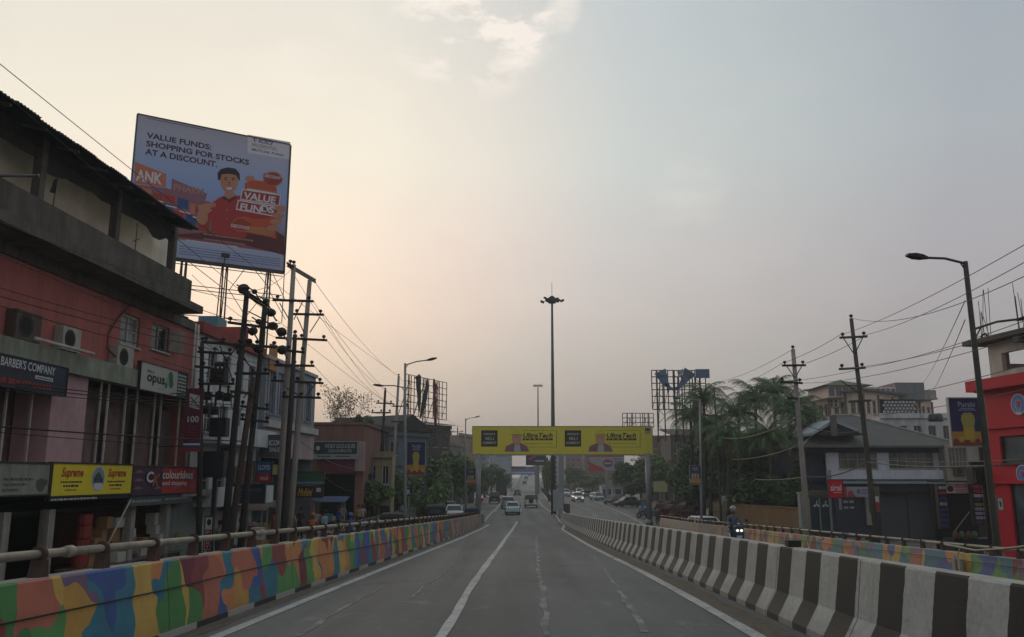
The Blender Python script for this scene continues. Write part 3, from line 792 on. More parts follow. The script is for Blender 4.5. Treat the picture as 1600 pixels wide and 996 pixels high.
# rafters seen from below
for i in range(0, 30):
 a = sT - .3 - i * 1.6
 if a < 0: break
 if i == 0:
  mb = MB(); mb.hexa([FL.P(a - .04, -.4, ztop + .44 - .12), FL.P(a + .04, -.4, ztop + .44 - .12), FL.P(a + .04, 1.5, ztop - .12), FL.P(a - .04, 1.5, ztop - .12), FL.P(a - .04, -.4, ztop + .38), FL.P(a + .04, -.4, ztop + .38), FL.P(a + .04, 1.5, ztop - .045), FL.P(a - .04, 1.5, ztop - .045)])
  rs = mb.build('rafter', m_blackened, t)
 else:
  c = rs.copy(); COL.objects.link(c); c.location = FL.d * (-1.6 * i)
# beam over the mezzanine
mb = MB(); mb.fbox(FL, 0, SX(205), zbb, zbt, -.1, .42); mb.fbox(FL, SX(205) + .01, SX(284), zbb, zbt - .1, -.1, .30)
mb.build('beam', m_green, t)
# mezzanine recess
mb = MB(); mb.fbox(FL, 0, sE, z_ss - .2, zbb - .01, -1.3, -1.1); mb.fbox(FL, 0, sE, z_ss - .25, z_ss - .02, -1.1, .3)
mb.build('mezzanine_wall', m_brown, t)
mb = MB(); a, b = SX(70, 650), SX(126, 650); mb.fbox(FL, a, b, z_ss, zbb - .003, -1.0, .16); o = mb.build('pillar', m_pink2, t); o['label'] = 'pale pink square pillar'
for x in (48, 155, 167, 195, 213, 241, 251, 280, 8, -40, -90):
 a = SX(x, 650, .05); mb = MB(); mb.fbox(FL, a - .03, a + .03, z_ss, zbb - .003, .0, .06); mb.build('mullion', m_postw, t)
for x0, x1 in ((127, 152), (170, 192), (216, 238), (254, 278)):     # loose panels standing in the recess
 a, b = SX(x0, 650, -.6), SX(x1, 650, -.6); mb = MB(); mb.fbox(FL, a + .1, b - .05, z_ss, zbb - .5 - R.random() * .3, -.75, -.7); mb.build('plywood_panel', m_brown, t)
# ground floor: columns, side walls, back, floor
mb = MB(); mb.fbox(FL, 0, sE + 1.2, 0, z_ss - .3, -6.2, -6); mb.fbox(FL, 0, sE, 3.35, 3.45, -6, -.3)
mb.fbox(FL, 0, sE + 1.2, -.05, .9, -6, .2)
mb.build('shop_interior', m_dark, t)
for x in (10, 80, 207, 262, -90, -260):
 a = SX(x, 800, .1); mb = MB(); mb.fbox(FL, a - .16, a + .16, .14, 3.5, -.15, .15); mb.build('column', m_conc, t)
a, b = SX(266, 800), SX(312, 800)
shutter(FL, a, b, .2, ZY(290, 776, 0), 0.0, t)
mb = MB(); mb.fbox(FL, a - .12, b + .35, ZY(290, 776, .3), ZY(290, 766, .3), 0, .5); mb.fbox(FL, b, b + .14, .1, 3.2, -.1, .1); o = mb.build('shutter_box', m_conc, t)
# drain pipes on the right corner
for dx in (-.25, .05):
 mb = MB(); mb.tube([FL.P(sE + dx, .16, z_ss), FL.P(sE + dx, .16, zs - .05)], .05, 8); mb.build('drain_pipe', m_postw, t, smooth=True)
# shop goods in the dark openings
def crate(mb, F, s, z, o, w_, d, h): mb.fbox(F, s, s + w_, z, z + h, o, o + d)
box_m = [M('cardboard', '#8a6a44', .9, .15, 3), M('white_carton', '#a9a9a2', .8, .1, 3), M('blue_drum', '#2c4a78', .5, .15, 3), M('red_tin', '#7d2a24', .5, .15, 3), M('grey_sack', '#6e6a62', .95, .2, 3), M('teal_tub', '#3e7f86', .5, .15, 3), M('yellow_bag', '#a88a3c', .8, .2, 3)]
names = ['brown cardboard carton', 'white carton', 'blue plastic drum', 'red paint tin', 'grey cement sack', 'teal plastic tub', 'orange yellow sack']
kindn = ['carton', 'carton', 'drum', 'paint_tin', 'sack', 'tub', 'sack']
def goods(F, s0, s1, o0, n, where, seed, zbase=.15):
 r = random.Random(seed); s = s0
 for i in range(n):
  k = r.choice([0, 0, 1, 2, 3, 4, 5, 6]); w_ = r.uniform(.3, .6); x = s0 + (s1 - s0 - w_) * i / max(1, n - 1); z = zbase
  lv = r.randint(2, 4)
  for j in range(lv):
   h = r.uniform(.3, .5); mb = MB(); oo = o0 + r.uniform(-.3, .1)
   if k in (2, 3, 5):
    c = F.P(x + w_ / 2, oo, z); mb.lathe([(.001, 0), (w_ * .46, 0), (w_ * .5, h * .1), (w_ * .5, h * .9), (w_ * .46, h * .97), (.001, h * .97)], c, 'Z', 12)
   elif k in (4, 6):
    c = F.P(x + w_ / 2, oo, z + h * .45); mb.blob(c, w_ * .55, w_ * .4, h * .5, 10, jit=.15)
   else: mb.fbox(F, x, x + w_, z, z + h - .01, oo - .2, oo + .2)
   o = mb.build(kindn[k], box_m[k], smooth=k in (4, 6))
   cnt = ['lowest', 'second', 'third', 'fourth'][j]
   tag(o, f'{names[k]}, {cnt} in pile {["one","two","three","four","five","six","seven","eight","nine","ten"][i]} from the left {where}', kindn[k].replace('_', ' '), 'goods piled ' + where)
   z += h
   k = r.choice([k, k, 1, 0])
goods(FL, SX(112, 830, -.4), SX(265, 830, -.4), -.2, 10, 'under the yellow shop sign', 5, 1.5)
mb = MB(); a, b = SX(104, 830, -.4), SX(266, 830, -.4); mb.fbox(FL, a, b, 1.44, 1.5, -.7, .2);
for s_ in (a + .05, (a + b) / 2, b - .05): mb.fbox(FL, s_ - .03, s_ + .03, .9, 1.44, -.6, .1)
tag(mb.build('display_table', m_brown), 'low wooden display table holding goods before the open shop', 'table')
mb = MB(); mb.tube([FL.P(SX(140, 830), .6, ZY(140, 862, .6)), FL.P(SX(178, 785), .6, ZY(178, 783, .6))], .03, 8)
tag(mb.build('leaning_pole', m_postw, smooth=True), 'pale pole leaning under the yellow shop sign', 'pole')
# ---- signs on it
m_white = M('sign_white', '#8f918c', .6, .08, 1, dirt=.2); m_navy = M('sign_navy', '#232633', .6, .15, 2)
m_yel = M('sign_yellow', '#d6c428', .5, .06, 2, dirt=.08); m_red = M('sign_red', '#a02c26', .5, .1, 2)
m_blk = M('print_black', '#161616', .6, .1, 2); m_wht = M('print_white', '#b9bcbc', .6, .05, 2); m_grn = M('print_green', '#2f6b50', .6, .1, 2)
def fsign(name, label, xl, yl, xr, yr, o, mat, F=None, **k):
 F = F or FL; a = F.px(xl, 745, o)[0]; b = F.px(xr, 745, o)[0]; xm = (xl + xr) / 2
 zt = F.px(xm, yl, o)[1]; zb_ = F.px(xm, yr, o)[1]
 return board(name, label, F, min(a, b), max(a, b), min(zt, zb_), max(zt, zb_), o, mat=mat, **k), min(a, b), max(a, b), min(zt, zb_), max(zt, zb_)
# supreme
t, a, b, c, d = fsign('shop_sign', 'yellow shop sign with red lettering above the open shop front', 81, 726, 206, 773, .5, m_yel)
W_ = b - a; H_ = d - c; mb = MB(); F = FL; o = .506
for q0 in (.10, .66):
 tx(mb, F, 'Supreme', a + W_ * q0, a + W_ * (q0 + .25), c + H_ * .50, c + H_ * .88, o, .03, .25, 1)
 dashes(mb, F, a + W_ * q0, a + W_ * (q0 + .24), c + H_ * .40, H_ * .05, o, 9, 0, 3)
 dashes(mb, F, a + W_ * (q0 + .03), a + W_ * (q0 + .21), c + H_ * .27, H_ * .065, o, 5, 0, 4)
 dashes(mb, F, a + W_ * (q0 + .05), a + W_ * (q0 + .19), c + H_ * .15, H_ * .04, o, 6, 1, 5)
disc(mb, F, a + W_ * .54, c + H_ * .52, W_ * .085, H_ * .43, o, 24, 2); disc(mb, F, a + W_ * .54, c + H_ * .52, W_ * .078, H_ * .40, o + .003, 24, 3)
disc(mb, F, a + W_ * .54, c + H_ * .30, W_ * .055, H_ * .16, o + .006, 18, 2)
for i, (x, h) in enumerate(((-.05, .35), (-.03, .5), (-.005, .62), (.02, .48), (.042, .3))):
 rectq(mb, F, a + W_ * (.54 + x - .01), a + W_ * (.54 + x + .012), c + H_ * .38, c + H_ * (.38 + h * .6), o + .007 + i * .001, 4)
mb.build('lettering', [m_blk, m_red, m_wht, M('print_grey', '#7d8a90', .6, .1, 2), M('print_slate', '#30404c', .6, .1, 2)], t)
mb = MB(); mb.fbox(F, a, b, c - .16, c - .06, .4, .48, 0); dashes(mb, F, a + .1, a + W_ * .55, c - .14, .06, .485, 14, 1, 9); mb.build('base_strip', [m_navy, m_wht], t)
# faded white sign
t, a, b, c, d = fsign('shop_sign', 'grimy pale shop sign with faint printed lines left of the yellow sign', -230, 722, 77, 777, .5, M('grimy_board', '#8b8c82', .8, .12, 1.2, dirt=.55))
mb = MB(); W_ = b - a; H_ = d - c; x0 = SX(2, 745, .5); x1 = SX(52, 745, .5)
for i in range(3): dashes(mb, F, x0 + .1, x0 + (x1 - x0) * (1, .8, .55)[i], c + H_ * (.46 - .17 * i), H_ * .08, .506, 7, 0, 20 + i)
x0 = SX(54, 745, .5); disc(mb, F, x0 + .35, c + H_ * .3, .22, .2, .506, 12, 0); rectq(mb, F, x0 + .1, x0 + .65, c + H_ * .3, c + H_ * .48, .509, 0)
mb.build('lettering', [M('print_faded', '#4c4e48', .7, .2, 3)], t)
# colourideas
t, a, b, c, d = fsign('shop_sign', 'purple and red shop sign with raised white letters above grey roller shutter', 208, 731, 308, 771, .5, M('sign_purple', '#43283f', .5, .15, 2, dirt=.2))
W_ = b - a; H_ = d - c; mb = MB(); o = .504
rectq(mb, F, a + W_ * .42, b, c, d, o, 0)
for i in range(4):
 for j in range(3):
  x = a + W_ * (.08 + .28 * i); z = c + H_ * (.2 + .3 * j)
  if .3 < (x - a) / W_ < .85 and j > 0: continue
  polyq(mb, F, [(x - W_ * .07, z), (x, z + H_ * .1), (x + W_ * .07, z), (x, z - H_ * .03)], o + .004, 1)
tx(mb, F, 'colourideas', a + W_ * .40, a + W_ * .90, c + H_ * .56, c + H_ * .90, o + .05, .02, 0, 2)
tx(mb, F, 'estd shopping', a + W_ * .40, a + W_ * .80, c + H_ * .26, c + H_ * .48, o + .05, .015, 0, 2)
tx(mb, F, 'C', a + W_ * .17, a + W_ * .27, c + H_ * .42, c + H_ * .84, o + .04, .03, 0, 2)
tx(mb, F, 'K', a + W_ * .26, a + W_ * .36, c + H_ * .28, c + H_ * .74, o + .05, .03, .2, 3)
mb.build('lettering', [m_red, M('print_mauve', '#7a5668', .6, .1, 2), m_wht, M('print_coral', '#a8503c', .6, .1, 2)], t)
mb = MB(); mb.fbox(F, a, b - W_ * .05, c - .42, c - .07, .35, .46, 0); dashes(mb, F, a + .15, a + W_ * .45, c - .3, .1, .465, 12, 1, 2); dashes(mb, F, a + W_ * .5, a + W_ * .9, c - .26, .07, .465, 12, 1, 2)
mb.build('base_strip', [M('sign_grey', '#4a5052', .7, .1, 2, dirt=.2), M('print_dim', '#7f8a86', .7, .1, 2)], t)
# barber
t, a, b, c, d = fsign('shop_sign', 'dark blue sign reading barber\'s company with red line beneath at far left', -260, 534, 89, 588, .62, m_navy, fw=.03)
H_ = d - c; mb = MB(); x0 = SX(-2, 540, .62); x1 = SX(91, 540, .62) - .08; wch = (x1 - x0) / 17.6
rectq(mb, F, x0 - wch * 9, b, c + H_ * .60, d, .624, 3)
tx(mb, F, "THE BARBER'S COMPANY", x0 - wch * 3.2, x1, c + H_ * .64, c + H_ * .94, .66, .015, 0, 0)
tx(mb, F, "HAIR BEAUTY SALON", x0 - wch * 1, x1 - .1, c + H_ * .10, c + H_ * .28, .64, .02, 0, 1)
rectq(mb, F, x1 - wch * 6, x1 - wch * .2, c + H_ * .42, c + H_ * .54, .632, 0); dashes(mb, F, x1 - wch * 5.6, x1 - wch * .6, c + H_ * .45, H_ * .05, .636, 10, 2, 3)
mb.build('lettering', [m_wht, m_red, m_blk, M('print_blue', '#202b3f', .6, .1, 2)], t)
mb = MB(); a2 = SX(55, 530, .7); b2 = SX(146, 556, .7); z2 = ZY(100, 541, .7); mb.tube([FL.P(a2, .7, z2), FL.P(b2, .7, z2)], .055, 10)
tag(mb.build('fallen_pipe', m_postw, smooth=True), 'long white pipe lying on the green ledge beside the dark blue sign', 'pipe')
# opus
t, a, b, c, d = fsign('shop_sign', 'white sign reading birla opus with green dots above the mezzanine posts', 206, 571, 281, 613, .5, M('sign_offwhite', '#a9aca4', .6, .06, 1, dirt=.12), fw=.03)
W_ = b - a; H_ = d - c; mb = MB(); o = .505
rectq(mb, F, a + W_ * .78, b, c, d, o, 1)
tx(mb, F, 'BIRLA', a + W_ * .13, a + W_ * .27, c + H_ * .66, c + H_ * .77, o, .01, 0, 0)
tx(mb, F, 'opus', a + W_ * .13, a + W_ * .50, c + H_ * .22, c + H_ * .60, o, .03, 0, 0)
for x, z, r_, m in ((.53, .34, .035, 2), (.57, .52, .05, 3), (.62, .70, .06, 2), (.64, .45, .055, 2)): disc(mb, F, a + W_ * x, c + H_ * z, W_ * r_ * .9, W_ * r_ * .9, o + .002, 14, m)
dashes(mb, F, a + W_ * .36, a + W_ * .5, c + H_ * .13, H_ * .03, o, 6, 3, 3)
for i in range(6): dashes(mb, F, a + W_ * .80, b - .05, c + H_ * (.84 - .14 * i), H_ * .06, o + .003, 3, 4, 30 + i)
mb.build('lettering', [m_blk, M('print_olive', '#3d4a42', .6, .1, 2), m_grn, M('print_mint', '#78a58c', .6, .1, 2), m_wht], t)
# aircons and clutter on the ledge
aircon('air_conditioner', 'white air conditioner on ledge left of the birla opus sign', FL, SX(186, 565, .1), ZY(186, 574, .3), .02, 1.15, .78)
aircon('air_conditioner', 'rusty old air conditioner propped behind the white ledge pipe', FL, SX(100, 545, .1), ZY(100, 548, .2), .02, 1.0, .75)
aircon('air_conditioner', 'broad grimy air conditioner behind top of the dark blue sign', FL, SX(32, 520, .1), ZY(32, 532, .2), .02, 1.2, .85)
cable('drop_cable', 'curling red brown cable down the red wall beside frosted window', [FL.P(SX(200, 480), .05, ZY(200, 478)), FL.P(SX(180, 490), .08, ZY(180, 500)), FL.P(SX(166, 520), .08, ZY(166, 522)), FL.P(SX(164, 540), .08, ZY(164, 545)), FL.P(SX(170, 560), .3, ZY(170, 560))], .025, 0, 4, m_brk)
# rooftop odds
def streetpx(x, y, Y): return onY(x, y, Y)
mb = MB(); p = FL.P(SX(85, 300, .7), .7, zpar); mb.tube([p, p + Vector((.05, 0, 1.0))], .02, 6); mb.add([p + Vector((-.15, 0, .5)), p + Vector((.02, 0, .45)), p + Vector((.05, .05, .95)), p + Vector((-.05, 0, .9))], [(0, 1, 2, 3)])
tag(mb.build('rag_on_stick', m_blackened), 'torn rag tied to a stick on the blackened balcony', 'rag')
mb = MB(); p = FL.P(SX(212, 380, .7), .7, zpar); mb.tube([p + Vector((0, 0, -.4)), p + Vector((.0, 0, 1.1))], .018, 6); mb.tube([p + Vector((-.1, 0, .4)), p + Vector((.12, 0, .5))], .015, 5); mb.cbox(p + Vector((0, .0, -.1)), (.14, .14, .3)); mb.tube([p + Vector((0, .1, -.2)), p + Vector((.05, .2, -1.2)), p + Vector((-.02, .6, -1.9))], .012, 5)
tag(mb.build('antenna_bracket', m_blackened), 'small antenna on a stick at the balcony edge', 'antenna')
mb = MB(); p = onY(-30, 275, 19); q = onY(58, 275, 19.6); mb.tube([p, q], .035, 10); mb.tube([q, q + Vector((.04, 0, 0))], .05, 10)
tube_lamp = mb.build('overhanging_lamp', M('lamp_arm_grey', '#4c4d50', .5, .15, 4), smooth=True); tag(tube_lamp, 'grey lamp arm reaching in from the left edge before the roof', 'lamp')
# blade banner 100
t = thing('banner_sign', 'tall maroon blade banner showing 100 on the corner of the red building', 'sign', onY(302, 706, 33))
A_, B_ = onY(289, 655, 33), onY(315, 655, 33); F1 = Fac((A_.x, A_.y), (B_.x, B_.y)); W_ = F1.len; zt = onY(302, 607, 33).z; zb_ = onY(302, 706, 33).z; H_ = zt - zb_
mb = MB(); mb.fbox(F1, 0, W_, zb_, zt, -.08, 0); mb.build('panel', M('sign_maroon', '#5a1f33', .6, .2, 2, dirt=.2), t)
mb = MB(); polyq(mb, F1, [(.2 * W_, zb_ + H_ * .70), (.82 * W_, zb_ + H_ * .66), (.80 * W_, zb_ + H_ * .88), (.18 * W_, zb_ + H_ * .92)], .003, 0)
tx(mb, F1, '100', .16 * W_, .84 * W_, zb_ + H_ * .46, zb_ + H_ * .56, .006, .02, 0, 0)
mb.tube([F1.P(.25 * W_, .01, zb_ + H_ * .86), F1.P(.8 * W_, .01, zb_ + H_ * .69)], .02, 4, 1); mb.tube([F1.P(.75 * W_, .01, zb_ + H_ * .88), F1.P(.3 * W_, .01, zb_ + H_ * .74)], .014, 4, 1)
for i in range(4): dashes(mb, F1, .2 * W_, .8 * W_, zb_ + H_ * (.38 - .045 * i), H_ * .02, .004, 4, 3, 40 + i)
rectq(mb, F1, 0, W_, zb_ + H_ * .10, zb_ + H_ * .13, .003, 0); rectq(mb, F1, 0, W_, zb_ + H_ * .06, zb_ + H_ * .09, .003, 2); rectq(mb, F1, 0, W_, zb_, zb_ + H_ * .055, .003, 3)
mb.build('lettering', [m_wht, m_blk, M('print_royal', '#27407c', .6, .1, 2), M('print_brick', '#8a2f38', .6, .1, 2)], t)
mb = MB()
for z in (zb_ + .2, zt - .2): mb.tube([F1.P(-1.0, -.04, z), F1.P(W_ + .05, -.04, z)], .02, 6)
mb.build('bracket', m_dframe, t)
# ================================================================= blue-white building with red parapet
m_bluew = M('pale_blue_render', '#b9bec0', .85, .1, .8, dirt=.3); m_redp = M('oxide_red_render', '#8c3c38', .85, .15, 1, dirt=.35)
m_slate = M('grey_cladding', '#7f858d', .6, .12, 1, dirt=.3); m_pinkg = M('dusty_pink_render', '#a39494', .85, .12, 1, dirt=.35)
t = thing('balcony_building', 'pale blue shop building with red parapet behind the transformer poles', 'building', FL.P(36, -3, 0))
sA, sB = SX(290, 745) + .3, SX(398)
zt = ZY(300, 516); hl = []
for fz_ in (.34, .60, .82):
 for k in range(4):
  a = sA + 1.2 + k * (sB - sA - 1.2) / 4; hl.append((a, a + 1.0, zt * fz_, zt * fz_ + 1.35))
mb = MB(); wallh(mb, FL, sA, sB, 0, zt, 0, hl); shell(mb, FL, sA, sB, 0, zt, 10); mb.build('wall', m_bluew, t)
for h in hl: window(FL, h, 0, t, 2, 2)
mb = MB(); mb.fbox(FL, sA - .1, sB, zt + .003, zt + .5, -.3, .25);
mb.fbox(FL, sB - 4.6, sB - .2, zt + .5, zt + 1.5, -4.4, -4.1)
mb.build('parapet', m_redp, t)
A_, B_ = onY(296, 520, 44), onY(386, 520, 44); F1 = Fac((A_.x, A_.y), (B_.x, B_.y)); zz1 = onY(340, 511, 44).z; zz0 = onY(340, 532, 44).z
mb = MB(); mb.fbox(F1, 0, F1.len, zz0 - .6, zz1, -.25, 0); o = mb.build('roof_room', m_redp, t)
for fz_ in (.33, .585):
 mb = MB(); mb.fbox(FL, sA + .6, sB - .2, zt * fz_ - .35, zt * fz_ - .2, 0.003, 1.1); mb.fbox(FL, sA + .6, sB - .2, zt * fz_ - .2, zt * fz_ + .5, 1.02, 1.1); mb.build('balcony', m_bluew, t)
tk = thing('water_tank', 'square blue water tank on roof of the pale blue building', 'water tank', onY(325, 511, 44.2))
mb = MB(); A_ = onY(309, 511, 44.2); B_ = onY(341, 494, 44.2); mb.box(A_.x, B_.x, 44.2, 45.6, A_.z, B_.z)
for k in range(1, 5): mb.box(A_.x + (B_.x - A_.x) * k / 5 - .02, A_.x + (B_.x - A_.x) * k / 5 + .02, 44.16, 44.2, A_.z, B_.z)
mb.build('tank_shell', M('tank_teal', '#4d7684', .6, .12, 3, dirt=.25), tk)
aircon('air_conditioner', 'air conditioner on the pale blue building beside the pole structure', FL, sA + 3.6, zt * .52, .05)
aircon('air_conditioner', 'air conditioner low on the pale blue building wall', FL, sA + 6.0, zt * .27, .05)
t = thing('grey_commercial_building', 'grey clad commercial building behind the tall concrete poles', 'building', FL.P(46, -3, 0))
sC, sD = sB + .02, SX(487, 745, .3); zt = ZY(482, 587, .3); m1 = (zt - .9) * .72
hl = [(sC + .3 + k * 1.75, sC + 1.7 + k * 1.75, m1 + .75, zt - .5) for k in range(int((sD - sC) / 1.75))]
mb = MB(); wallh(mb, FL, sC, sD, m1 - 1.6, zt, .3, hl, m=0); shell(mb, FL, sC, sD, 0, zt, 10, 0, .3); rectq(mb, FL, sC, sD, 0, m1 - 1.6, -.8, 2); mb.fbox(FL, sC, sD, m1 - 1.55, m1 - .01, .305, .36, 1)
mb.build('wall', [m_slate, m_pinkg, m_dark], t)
for h in hl: window(FL, h, .3, t, 3, 1, M('slate_frame', '#6d7580', .6, .1, 3), glassm('slate_glass', (.07, .08, .1), .25))
mb = MB(); mb.fbox(FL, sC - .1, sD, m1, m1 + .38, .3, .62); mb.fbox(FL, sC - .1, sD, zt + .003, zt + .2, -.1, .45); mb.build('band', M('pale_band', '#a8a9a8', .8, .1, 1, dirt=.3), t)
mb = MB(); mb.fbox(FL, sC + .2, sC + 1.4, m1 + .9 + 2.2, m1 + .9 + 3.6, .32, .4); o = mb.build('facade_panel', M('ochre_panel', '#9a6a35', .7, .15, 2), t)
mb = MB(); A_, B_ = onY(463, 640, 50), onY(488, 590, 50)
# small signs on the lower storeys of this run
def camboard(name, label, x0, y0, x1, y1, Y, mat, th=.15, cat='sign', group=None, fw=.04, fm=None):
 A_, B_ = onY(x0, (y0 + y1) / 2, Y), onY(x1, (y0 + y1) / 2, Y); F1 = Fac((A_.x, A_.y), (B_.x, B_.y))
 zt = onY((x0 + x1) / 2, y0, Y).z; zb_ = onY((x0 + x1) / 2, y1, Y).z
 return board(name, label, F1, 0, F1.len, zb_, zt, 0, th, mat, fm, group, cat, fw), F1, F1.len, zb_, zt - zb_
m_gs = M('sign_bluegrey', '#454a57', .6, .12, 2, dirt=.2)
t, F, W_, c, H_ = camboard('shop_sign', 'dull blue grey sign with blocky white letters among the poles', 408, 681, 448, 713, 43, m_gs)
mb = MB(); tx(mb, F, 'ICON', .3 * W_, .78 * W_, c + .52 * H_, c + .78 * H_, .006, .03, 0, 0); tx(mb, F, 'SALE', .34 * W_, .74 * W_, c + .22 * H_, c + .42 * H_, .006, .02, 0, 0); mb.build('lettering', [m_wht], t)
t, F, W_, c, H_ = camboard('shop_sign', 'blue sign reading lloyd over a red lower strip', 401, 722, 424, 753, 42, M('sign_blue', '#2d5680', .6, .12, 2, dirt=.2))
mb = MB(); rectq(mb, F, 0, W_, c, c + .4 * H_, .004, 1); tx(mb, F, 'LLOYD', .1 * W_, .9 * W_, c + .60 * H_, c + .84 * H_, .008, .02, 0, 0); tx(mb, F, 'SALE', .25 * W_, .8 * W_, c + .1 * H_, c + .25 * H_, .008, .02, 0, 0); mb.build('lettering', [m_wht, m_red], t)
t, F, W_, c, H_ = camboard('shop_sign', 'small yellow and white sign right of the lloyd sign', 426, 726, 434, 742, 42, M('sign_cream', '#a59a66', .6, .1, 2));
t, F, W_, c, H_ = camboard('shop_sign', 'narrow white and red pasted poster strip left of the lloyd sign', 376, 722, 396, 768, 40, M('poster_pink', '#9c6e64', .8, .2, 5, dirt=.3))
mb = MB(); [dashes(mb, F, .1 * W_, .9 * W_, c + H_ * (.85 - .13 * i), .05 * H_, .005, 4, 0, i) for i in range(6)]; mb.build('lettering', [m_red], t)
t, F, W_, c, H_ = camboard('shop_sign', 'dark sign box with blue print low among the poles', 360, 758, 413, 786, 39, m_navy)
mb = MB(); tx(mb, F, 'GODREJ', .5 * W_, .9 * W_, c + .6 * H_, c + .8 * H_, .006, .02, 0, 0); [dashes(mb, F, .1 * W_, .42 * W_, c + H_ * (.7 - .2 * i), .07 * H_, .005, 5, 0, i) for i in range(3)]; mb.build('lettering', [M('print_steel', '#4e5c74', .6, .1, 2)], t)
t, F, W_, c, H_ = camboard('shop_sign', 'dark green sign with blue lower edge above the mohini sign', 455, 738, 506, 757, 52, M('sign_green', '#355a3f', .6, .1, 2, dirt=.2))
mb = MB(); rectq(mb, F, 0, W_, c, c + .22 * H_, .004, 0); mb.build('lettering', [M('print_skyblue', '#5b7c8c', .6, .1, 2)], t)
t, F, W_, c, H_ = camboard('shop_sign', 'brown sign with golden slanted lettering reading mohini', 458, 761, 504, 777, 52, M('sign_brown', '#3a2822', .6, .15, 2))
mb = MB(); tx(mb, F, 'Mohini', .16 * W_, .66 * W_, c + .1 * H_, c + .85 * H_, .006, .02, .35, 0); rectq(mb, F, .78 * W_, .94 * W_, c + .5 * H_, c + .9 * H_, .005, 1); mb.build('lettering', [M('print_gold', '#c59a35', .5, .1, 2), m_wht], t)
t, F, W_, c, H_ = camboard('banner_sign', 'narrow white vertical banner with red lettering at shutter edge', 320, 808, 331, 860, 34.5, m_wht)
mb = MB(); rectq(mb, F, .08 * W_, .92 * W_, c + .02 * H_, c + .62 * H_, .004, 0); disc(mb, F, .5 * W_, c + .84 * H_, .3 * W_, .1 * H_, .004, 14, 1)
for i, ch in enumerate('PAINT'): tx(mb, F, ch, .28 * W_, .72 * W_, c + (.50 - .11 * i) * H_, c + (.58 - .11 * i) * H_, .008, .02, 0, 2)
mb.build('lettering', [m_red, m_blk, m_wht], t)
# brick-red block with the gold & silver sign, its gable wall towards us
m_brickr = M('brick_red_render', '#7d5a50', .9, .15, 1, dirt=.5); m_mar = M('maroon_awning', '#6b2f3f', .7, .12, 2, dirt=.2)
t = thing('gold_shop_building', 'brick red building whose end wall carries the gold and silver sign', 'building', onY(527, 780, 60))
A_, B_ = onY(486, 700, 60), onY(568, 700, 60); F1 = Fac((A_.x, A_.y), (B_.x, B_.y)); zt = onY(527, 664, 60).z; zg = onY(527, 741, 60).z
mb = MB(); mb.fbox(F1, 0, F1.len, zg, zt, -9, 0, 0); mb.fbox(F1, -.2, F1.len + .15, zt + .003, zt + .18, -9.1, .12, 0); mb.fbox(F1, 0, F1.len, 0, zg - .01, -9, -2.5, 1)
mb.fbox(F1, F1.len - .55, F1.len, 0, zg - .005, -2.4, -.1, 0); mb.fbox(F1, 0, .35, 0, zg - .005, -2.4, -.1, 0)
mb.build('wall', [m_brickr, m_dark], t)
mb = MB();
z1_, z0_ = onY(527, 717, 59.8).z, onY(527, 738, 59.8).z; a = (502 - 486) / 82 * F1.len
for i in range(9): mb.fbox(F1, a, F1.len - .6, z0_ + (z1_ - z0_) * i / 9, z0_ + (z1_ - z0_) * (i + .93) / 9, .02, .18 + .02 * (i % 2))
mb.build('awning', m_mar, t)
mb = MB(); mb.fbox(F1, F1.len - .55, F1.len + .12, zg + .2, onY(527, 690, 60).z, .01, .2); mb.build('pilaster', M('pale_pink_pilaster', '#a08a8a', .85, .1, 1, dirt=.2), t)
t, F, W_, c, H_ = camboard('shop_sign', 'dark sign with white lettering reading we buy gold and silver', 488, 691, 558, 716, 59.4, M('sign_darkgreen', '#27302f', .6, .12, 2), fm=M('sign_frame_grey', '#7d8587', .6, .1, 2), fw=.07)
mb = MB(); tx(mb, F, 'WE BUY GOLD & SILVER', .28 * W_, .96 * W_, c + .62 * H_, c + .88 * H_, .006, .02, 0, 0); tx(mb, F, 'CASH IN MINUTES', .36 * W_, .88 * W_, c + .36 * H_, c + .54 * H_, .006, .01, 0, 0)
rectq(mb, F, 0, W_, c, c + .24 * H_, .004, 1); dashes(mb, F, .12 * W_, .42 * W_, c + .07 * H_, .08 * H_, .008, 8, 2, 3); dashes(mb, F, .52 * W_, .85 * W_, c + .07 * H_, .08 * H_, .008, 9, 2, 3)
rectq(mb, F, .03 * W_, .22 * W_, c + .32 * H_, c + .9 * H_, .005, 3); disc(mb, F, .125 * W_, c + .62 * H_, .05 * W_, .15 * H_, .008, 8, 0); mb.build('lettering', [M('print_silver', '#939b9c', .6, .05, 2), M('print_ash', '#7a8486', .6, .05, 2), m_navy, M('print_forest', '#1d2625', .6, .1, 2)], t)
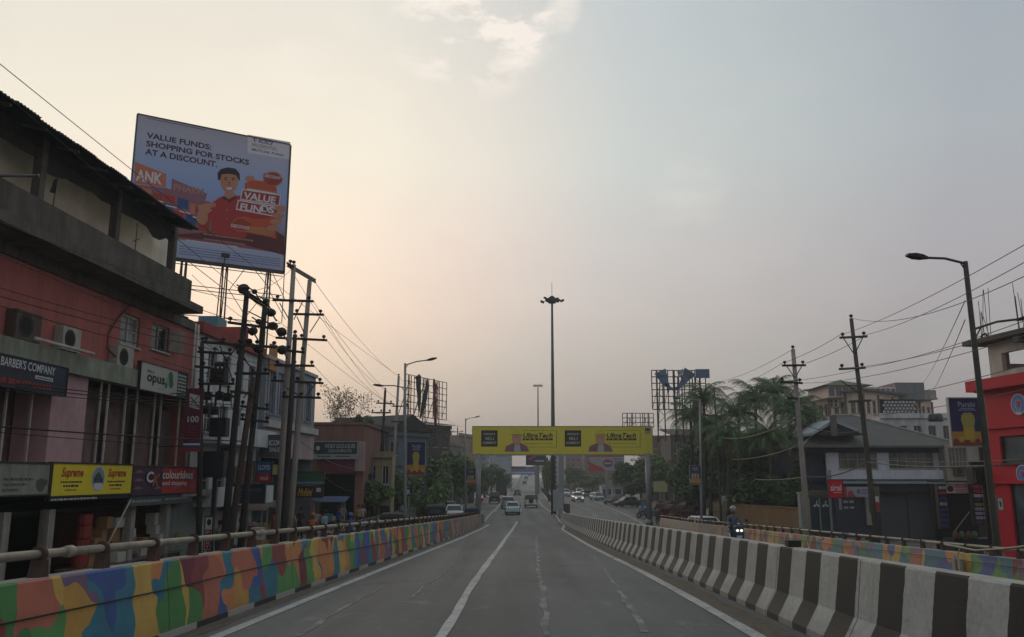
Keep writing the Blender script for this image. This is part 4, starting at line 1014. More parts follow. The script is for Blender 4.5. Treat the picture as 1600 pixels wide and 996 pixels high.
# ================================================================= generic street buildings
def block(name, label, x0, x1, ytop, Y, wall, storeys=3, bays=4, depth=8, roof='flat', band=None, base=None, awn=None, zt=None, skew=0.0, wcol=None):
 """building whose face, seen in columns x0..x1, stands at distance Y (right end at Y+skew)"""
 A_, B_ = onY(x0, 745, Y), onY(x1, 745, Y + skew); F1 = Fac((A_.x, A_.y), (B_.x, B_.y)); Wd = F1.len
 zt = zt or onY((x0 + x1) / 2, ytop, Y + skew / 2).z
 t = thing(name, label, 'building', F1.P(Wd / 2, -depth / 2, 0))
 h = zt / storeys; bw = Wd / bays; hl = []
 for i in range(storeys):
  for j in range(bays):
   if i == 0: hl.append((j * bw + bw * .1, (j + 1) * bw - bw * .1, .15, h * .78))
   else: hl.append((j * bw + bw * .24, (j + 1) * bw - bw * .24, i * h + h * .3, i * h + h * .76))
 mb = MB(); wallh(mb, F1, 0, Wd, 0, zt, 0, hl, .2); shell(mb, F1, 0, Wd, 0, zt, depth)
 mb.build('wall', wall, t)
 for k, hh in enumerate(hl):
  if k < bays: window(F1, hh, 0, t, 2, 1, m_dframe, glassm('shop_glass', (.02, .02, .02), .3), .08, name='shop_front', sill=False)
  else: window(F1, hh, 0, t, 2, 1, wcol or m_frame)
 for i in range(1, storeys + 1):
  mb = MB(); mb.fbox(F1, -.1, Wd + .1, i * h - .12, i * h + (.03 if i < storeys else .35), .003, .18 if i < storeys else .25); mb.build('cornice', band or wall, t)
 if roof == 'gable':
  mb = MB(); P = F1.P; a = zt + .36
  mb.add([P(-.4, .5, a), P(Wd + .4, .5, a), P(Wd + .4, -depth - .4, a), P(-.4, -depth - .4, a), P(Wd * .5, .5, a + 1.6), P(Wd * .5, -depth - .4, a + 1.6)], [(0, 1, 4), (2, 3, 5), (1, 2, 5, 4), (3, 0, 4, 5)])
  mb.build('roof', m_tin, t)
 elif roof == 'shed':
  mb = MB(); P = F1.P; a = zt + .36
  mb.hexa([P(-.4, .6, a), P(Wd + .4, .6, a), P(Wd + .4, -depth, a + 1.1), P(-.4, -depth, a + 1.1), P(-.4, .6, a + .08), P(Wd + .4, .6, a + .08), P(Wd + .4, -depth, a + 1.2), P(-.4, -depth, a + 1.2)]); mb.build('roof', m_tin, t)
 elif roof == 'tanks':
  for k in range(2):
   p = F1.P(Wd * (.3 + .4 * k), -depth * .5, zt); mb = MB(); mb.lathe([(.001, 0), (.6, 0), (.62, .2), (.62, 1.0), (.45, 1.2), (.001, 1.25)], p, 'Z', 12); mb.build('roof_tank', m_dframe, t, smooth=True)
 return t, F1, Wd, zt
mcream = M('cream_render', '#8d8468', .85, .12, 1, dirt=.35); mgrey = M('grey_render', '#7c7b79', .9, .14, 1, dirt=.5); mdk = M('sooty_render', '#4a4644', .9, .2, 1, dirt=.6)
mblue = M('dusty_blue_render', '#55646c', .85, .12, 1, dirt=.35); mtan = M('tan_render', '#93816f', .85, .1, 1, dirt=.3); mpale = M('pale_grey_render', '#9fa3a5', .85, .08, 1, dirt=.2)
mbrk = M('brick_brown_render', '#6b4f48', .9, .15, 1, dirt=.4)
block('narrow_building', 'dark sooty building with flat roof just right of the gold shop', 569, 606, 672, 66, mdk, 3, 2, 8, 'flat', skew=3)
block('narrow_building', 'small cream yellow building behind the first utility poles', 572, 612, 713, 64, mcream, 2, 2, 1.6, 'flat', wcol=mpale)
block('narrow_building', 'dusty blue building with tin gable roof behind the left street lamp', 604, 668, 680, 78, mblue, 3, 3, 9, 'gable', skew=5)
block('narrow_building', 'sooty long building with shed roof under the ragged hoarding', 640, 702, 668, 104, mdk, 3, 4, 8, 'shed', skew=6)
block('narrow_building', 'pale grey building beyond the ragged hoarding', 694, 722, 696, 120, mgrey, 3, 2, 8, 'flat', skew=8)
block('narrow_building', 'tan building touching left post of the yellow gantry', 716, 742, 682, 135, mtan, 3, 2, 8, 'tanks', skew=8)
block('tower_building', 'pale high building with printed screen under left half of gantry', 757, 800, 702, 330, mpale, 7, 5, 14, 'flat')
block('tower_building', 'small grey building beside the pale high building', 730, 760, 712, 300, mgrey, 5, 3, 14, 'flat')
block('tower_building', 'slim pale apartment tower right of the tall mast', 866, 884, 704, 300, mpale, 8, 3, 14, 'flat')
block('tower_building', 'dusty pink apartment tower right of the slim pale tower', 884, 916, 706, 280, M('dusty_pink_block', '#8c6f68', .9, .1, 1, dirt=.3), 7, 4, 14, 'flat')
block('tower_building', 'brick brown apartment block behind the red and white hoarding', 914, 962, 700, 260, mbrk, 7, 5, 14, 'flat')
block('tower_building', 'grey block at the right end of the yellow gantry', 1012, 1050, 684, 150, mbrk, 4, 4, 8, 'flat')
block('narrow_building', 'low pale shop behind the parked dark cars', 940, 972, 760, 175, mpale, 1, 2, 5, 'flat')
block('narrow_building', 'low dark shed building under the hoarding frame on the right', 1050, 1120, 683, 120, mdk, 3, 4, 8, 'shed')
# ================================================================= big hoarding over the roofs, left
m_steel = M('hoarding_steel', '#3a3230', .7, .3, 5, dirt=.2); m_galv = M('galvanised_pole', '#7f8384', .5, .12, 3, dirt=.2, metal=.2)
m_pole = M('concrete_pole', '#8f8a83', .85, .15, 3, dirt=.35); m_polew = M('dark_pole', '#2b2725', .8, .25, 3, dirt=.3); m_black = M('fitting_black', '#141416', .6, .2, 4)
A_ = onY(216, 178, 50); rr = ray(3000, 745); FB = Fac((A_.x, A_.y), (A_.x + rr.x * 5, A_.y + rr.y * 5))
def Q3(zx, zy): return FB.px(200 + .28125 * zx, 160 + .28125 * zy)
def grad_m(name, pts):
 q = NT(name); s = q.n('ShaderNodeSeparateXYZ'); q.l(q.n('ShaderNodeTexCoord').outputs['Generated'], s.inputs[0])
 c = q.ramp(s.outputs[2], pts); q.l(c, q.b.inputs['Base Color']); q.b.inputs['Roughness'].default_value = .7; return q.m
Wb = FB.px(453, 224)[0]; zt = FB.px(216, 179)[1]; zb_ = FB.px(400, 418)[1]
t = thing('hoarding_billboard', 'huge blue value funds billboard with man in red shirt, on rooftop steelwork', 'billboard', FB.P(Wb / 2, -1, zb_ - 6))
mb = MB(); mb.fbox(FB, 0, Wb, zb_, zt, -.1, 0)
g_ = [(0, (.28, .31, .44)), (.13, (.31, .36, .50)), (.135, (.22, .05, .06)), (.20, (.18, .08, .10)), (.34, (.25, .24, .38)), (.5, (.23, .32, .58)), (.68, (.28, .36, .56)), (.85, (.36, .38, .50)), (1, (.34, .33, .39))]
mb.build('panel', grad_m('hoarding_print', g_), t)
fr = MB()
for a, b, c, d in ((-.05, Wb + .05, zb_ - .22, zb_ - .01), (-.05, Wb + .05, zt + .01, zt + .07), (-.08, -.01, zb_ - .2, zt), (Wb + .01, Wb + .12, zb_ - .2, zt)): fr.fbox(FB, a, b, c, d, -.16, .04)
fr.build('frame', m_steel, t)
def polz(mb, pts, o, m): polyq(mb, FB, [Q3(*p) for p in pts], o, m)
def txz(mb, st, xl, yt, yb, xr, o, m, bold=.02, shear=0, yr=None):
 a, z1 = Q3(xl, yt); _, z0 = Q3(xl, yb); b = Q3(xr, yb)[0]
 sk = 0
 tx(mb, FB, st, a, b, z0, z1, o, bold, shear, m, skew=sk)
def ell(mb, cx, cy, rx, ry, o, m, n=20, a0=0, a1=360):
 polz(mb, [(cx + rx * math.cos(rad(a0 + (a1 - a0) * i / n)), cy + ry * math.sin(rad(a0 + (a1 - a0) * i / n))) for i in range(n)], o, m)
pm = lambda n, h: M('ink_' + n, h, .7, .05, 1)
inks = [pm('navy', '#3a2028'), pm('brown', '#7d5560'), pm('orange', '#b0654a'), pm('white', '#c0bec6'), pm('red', '#9a2626'), pm('skin', '#a8745c'), pm('hair', '#17151a'), pm('jar', '#ab4426'), pm('jarlight', '#a2663a'), pm('blue', '#334a78'), pm('darkred', '#521a1d'), pm('pink', '#9b7274'), pm('label', '#8f2c1f'), pm('deepblue', '#1f3f73')]
mb = MB()
# street of shops printed behind
polz(mb, [(38, 330), (213, 400), (210, 472), (36, 452)], .004, 2); txz(mb, 'ANK', 48, 372, 436, 190, .008, 3, .03)
polz(mb, [(244, 424), (440, 508), (430, 545), (240, 492)], .004, 1); txz(mb, 'PHARM', 256, 452, 490, 420, .008, 11, .02)
polz(mb, [(36, 456), (210, 476), (470, 560), (470, 740), (420, 735), (36, 500)], .003, 1)
for x, y, w_, h, m in ((60, 470, 70, 50, 2), (140, 500, 55, 55, 12), (200, 510, 60, 40, 4), (275, 530, 60, 55, 13), (345, 560, 40, 60, 2), (200, 560, 50, 40, 13), (255, 600, 55, 50, 4), (320, 620, 60, 50, 13), (375, 575, 40, 70, 1), (390, 660, 60, 50, 12)):
 polz(mb, [(x, y), (x + w_, y + w_ * .22), (x + w_, y + h + w_ * .22), (x, y + h)], .006, m)
for i in range(5): polz(mb, [(60 + 75 * i, 505 + 32 * i), (120 + 75 * i, 520 + 32 * i), (120 + 75 * i, 527 + 32 * i), (60 + 75 * i, 512 + 32 * i)], .009, 3)
# hills of jar shadow
polz(mb, [(262, 745), (640, 790), (868, 850), (868, 745), (800, 700), (262, 735)], .0045, 10)
# man
polz(mb, [(470, 560), (505, 530), (560, 515), (625, 520), (650, 560), (660, 740), (640, 760), (462, 728)], .010, 4)
polz(mb, [(478, 545), (470, 640), (440, 690), (395, 680), (385, 640), (420, 610), (440, 620)], .012, 4)
ell(mb, 412, 640, 32, 42, .014, 5); polz(mb, [(395, 600), (385, 575), (440, 560), (485, 560), (490, 578), (452, 590), (470, 600), (440, 620), (405, 618)], .016, 5)
polz(mb, [(540, 495), (588, 500), (600, 520), (570, 545), (535, 522)], .012, 5)
ell(mb, 562, 437, 50, 66, .014, 5); polz(mb, [(500, 435), (497, 395), (515, 372), (555, 362), (598, 370), (620, 398), (621, 440), (610, 425), (600, 405), (560, 398), (520, 402), (512, 430)], .018, 6)
for dx in (-20, 22): ell(mb, 562 + dx, 430, 8, 4, .02, 6, 10); polz(mb, [(552 + dx, 418), (574 + dx, 418), (573 + dx, 422), (552 + dx, 422)], .02, 6)
polz(mb, [(544, 474), (580, 474), (573, 486), (552, 486)], .02, 3); polz(mb, [(558, 440), (566, 440), (570, 458), (556, 458)], .019, 1)
for y in (545, 600, 650): ell(mb, 548, y, 4, 4, .013, 11, 8)
polz(mb, [(530, 520), (560, 540), (595, 520), (600, 535), (560, 560), (522, 535)], .013, 10)
# jar
polz(mb, [(650, 450), (690, 432), (790, 445), (825, 475), (822, 760), (790, 750), (640, 720), (640, 660)], .015, 7)
polz(mb, [(655, 470), (825, 500), (825, 515), (655, 488)], .018, 8); polz(mb, [(662, 480), (820, 506), (820, 512), (662, 488)], .02, 3)
polz(mb, [(660, 690), (820, 700), (800, 745), (650, 720)], .017, 8)
polz(mb, [(600, 615), (640, 590), (800, 630), (780, 645), (700, 650)], .019, 4)
polz(mb, [(632, 482), (848, 515), (842, 578), (622, 542)], .022, 3); polz(mb, [(638, 488), (843, 520), (837, 572), (628, 537)], .025, 12)
polz(mb, [(610, 542), (840, 582), (832, 640), (598, 598)], .026, 3); polz(mb, [(616, 549), (835, 588), (828, 633), (605, 592)], .029, 12)
txz(mb, 'VALUE', 645, 497, 538, 822, .033, 3, .03, .1); txz(mb, 'FUN', 622, 560, 600, 740, .035, 3, .03, .1); txz(mb, 'S', 780, 580, 615, 812, .035, 3, .03, .1)
txz(mb, 'D', 736, 572, 608, 782, .034, 3, .06, .1); txz(mb, '%', 750, 580, 606, 772, .038, 10, .02)
for cx, cy, r_, m in ((803, 428, 52, 8), (626, 680, 50, 8)):
 ell(mb, cx, cy, r_, r_ * .82, .03, 8, 14); ell(mb, cx, cy, r_ * .9, r_ * .7, .032, 12, 14)
polz(mb, [(756, 395), (858, 425), (852, 448), (750, 415)], .034, 12); txz(mb, 'DISCOUNT', 760, 400, 417, 848, .037, 3, .02)
polz(mb, [(566, 676), (680, 668), (680, 692), (566, 700)], .034, 12); txz(mb, 'DISCOUNT', 572, 676, 694, 676, .037, 3, .02)
# fingers round the jar
for i, (x, y) in enumerate(((845, 590), (835, 630), (820, 665), (805, 700))): ell(mb, x, y, 34, 17, .03 + i * .001, 5, 12)
ell(mb, 677, 424, 26, 16, .03, 5, 12)
# copy
txz(mb, 'VALUE FUNDS:', 105, 166, 198, 466, .006, 0, .03); txz(mb, 'SHOPPING FOR STOCKS', 103, 212, 244, 678, .006, 0, .03); txz(mb, 'AT A DISCOUNT.', 97, 256, 290, 500, .006, 0, .03)
polz(mb, [(664, 180), (902, 222), (898, 318), (664, 282)], .003, 3)
txz(mb, 'ICICI', 724, 203, 224, 806, .006, 13, .03, .3); txz(mb, 'PRUDENTIAL', 690, 226, 244, 832, .006, 1, .0); txz(mb, 'MUTUAL FUND', 690, 255, 268, 866, .006, 13, .02)
ell(mb, 706, 206, 9, 14, .006, 12, 10); ell(mb, 708, 208, 4, 7, .009, 3, 8)
def dz(x0, x1, y, h, m, n, sd):
 a, z = Q3(x0, y); b = Q3(x1, y)[0]; dashes(mb, FB, a, b, z, h, .007, n, m, sd)
dz(105, 440, 90, .05, 9, 26, 1); dz(420, 700, 735, .10, 11, 20, 2); dz(420, 655, 762, .09, 11, 16, 3); dz(322, 612, 770, .10, 3, 22, 4)
for i in range(4): dz(285, 850, 800 + 14 * i, .05, 9, 46, 5 + i)
dz(270, 846, 868, .09, 9, 60, 12)
mb.build('artwork', inks, t)
# flood lamp at the foot, steel legs, bracing
sL = lambda x, y=745, o=0: FB.px(x, y, o)[0]; zL = lambda x, y, o=0: FB.px(x, y, o)[1]
z_roof = ZY(300, 516) + .4
mb = MB()
for x in (285, 292, 350, 357, 421, 425):
 s_ = sL(x, 430);
 mb = MB(); mb.tube([FB.P(s_, -.4, z_roof - (0 if x < 400 else 2.5)), FB.P(s_, -.4, zb_ + (zt - zb_) * .9)], .055, 6); mb.build('leg', m_steel, t)
 mb = MB(); mb.tube([FB.P(s_, -2.2, z_roof), FB.P(s_, -.4, zb_ + 2)], .04, 6); mb.build('strut', m_steel, t)
for y in (412, 421, 452, 458, 498):
 z = zL(350, y, -.4); mb = MB(); mb.tube([FB.P(.6, -.4, z), FB.P(Wb + .1, -.4, z)], .03, 5); mb.build('rail', m_steel, t)
for (xa, ya), (xb, yb_) in (((357, 455), (382, 421)), ((357, 452), (382, 492)), ((385, 494), (420, 450)), ((398, 422), (420, 450)), ((425, 425), (446, 470)), ((296, 410), (350, 452)), ((421, 455), (446, 500))):
 a, z = FB.px(xa, ya, -.4); b, z2 = FB.px(xb, yb_, -.4); mb = MB(); mb.tube([FB.P(a, -.4, z), FB.P(b, -.4, z2)], .025, 5); mb.build('brace', m_steel, t)
for i in range(7):
 mb = MB(); s_ = .4 + i * (Wb - .8) / 6; mb.tube([FB.P(s_, -.2, zb_), FB.P(s_, -.2, zt)], .03, 5); mb.build('stud', m_steel, t)
mb = MB(); mb.tube([FB.P(Wb + .1, -.05, zt), FB.P(Wb + .1, -.05, zL(447, 505))], .03, 5); mb.build('leg', m_steel, t)
a, z = FB.px(352, 400, .5); mb = MB(); mb.fbox(FB, a - .25, a + .25, z - .12, z + .14, .45, .65); mb.tube([FB.P(a, .5, z - .1), FB.P(a, 0, z - .8)], .03, 5); mb.build('flood_lamp', m_black, t)
# ================================================================= gantry
YG = 81.0
A_, B_ = onY(738, 745, YG), onY(1021, 745, YG); FG = Fac((A_.x, A_.y), (B_.x, B_.y)); Wg = FG.len
zt, zb_ = onY(880, 667, YG).z, onY(880, 710, YG).z
t = thing('gantry_billboard', 'wide yellow cement billboard on a two post gantry over both carriageways', 'billboard', (FG.P(Wg / 2, 0, 0)))
mb = MB(); mb.fbox(FG, 0, Wg, zb_, zt, -.35, 0); mb.build('panel', M('gantry_yellow', '#cdbf3a', .6, .05, .8, dirt=.08), t)
mb = MB(); mb.fbox(FG, -.05, Wg + .05, zb_ - .12, zb_ - .005, -.4, .04); mb.fbox(FG, -.05, Wg + .05, zt + .005, zt + .06, -.4, .04); mb.fbox(FG, -.06, -.005, zb_, zt, -.38, .03); mb.fbox(FG, Wg + .005, Wg + .06, zb_, zt, -.38, .03); mb.build('frame', m_galv, t)
Q1 = lambda zx, zy: FG.px(700 + .21875 * zx, 640 + .21875 * zy)
mb = MB()
def pg(pts, o, m): polyq(mb, FG, [Q1(*p) for p in pts], o, m)
def tg(st, x0, x1, y0, y1, o, m, bold=.02, shear=0):
 a, z1 = Q1(x0, y0); b, z0 = Q1(x1, y1); tx(mb, FG, st, a, b, z0, z1, o, bold, shear, m)
for dx in (0, 597):
 x = lambda v: v + dx
 pg([(x(237), 149), (x(354), 149), (x(354), 266), (x(237), 266)], .006, 0)
 tg("INDIA'S", x(256), x(336), 168, 184, .01, 1); tg('NO.1', x(268), x(328), 196, 220, .01, 1, .03); tg('CEMENT', x(247), x(346), 230, 248, .01, 1)
 for q in ([(x(530), 150), (x(776), 150), (x(776), 152.5), (x(530), 152.5)], [(x(773), 150), (x(777), 150), (x(777), 272), (x(773), 272)], [(x(575), 268.5), (x(777), 268.5), (x(777), 271), (x(575), 271)]): pg(q, .006, 5)
 tg('UltraTech', x(536), x(748), 168, 203, .012, 0, .03, .25)
 pg([(x(534), 207), (x(750), 207), (x(747), 221), (x(532), 221)], .008, 0)
 for i, ch in enumerate('CEMENT'): tg(ch, x(546 + i * 33), x(560 + i * 33), 210, 218.5, .013, 2, .02)
 tg("The Engineer's Choice", x(538), x(748), 237, 251, .01, 5, .0, .2)
 # engineer
 pg([(x(405), 302), (x(415), 262), (x(455), 245), (x(480), 235), (x(520), 240), (x(565), 262), (x(580), 302)], .008, 3)
 pg([(x(470), 302), (x(478), 245), (x(512), 245), (x(520), 302)], .010, 4)
 pg([(x(472), 220), (x(510), 220), (x(505), 250), (x(480), 250)], .012, 6)
 a, z = Q1(x(491), 200); disc(mb, FG, a, z, .46, .78, .014, 18, 6)
 pg([(x(456), 182), (x(458), 160), (x(475), 143), (x(505), 143), (x(524), 160), (x(530), 182), (x(510), 176), (x(475), 176)], .017, 2)
 pg([(x(450), 178), (x(532), 178), (x(534), 184), (x(450), 184)], .02, 7)
 for e in (480, 502): pg([(x(e - 5), 195), (x(e + 5), 195), (x(e + 5), 199), (x(e - 5), 199)], .018, 0)
 pg([(x(482), 217), (x(500), 217), (x(497), 222), (x(485), 222)], .018, 1)
pg([(1407, 132), (1447, 132), (1447, 178), (1407, 178)], .006, 8); pg([(1409, 134), (1445, 134), (1445, 153), (1409, 153)], .009, 9)
mb.build('artwork', [M('ink_black', '#1f1f1c', .6, .05, 1), M('ink_pale', '#a8a898', .6, .05, 1), M('ink_yellow', '#c2b52e', .6, .05, 1), M('ink_brown', '#6a4634', .6, .05, 1), M('ink_shirt', '#98a0a6', .6, .05, 1), M('ink_olive', '#5f5a1c', .6, .05, 1), M('ink_tan', '#b08468', .6, .05, 1), M('ink_mustard', '#8d8428', .6, .05, 1), M('ink_pinkish', '#9a8a80', .6, .05, 1), M('ink_maroon', '#6a2a3a', .6, .05, 1)], t)
for x in (747.5, 1013.5):
 p = onY(x, 760, YG); mb = MB(); mb.tube([(p.x, YG + .1, 0), (p.x, YG + .1, zb_ + .1)], .24, 14); mb.tube([(p.x, YG + .1, 0), (p.x, YG + .1, .5)], .34, 14); mb.build('post', m_galv, t, smooth=True)
for k in range(6):
 mb = MB(); mb.fbox(FG, Wg * (k + .5) / 6 - .05, Wg * (k + .5) / 6 + .05, zb_ + .1, zt - .1, -.5, -.36); mb.build('stud', m_steel, t)
# steel guard box at the end of left barrier
p = onY(746, 800, 80.6); mb = MB(); mb.box(-3.35, -2.62, 80.5, 81.8, 0, 1.05); mb.box(-3.5, -2.5, 80.4, 81.9, 0, .2); tag(mb.build('barrier_end_block', m_conc), 'grey concrete block closing the end of the left mural barrier', 'concrete block')
# ================================================================= masts and lamps
def lathe_pole(mb, p0, p1, r0, r1, n=12): mb.tube([p0, Vector(p0).lerp(Vector(p1), .33), Vector(p0).lerp(Vector(p1), .66), p1], r0, n, r1=r1)
t = thing('high_mast_light', 'very tall tapering mast with dark cluster of floodlights above the gantry', 'light mast', (onY(864, 745, 105).x, 105, 0))
b0 = onY(864.5, 745, 105); b0.z = 0; top = onY(862.5, 468, 105); mb = MB(); lathe_pole(mb, b0, top, .33, .13, 14); mb.build('mast', M('mast_steel', '#4a4d4e', .5, .12, 2, dirt=.2, metal=.3), t, smooth=True)
mb = MB(); mb.lathe([(.01, -.6), (.5, -.5), (.55, .1), (.35, .3), (.15, .45), (.01, .5)], top, 'Z', 12); mb.build('lamp_ring', m_black, t)
mb = MB(); mb.tube([top, top + Vector((0, 0, 2.2))], .03, 5); mb.build('lightning_rod', m_black, t)
for a, dz_, l in ((0, -.2, 1.3), (40, .2, .8), (95, -.2, .9), (150, .3, .9), (180, -.4, 1.25), (225, -.3, .9), (270, -.5, .9), (320, -.35, 1.0)):
 d = Vector((math.cos(rad(a)), math.sin(rad(a)) * .8, 0)); e = top + d * l + Vector((0, 0, dz_ * .8)); mb = MB(); mb.tube([top + Vector((0, 0, -.1)), e], .035, 5); mb.cbox(e + Vector((0, 0, -.02)), (.5, .34, .26), rad(a), ry=rad(-25)); mb.build('flood_lamp', m_black, t)
mb = MB(); mb.cbox((b0.x + .35, 104.6, 1.6), (.85, .5, 2.6)); mb.build('service_box', M('cabinet_grey', '#9a9ba0', .6, .1, 2, dirt=.3), t)
t = thing('high_mast_light', 'distant slim mast with ring of pale floodlights left of the tall one', 'light mast', (onY(840, 745, 230).x, 230, 0))
b0 = onY(841, 745, 230); b0.z = 0; top = onY(840.5, 603, 230); mb = MB(); lathe_pole(mb, b0, top, .30, .14, 10); mb.build('mast', MC['mast_steel'], t)
mb = MB(); mb.lathe([(1.0, -.1), (1.15, 0), (1.0, .1), (.9, 0), (1.0, -.1)], top, 'Z', 14); mb.build('lamp_ring', m_dframe, t)
for a in range(0, 360, 45):
 e = top + Vector((math.cos(rad(a)), math.sin(rad(a)), 0)) * 1.15; mb = MB(); mb.cbox(e, (.4, .3, .5), rad(a)); mb.build('flood_lamp', M('lamp_face', '#c8c8c0', .4, .05, 1), t)
# the square post beside the tall mast
t = thing('square_post', 'pale square steel post right of the tall mast under the gantry', 'post', (onY(877, 745, 100).x, 100, 0))
p = onY(877, 745, 100); mb = MB(); mb.box(p.x - .3, p.x + .3, 99.9, 100.5, 0, onY(877, 712, 100).z); mb.build('shaft', M('pale_steel', '#85898b', .6, .1, 2, dirt=.2), t)
mb = MB(); mb.box(p.x - .45, p.x + .2, 99.3, 99.88, .5, 2.6); mb.build('service_box', MC['cabinet_grey'], t)
def lamp_post(label, xt, yt, xb, yb_, Y, arms, r0=.10, mat=None, group='street lamps', z0=0.0, name='street_lamp'):
 T, B = onY(xt, yt, Y), onY(xb, yb_, Y); k = (z0 - B.z) / (T.z - B.z); base = B + (T - B) * k
 t = thing(name, label, 'street lamp', base, group); mat = mat or m_galv
 mb = MB(); lathe_pole(mb, base, T, r0, r0 * .62, 10); mb.build('pole', mat, t, smooth=True)
 mb = MB(); mb.box(base.x - .2, base.x + .2, base.y - .2, base.y + .2, base.z, base.z + .3); mb.build('plinth', m_conc, t)
 for (x0, y0, x1, y1) in arms:
  a, b = onY(x0, y0, Y), onY(x1, y1, Y); mb = MB(); d = (b - a).normalized(); mb.tube([a, a + (b - a) * .5 + Vector((0, 0, .06)), b], .035, 6); mb.tube([a - d * .02 - Vector((0, 0, .25)), a + (b - a) * .12], .02, 5); mb.build('arm', mat, t)
  mb = MB(); c = b; w_ = Vector((d.y, -d.x, 0)); L_ = .62
  pr = []
  for q, (h, e) in enumerate(((.03, .05), (.10, .13), (.11, .15), (.05, .09))):
   for sg, up in ((-1, -1), (1, -1), (1, 1), (-1, 1)): pr.append(c + d * (q * L_ / 3 - .1) + Vector((0, 1, 0)) * e * sg + Vector((0, 0, h * up * .5)))
  f = [(i * 4 + j, i * 4 + (j + 1) % 4, i * 4 + 4 + (j + 1) % 4, i * 4 + 4 + j) for i in range(3) for j in range(4)] + [(0, 1, 2, 3), (15, 14, 13, 12)]
  mb.add(pr, f); mb.build('lamp_head', m_black, t)
 return t
m_lampR = M('old_lamp_pole', '#3d4038', .8, .3, 6, dirt=.4, bump=.3)
lamp_post('tall weathered street lamp at right with two opposed arms', 1508, 409, 1551, 790, 22.3, [(1508, 412, 1446, 403), (1524, 514, 1592, 499)], .105, m_lampR)
lamp_post('street lamp left of the gantry with long upper arm and lower left arm', 633, 568, 633, 800, 45, [(633, 571, 668, 563), (632, 606, 598, 603)], .10)
lamp_post('small street lamp just left of the yellow gantry', 727.5, 654, 727, 790, 86, [(728, 656, 742, 652.5)], .09)
lamp_post('street lamp before the palms on the right, single arm to the left', 1093.5, 624, 1096, 820, 62, [(1093, 626, 1062, 623)], .10)
lamp_post('distant street lamp standing behind the gantry right of the pale tower', 904, 722, 904, 775, 210, [(904, 723, 912, 721)], .09)
def banner(label, x0, y0, x1, y1, Y, kind):
 t, F, W_, c, H_ = camboard('pole_banner', label, x0, y0, x1, y1, Y, M('banner_navy', '#24264a', .6, .08, 1, dirt=.12), th=.06, cat='banner', group='lamp post banners', fm=m_galv, fw=.03)
 mb = MB(); rectq(mb, F, 0, W_, c, c + H_ * .30, .004, 1); rectq(mb, F, 0, W_, c, c + H_ * .07, .007, 2)
 tx(mb, F, 'Purabi', .26 * W_, .74 * W_, c + .82 * H_, c + .93 * H_, .007, .01, 0, 0)
 dashes(mb, F, .32 * W_, .72 * W_, c + .78 * H_, .02 * H_, .007, 6, 0, 1); dashes(mb, F, .26 * W_, .76 * W_, c + .745 * H_, .02 * H_, .007, 7, 0, 2)
 if kind == 1:     # one large bottle
  P = [(.36, .12), (.64, .12), (.66, .2), (.66, .42), (.70, .55), (.68, .64), (.60, .70), (.40, .70), (.32, .64), (.30, .55), (.34, .42), (.34, .2)]
  polyq(mb, F, [(x * W_, c + z * H_) for x, z in P], .012, 3); polyq(mb, F, [(x * W_, c + z * H_) for x, z in ((.39, .15), (.61, .15), (.61, .40), (.39, .40))], .015, 4)
  for i in range(6): disc(mb, F, (.12 + .15 * i) * W_, c + (.10 + .04 * (i % 2)) * H_, .09 * W_, .05 * H_, .010, 10, 4 if i % 2 else 2)
  dashes(mb, F, .38 * W_, .62 * W_, c + .56 * H_, .03 * H_, .018, 4, 4, 3)
 else:
  for i in range(3): rectq(mb, F, (.16 + .24 * i) * W_, (.34 + .24 * i) * W_, c + .14 * H_, c + .58 * H_, .012, 3); rectq(mb, F, (.18 + .24 * i) * W_, (.32 + .24 * i) * W_, c + .2 * H_, c + .36 * H_, .015, 5)
 mb.build('artwork', [M('ink_lilac', '#8a8aa0', .6, .05, 1), M('ink_amber', '#9a7034', .6, .15, 3), M('ink_rust', '#743020', .6, .1, 3), M('ink_oil', '#8e8646', .6, .1, 3), M('ink_gold', '#a88c2c', .6, .1, 3), M('ink_salmon', '#95605a', .6, .1, 3)], t)
 return t
banner('large navy banner with golden bottle on the tall right street lamp', 1485, 623, 1540, 697, 22.8, 1)
banner('navy banner with pale bottle on the street lamp left of the gantry', 636, 691, 664, 742, 45, 1)
banner('small navy banner with three packets left of the gantry post', 728.5, 733, 743, 757, 85.8, 3)
banner('small navy banner with three packets on the lamp before the palms', 1078, 728, 1095, 757, 61.8, 3)
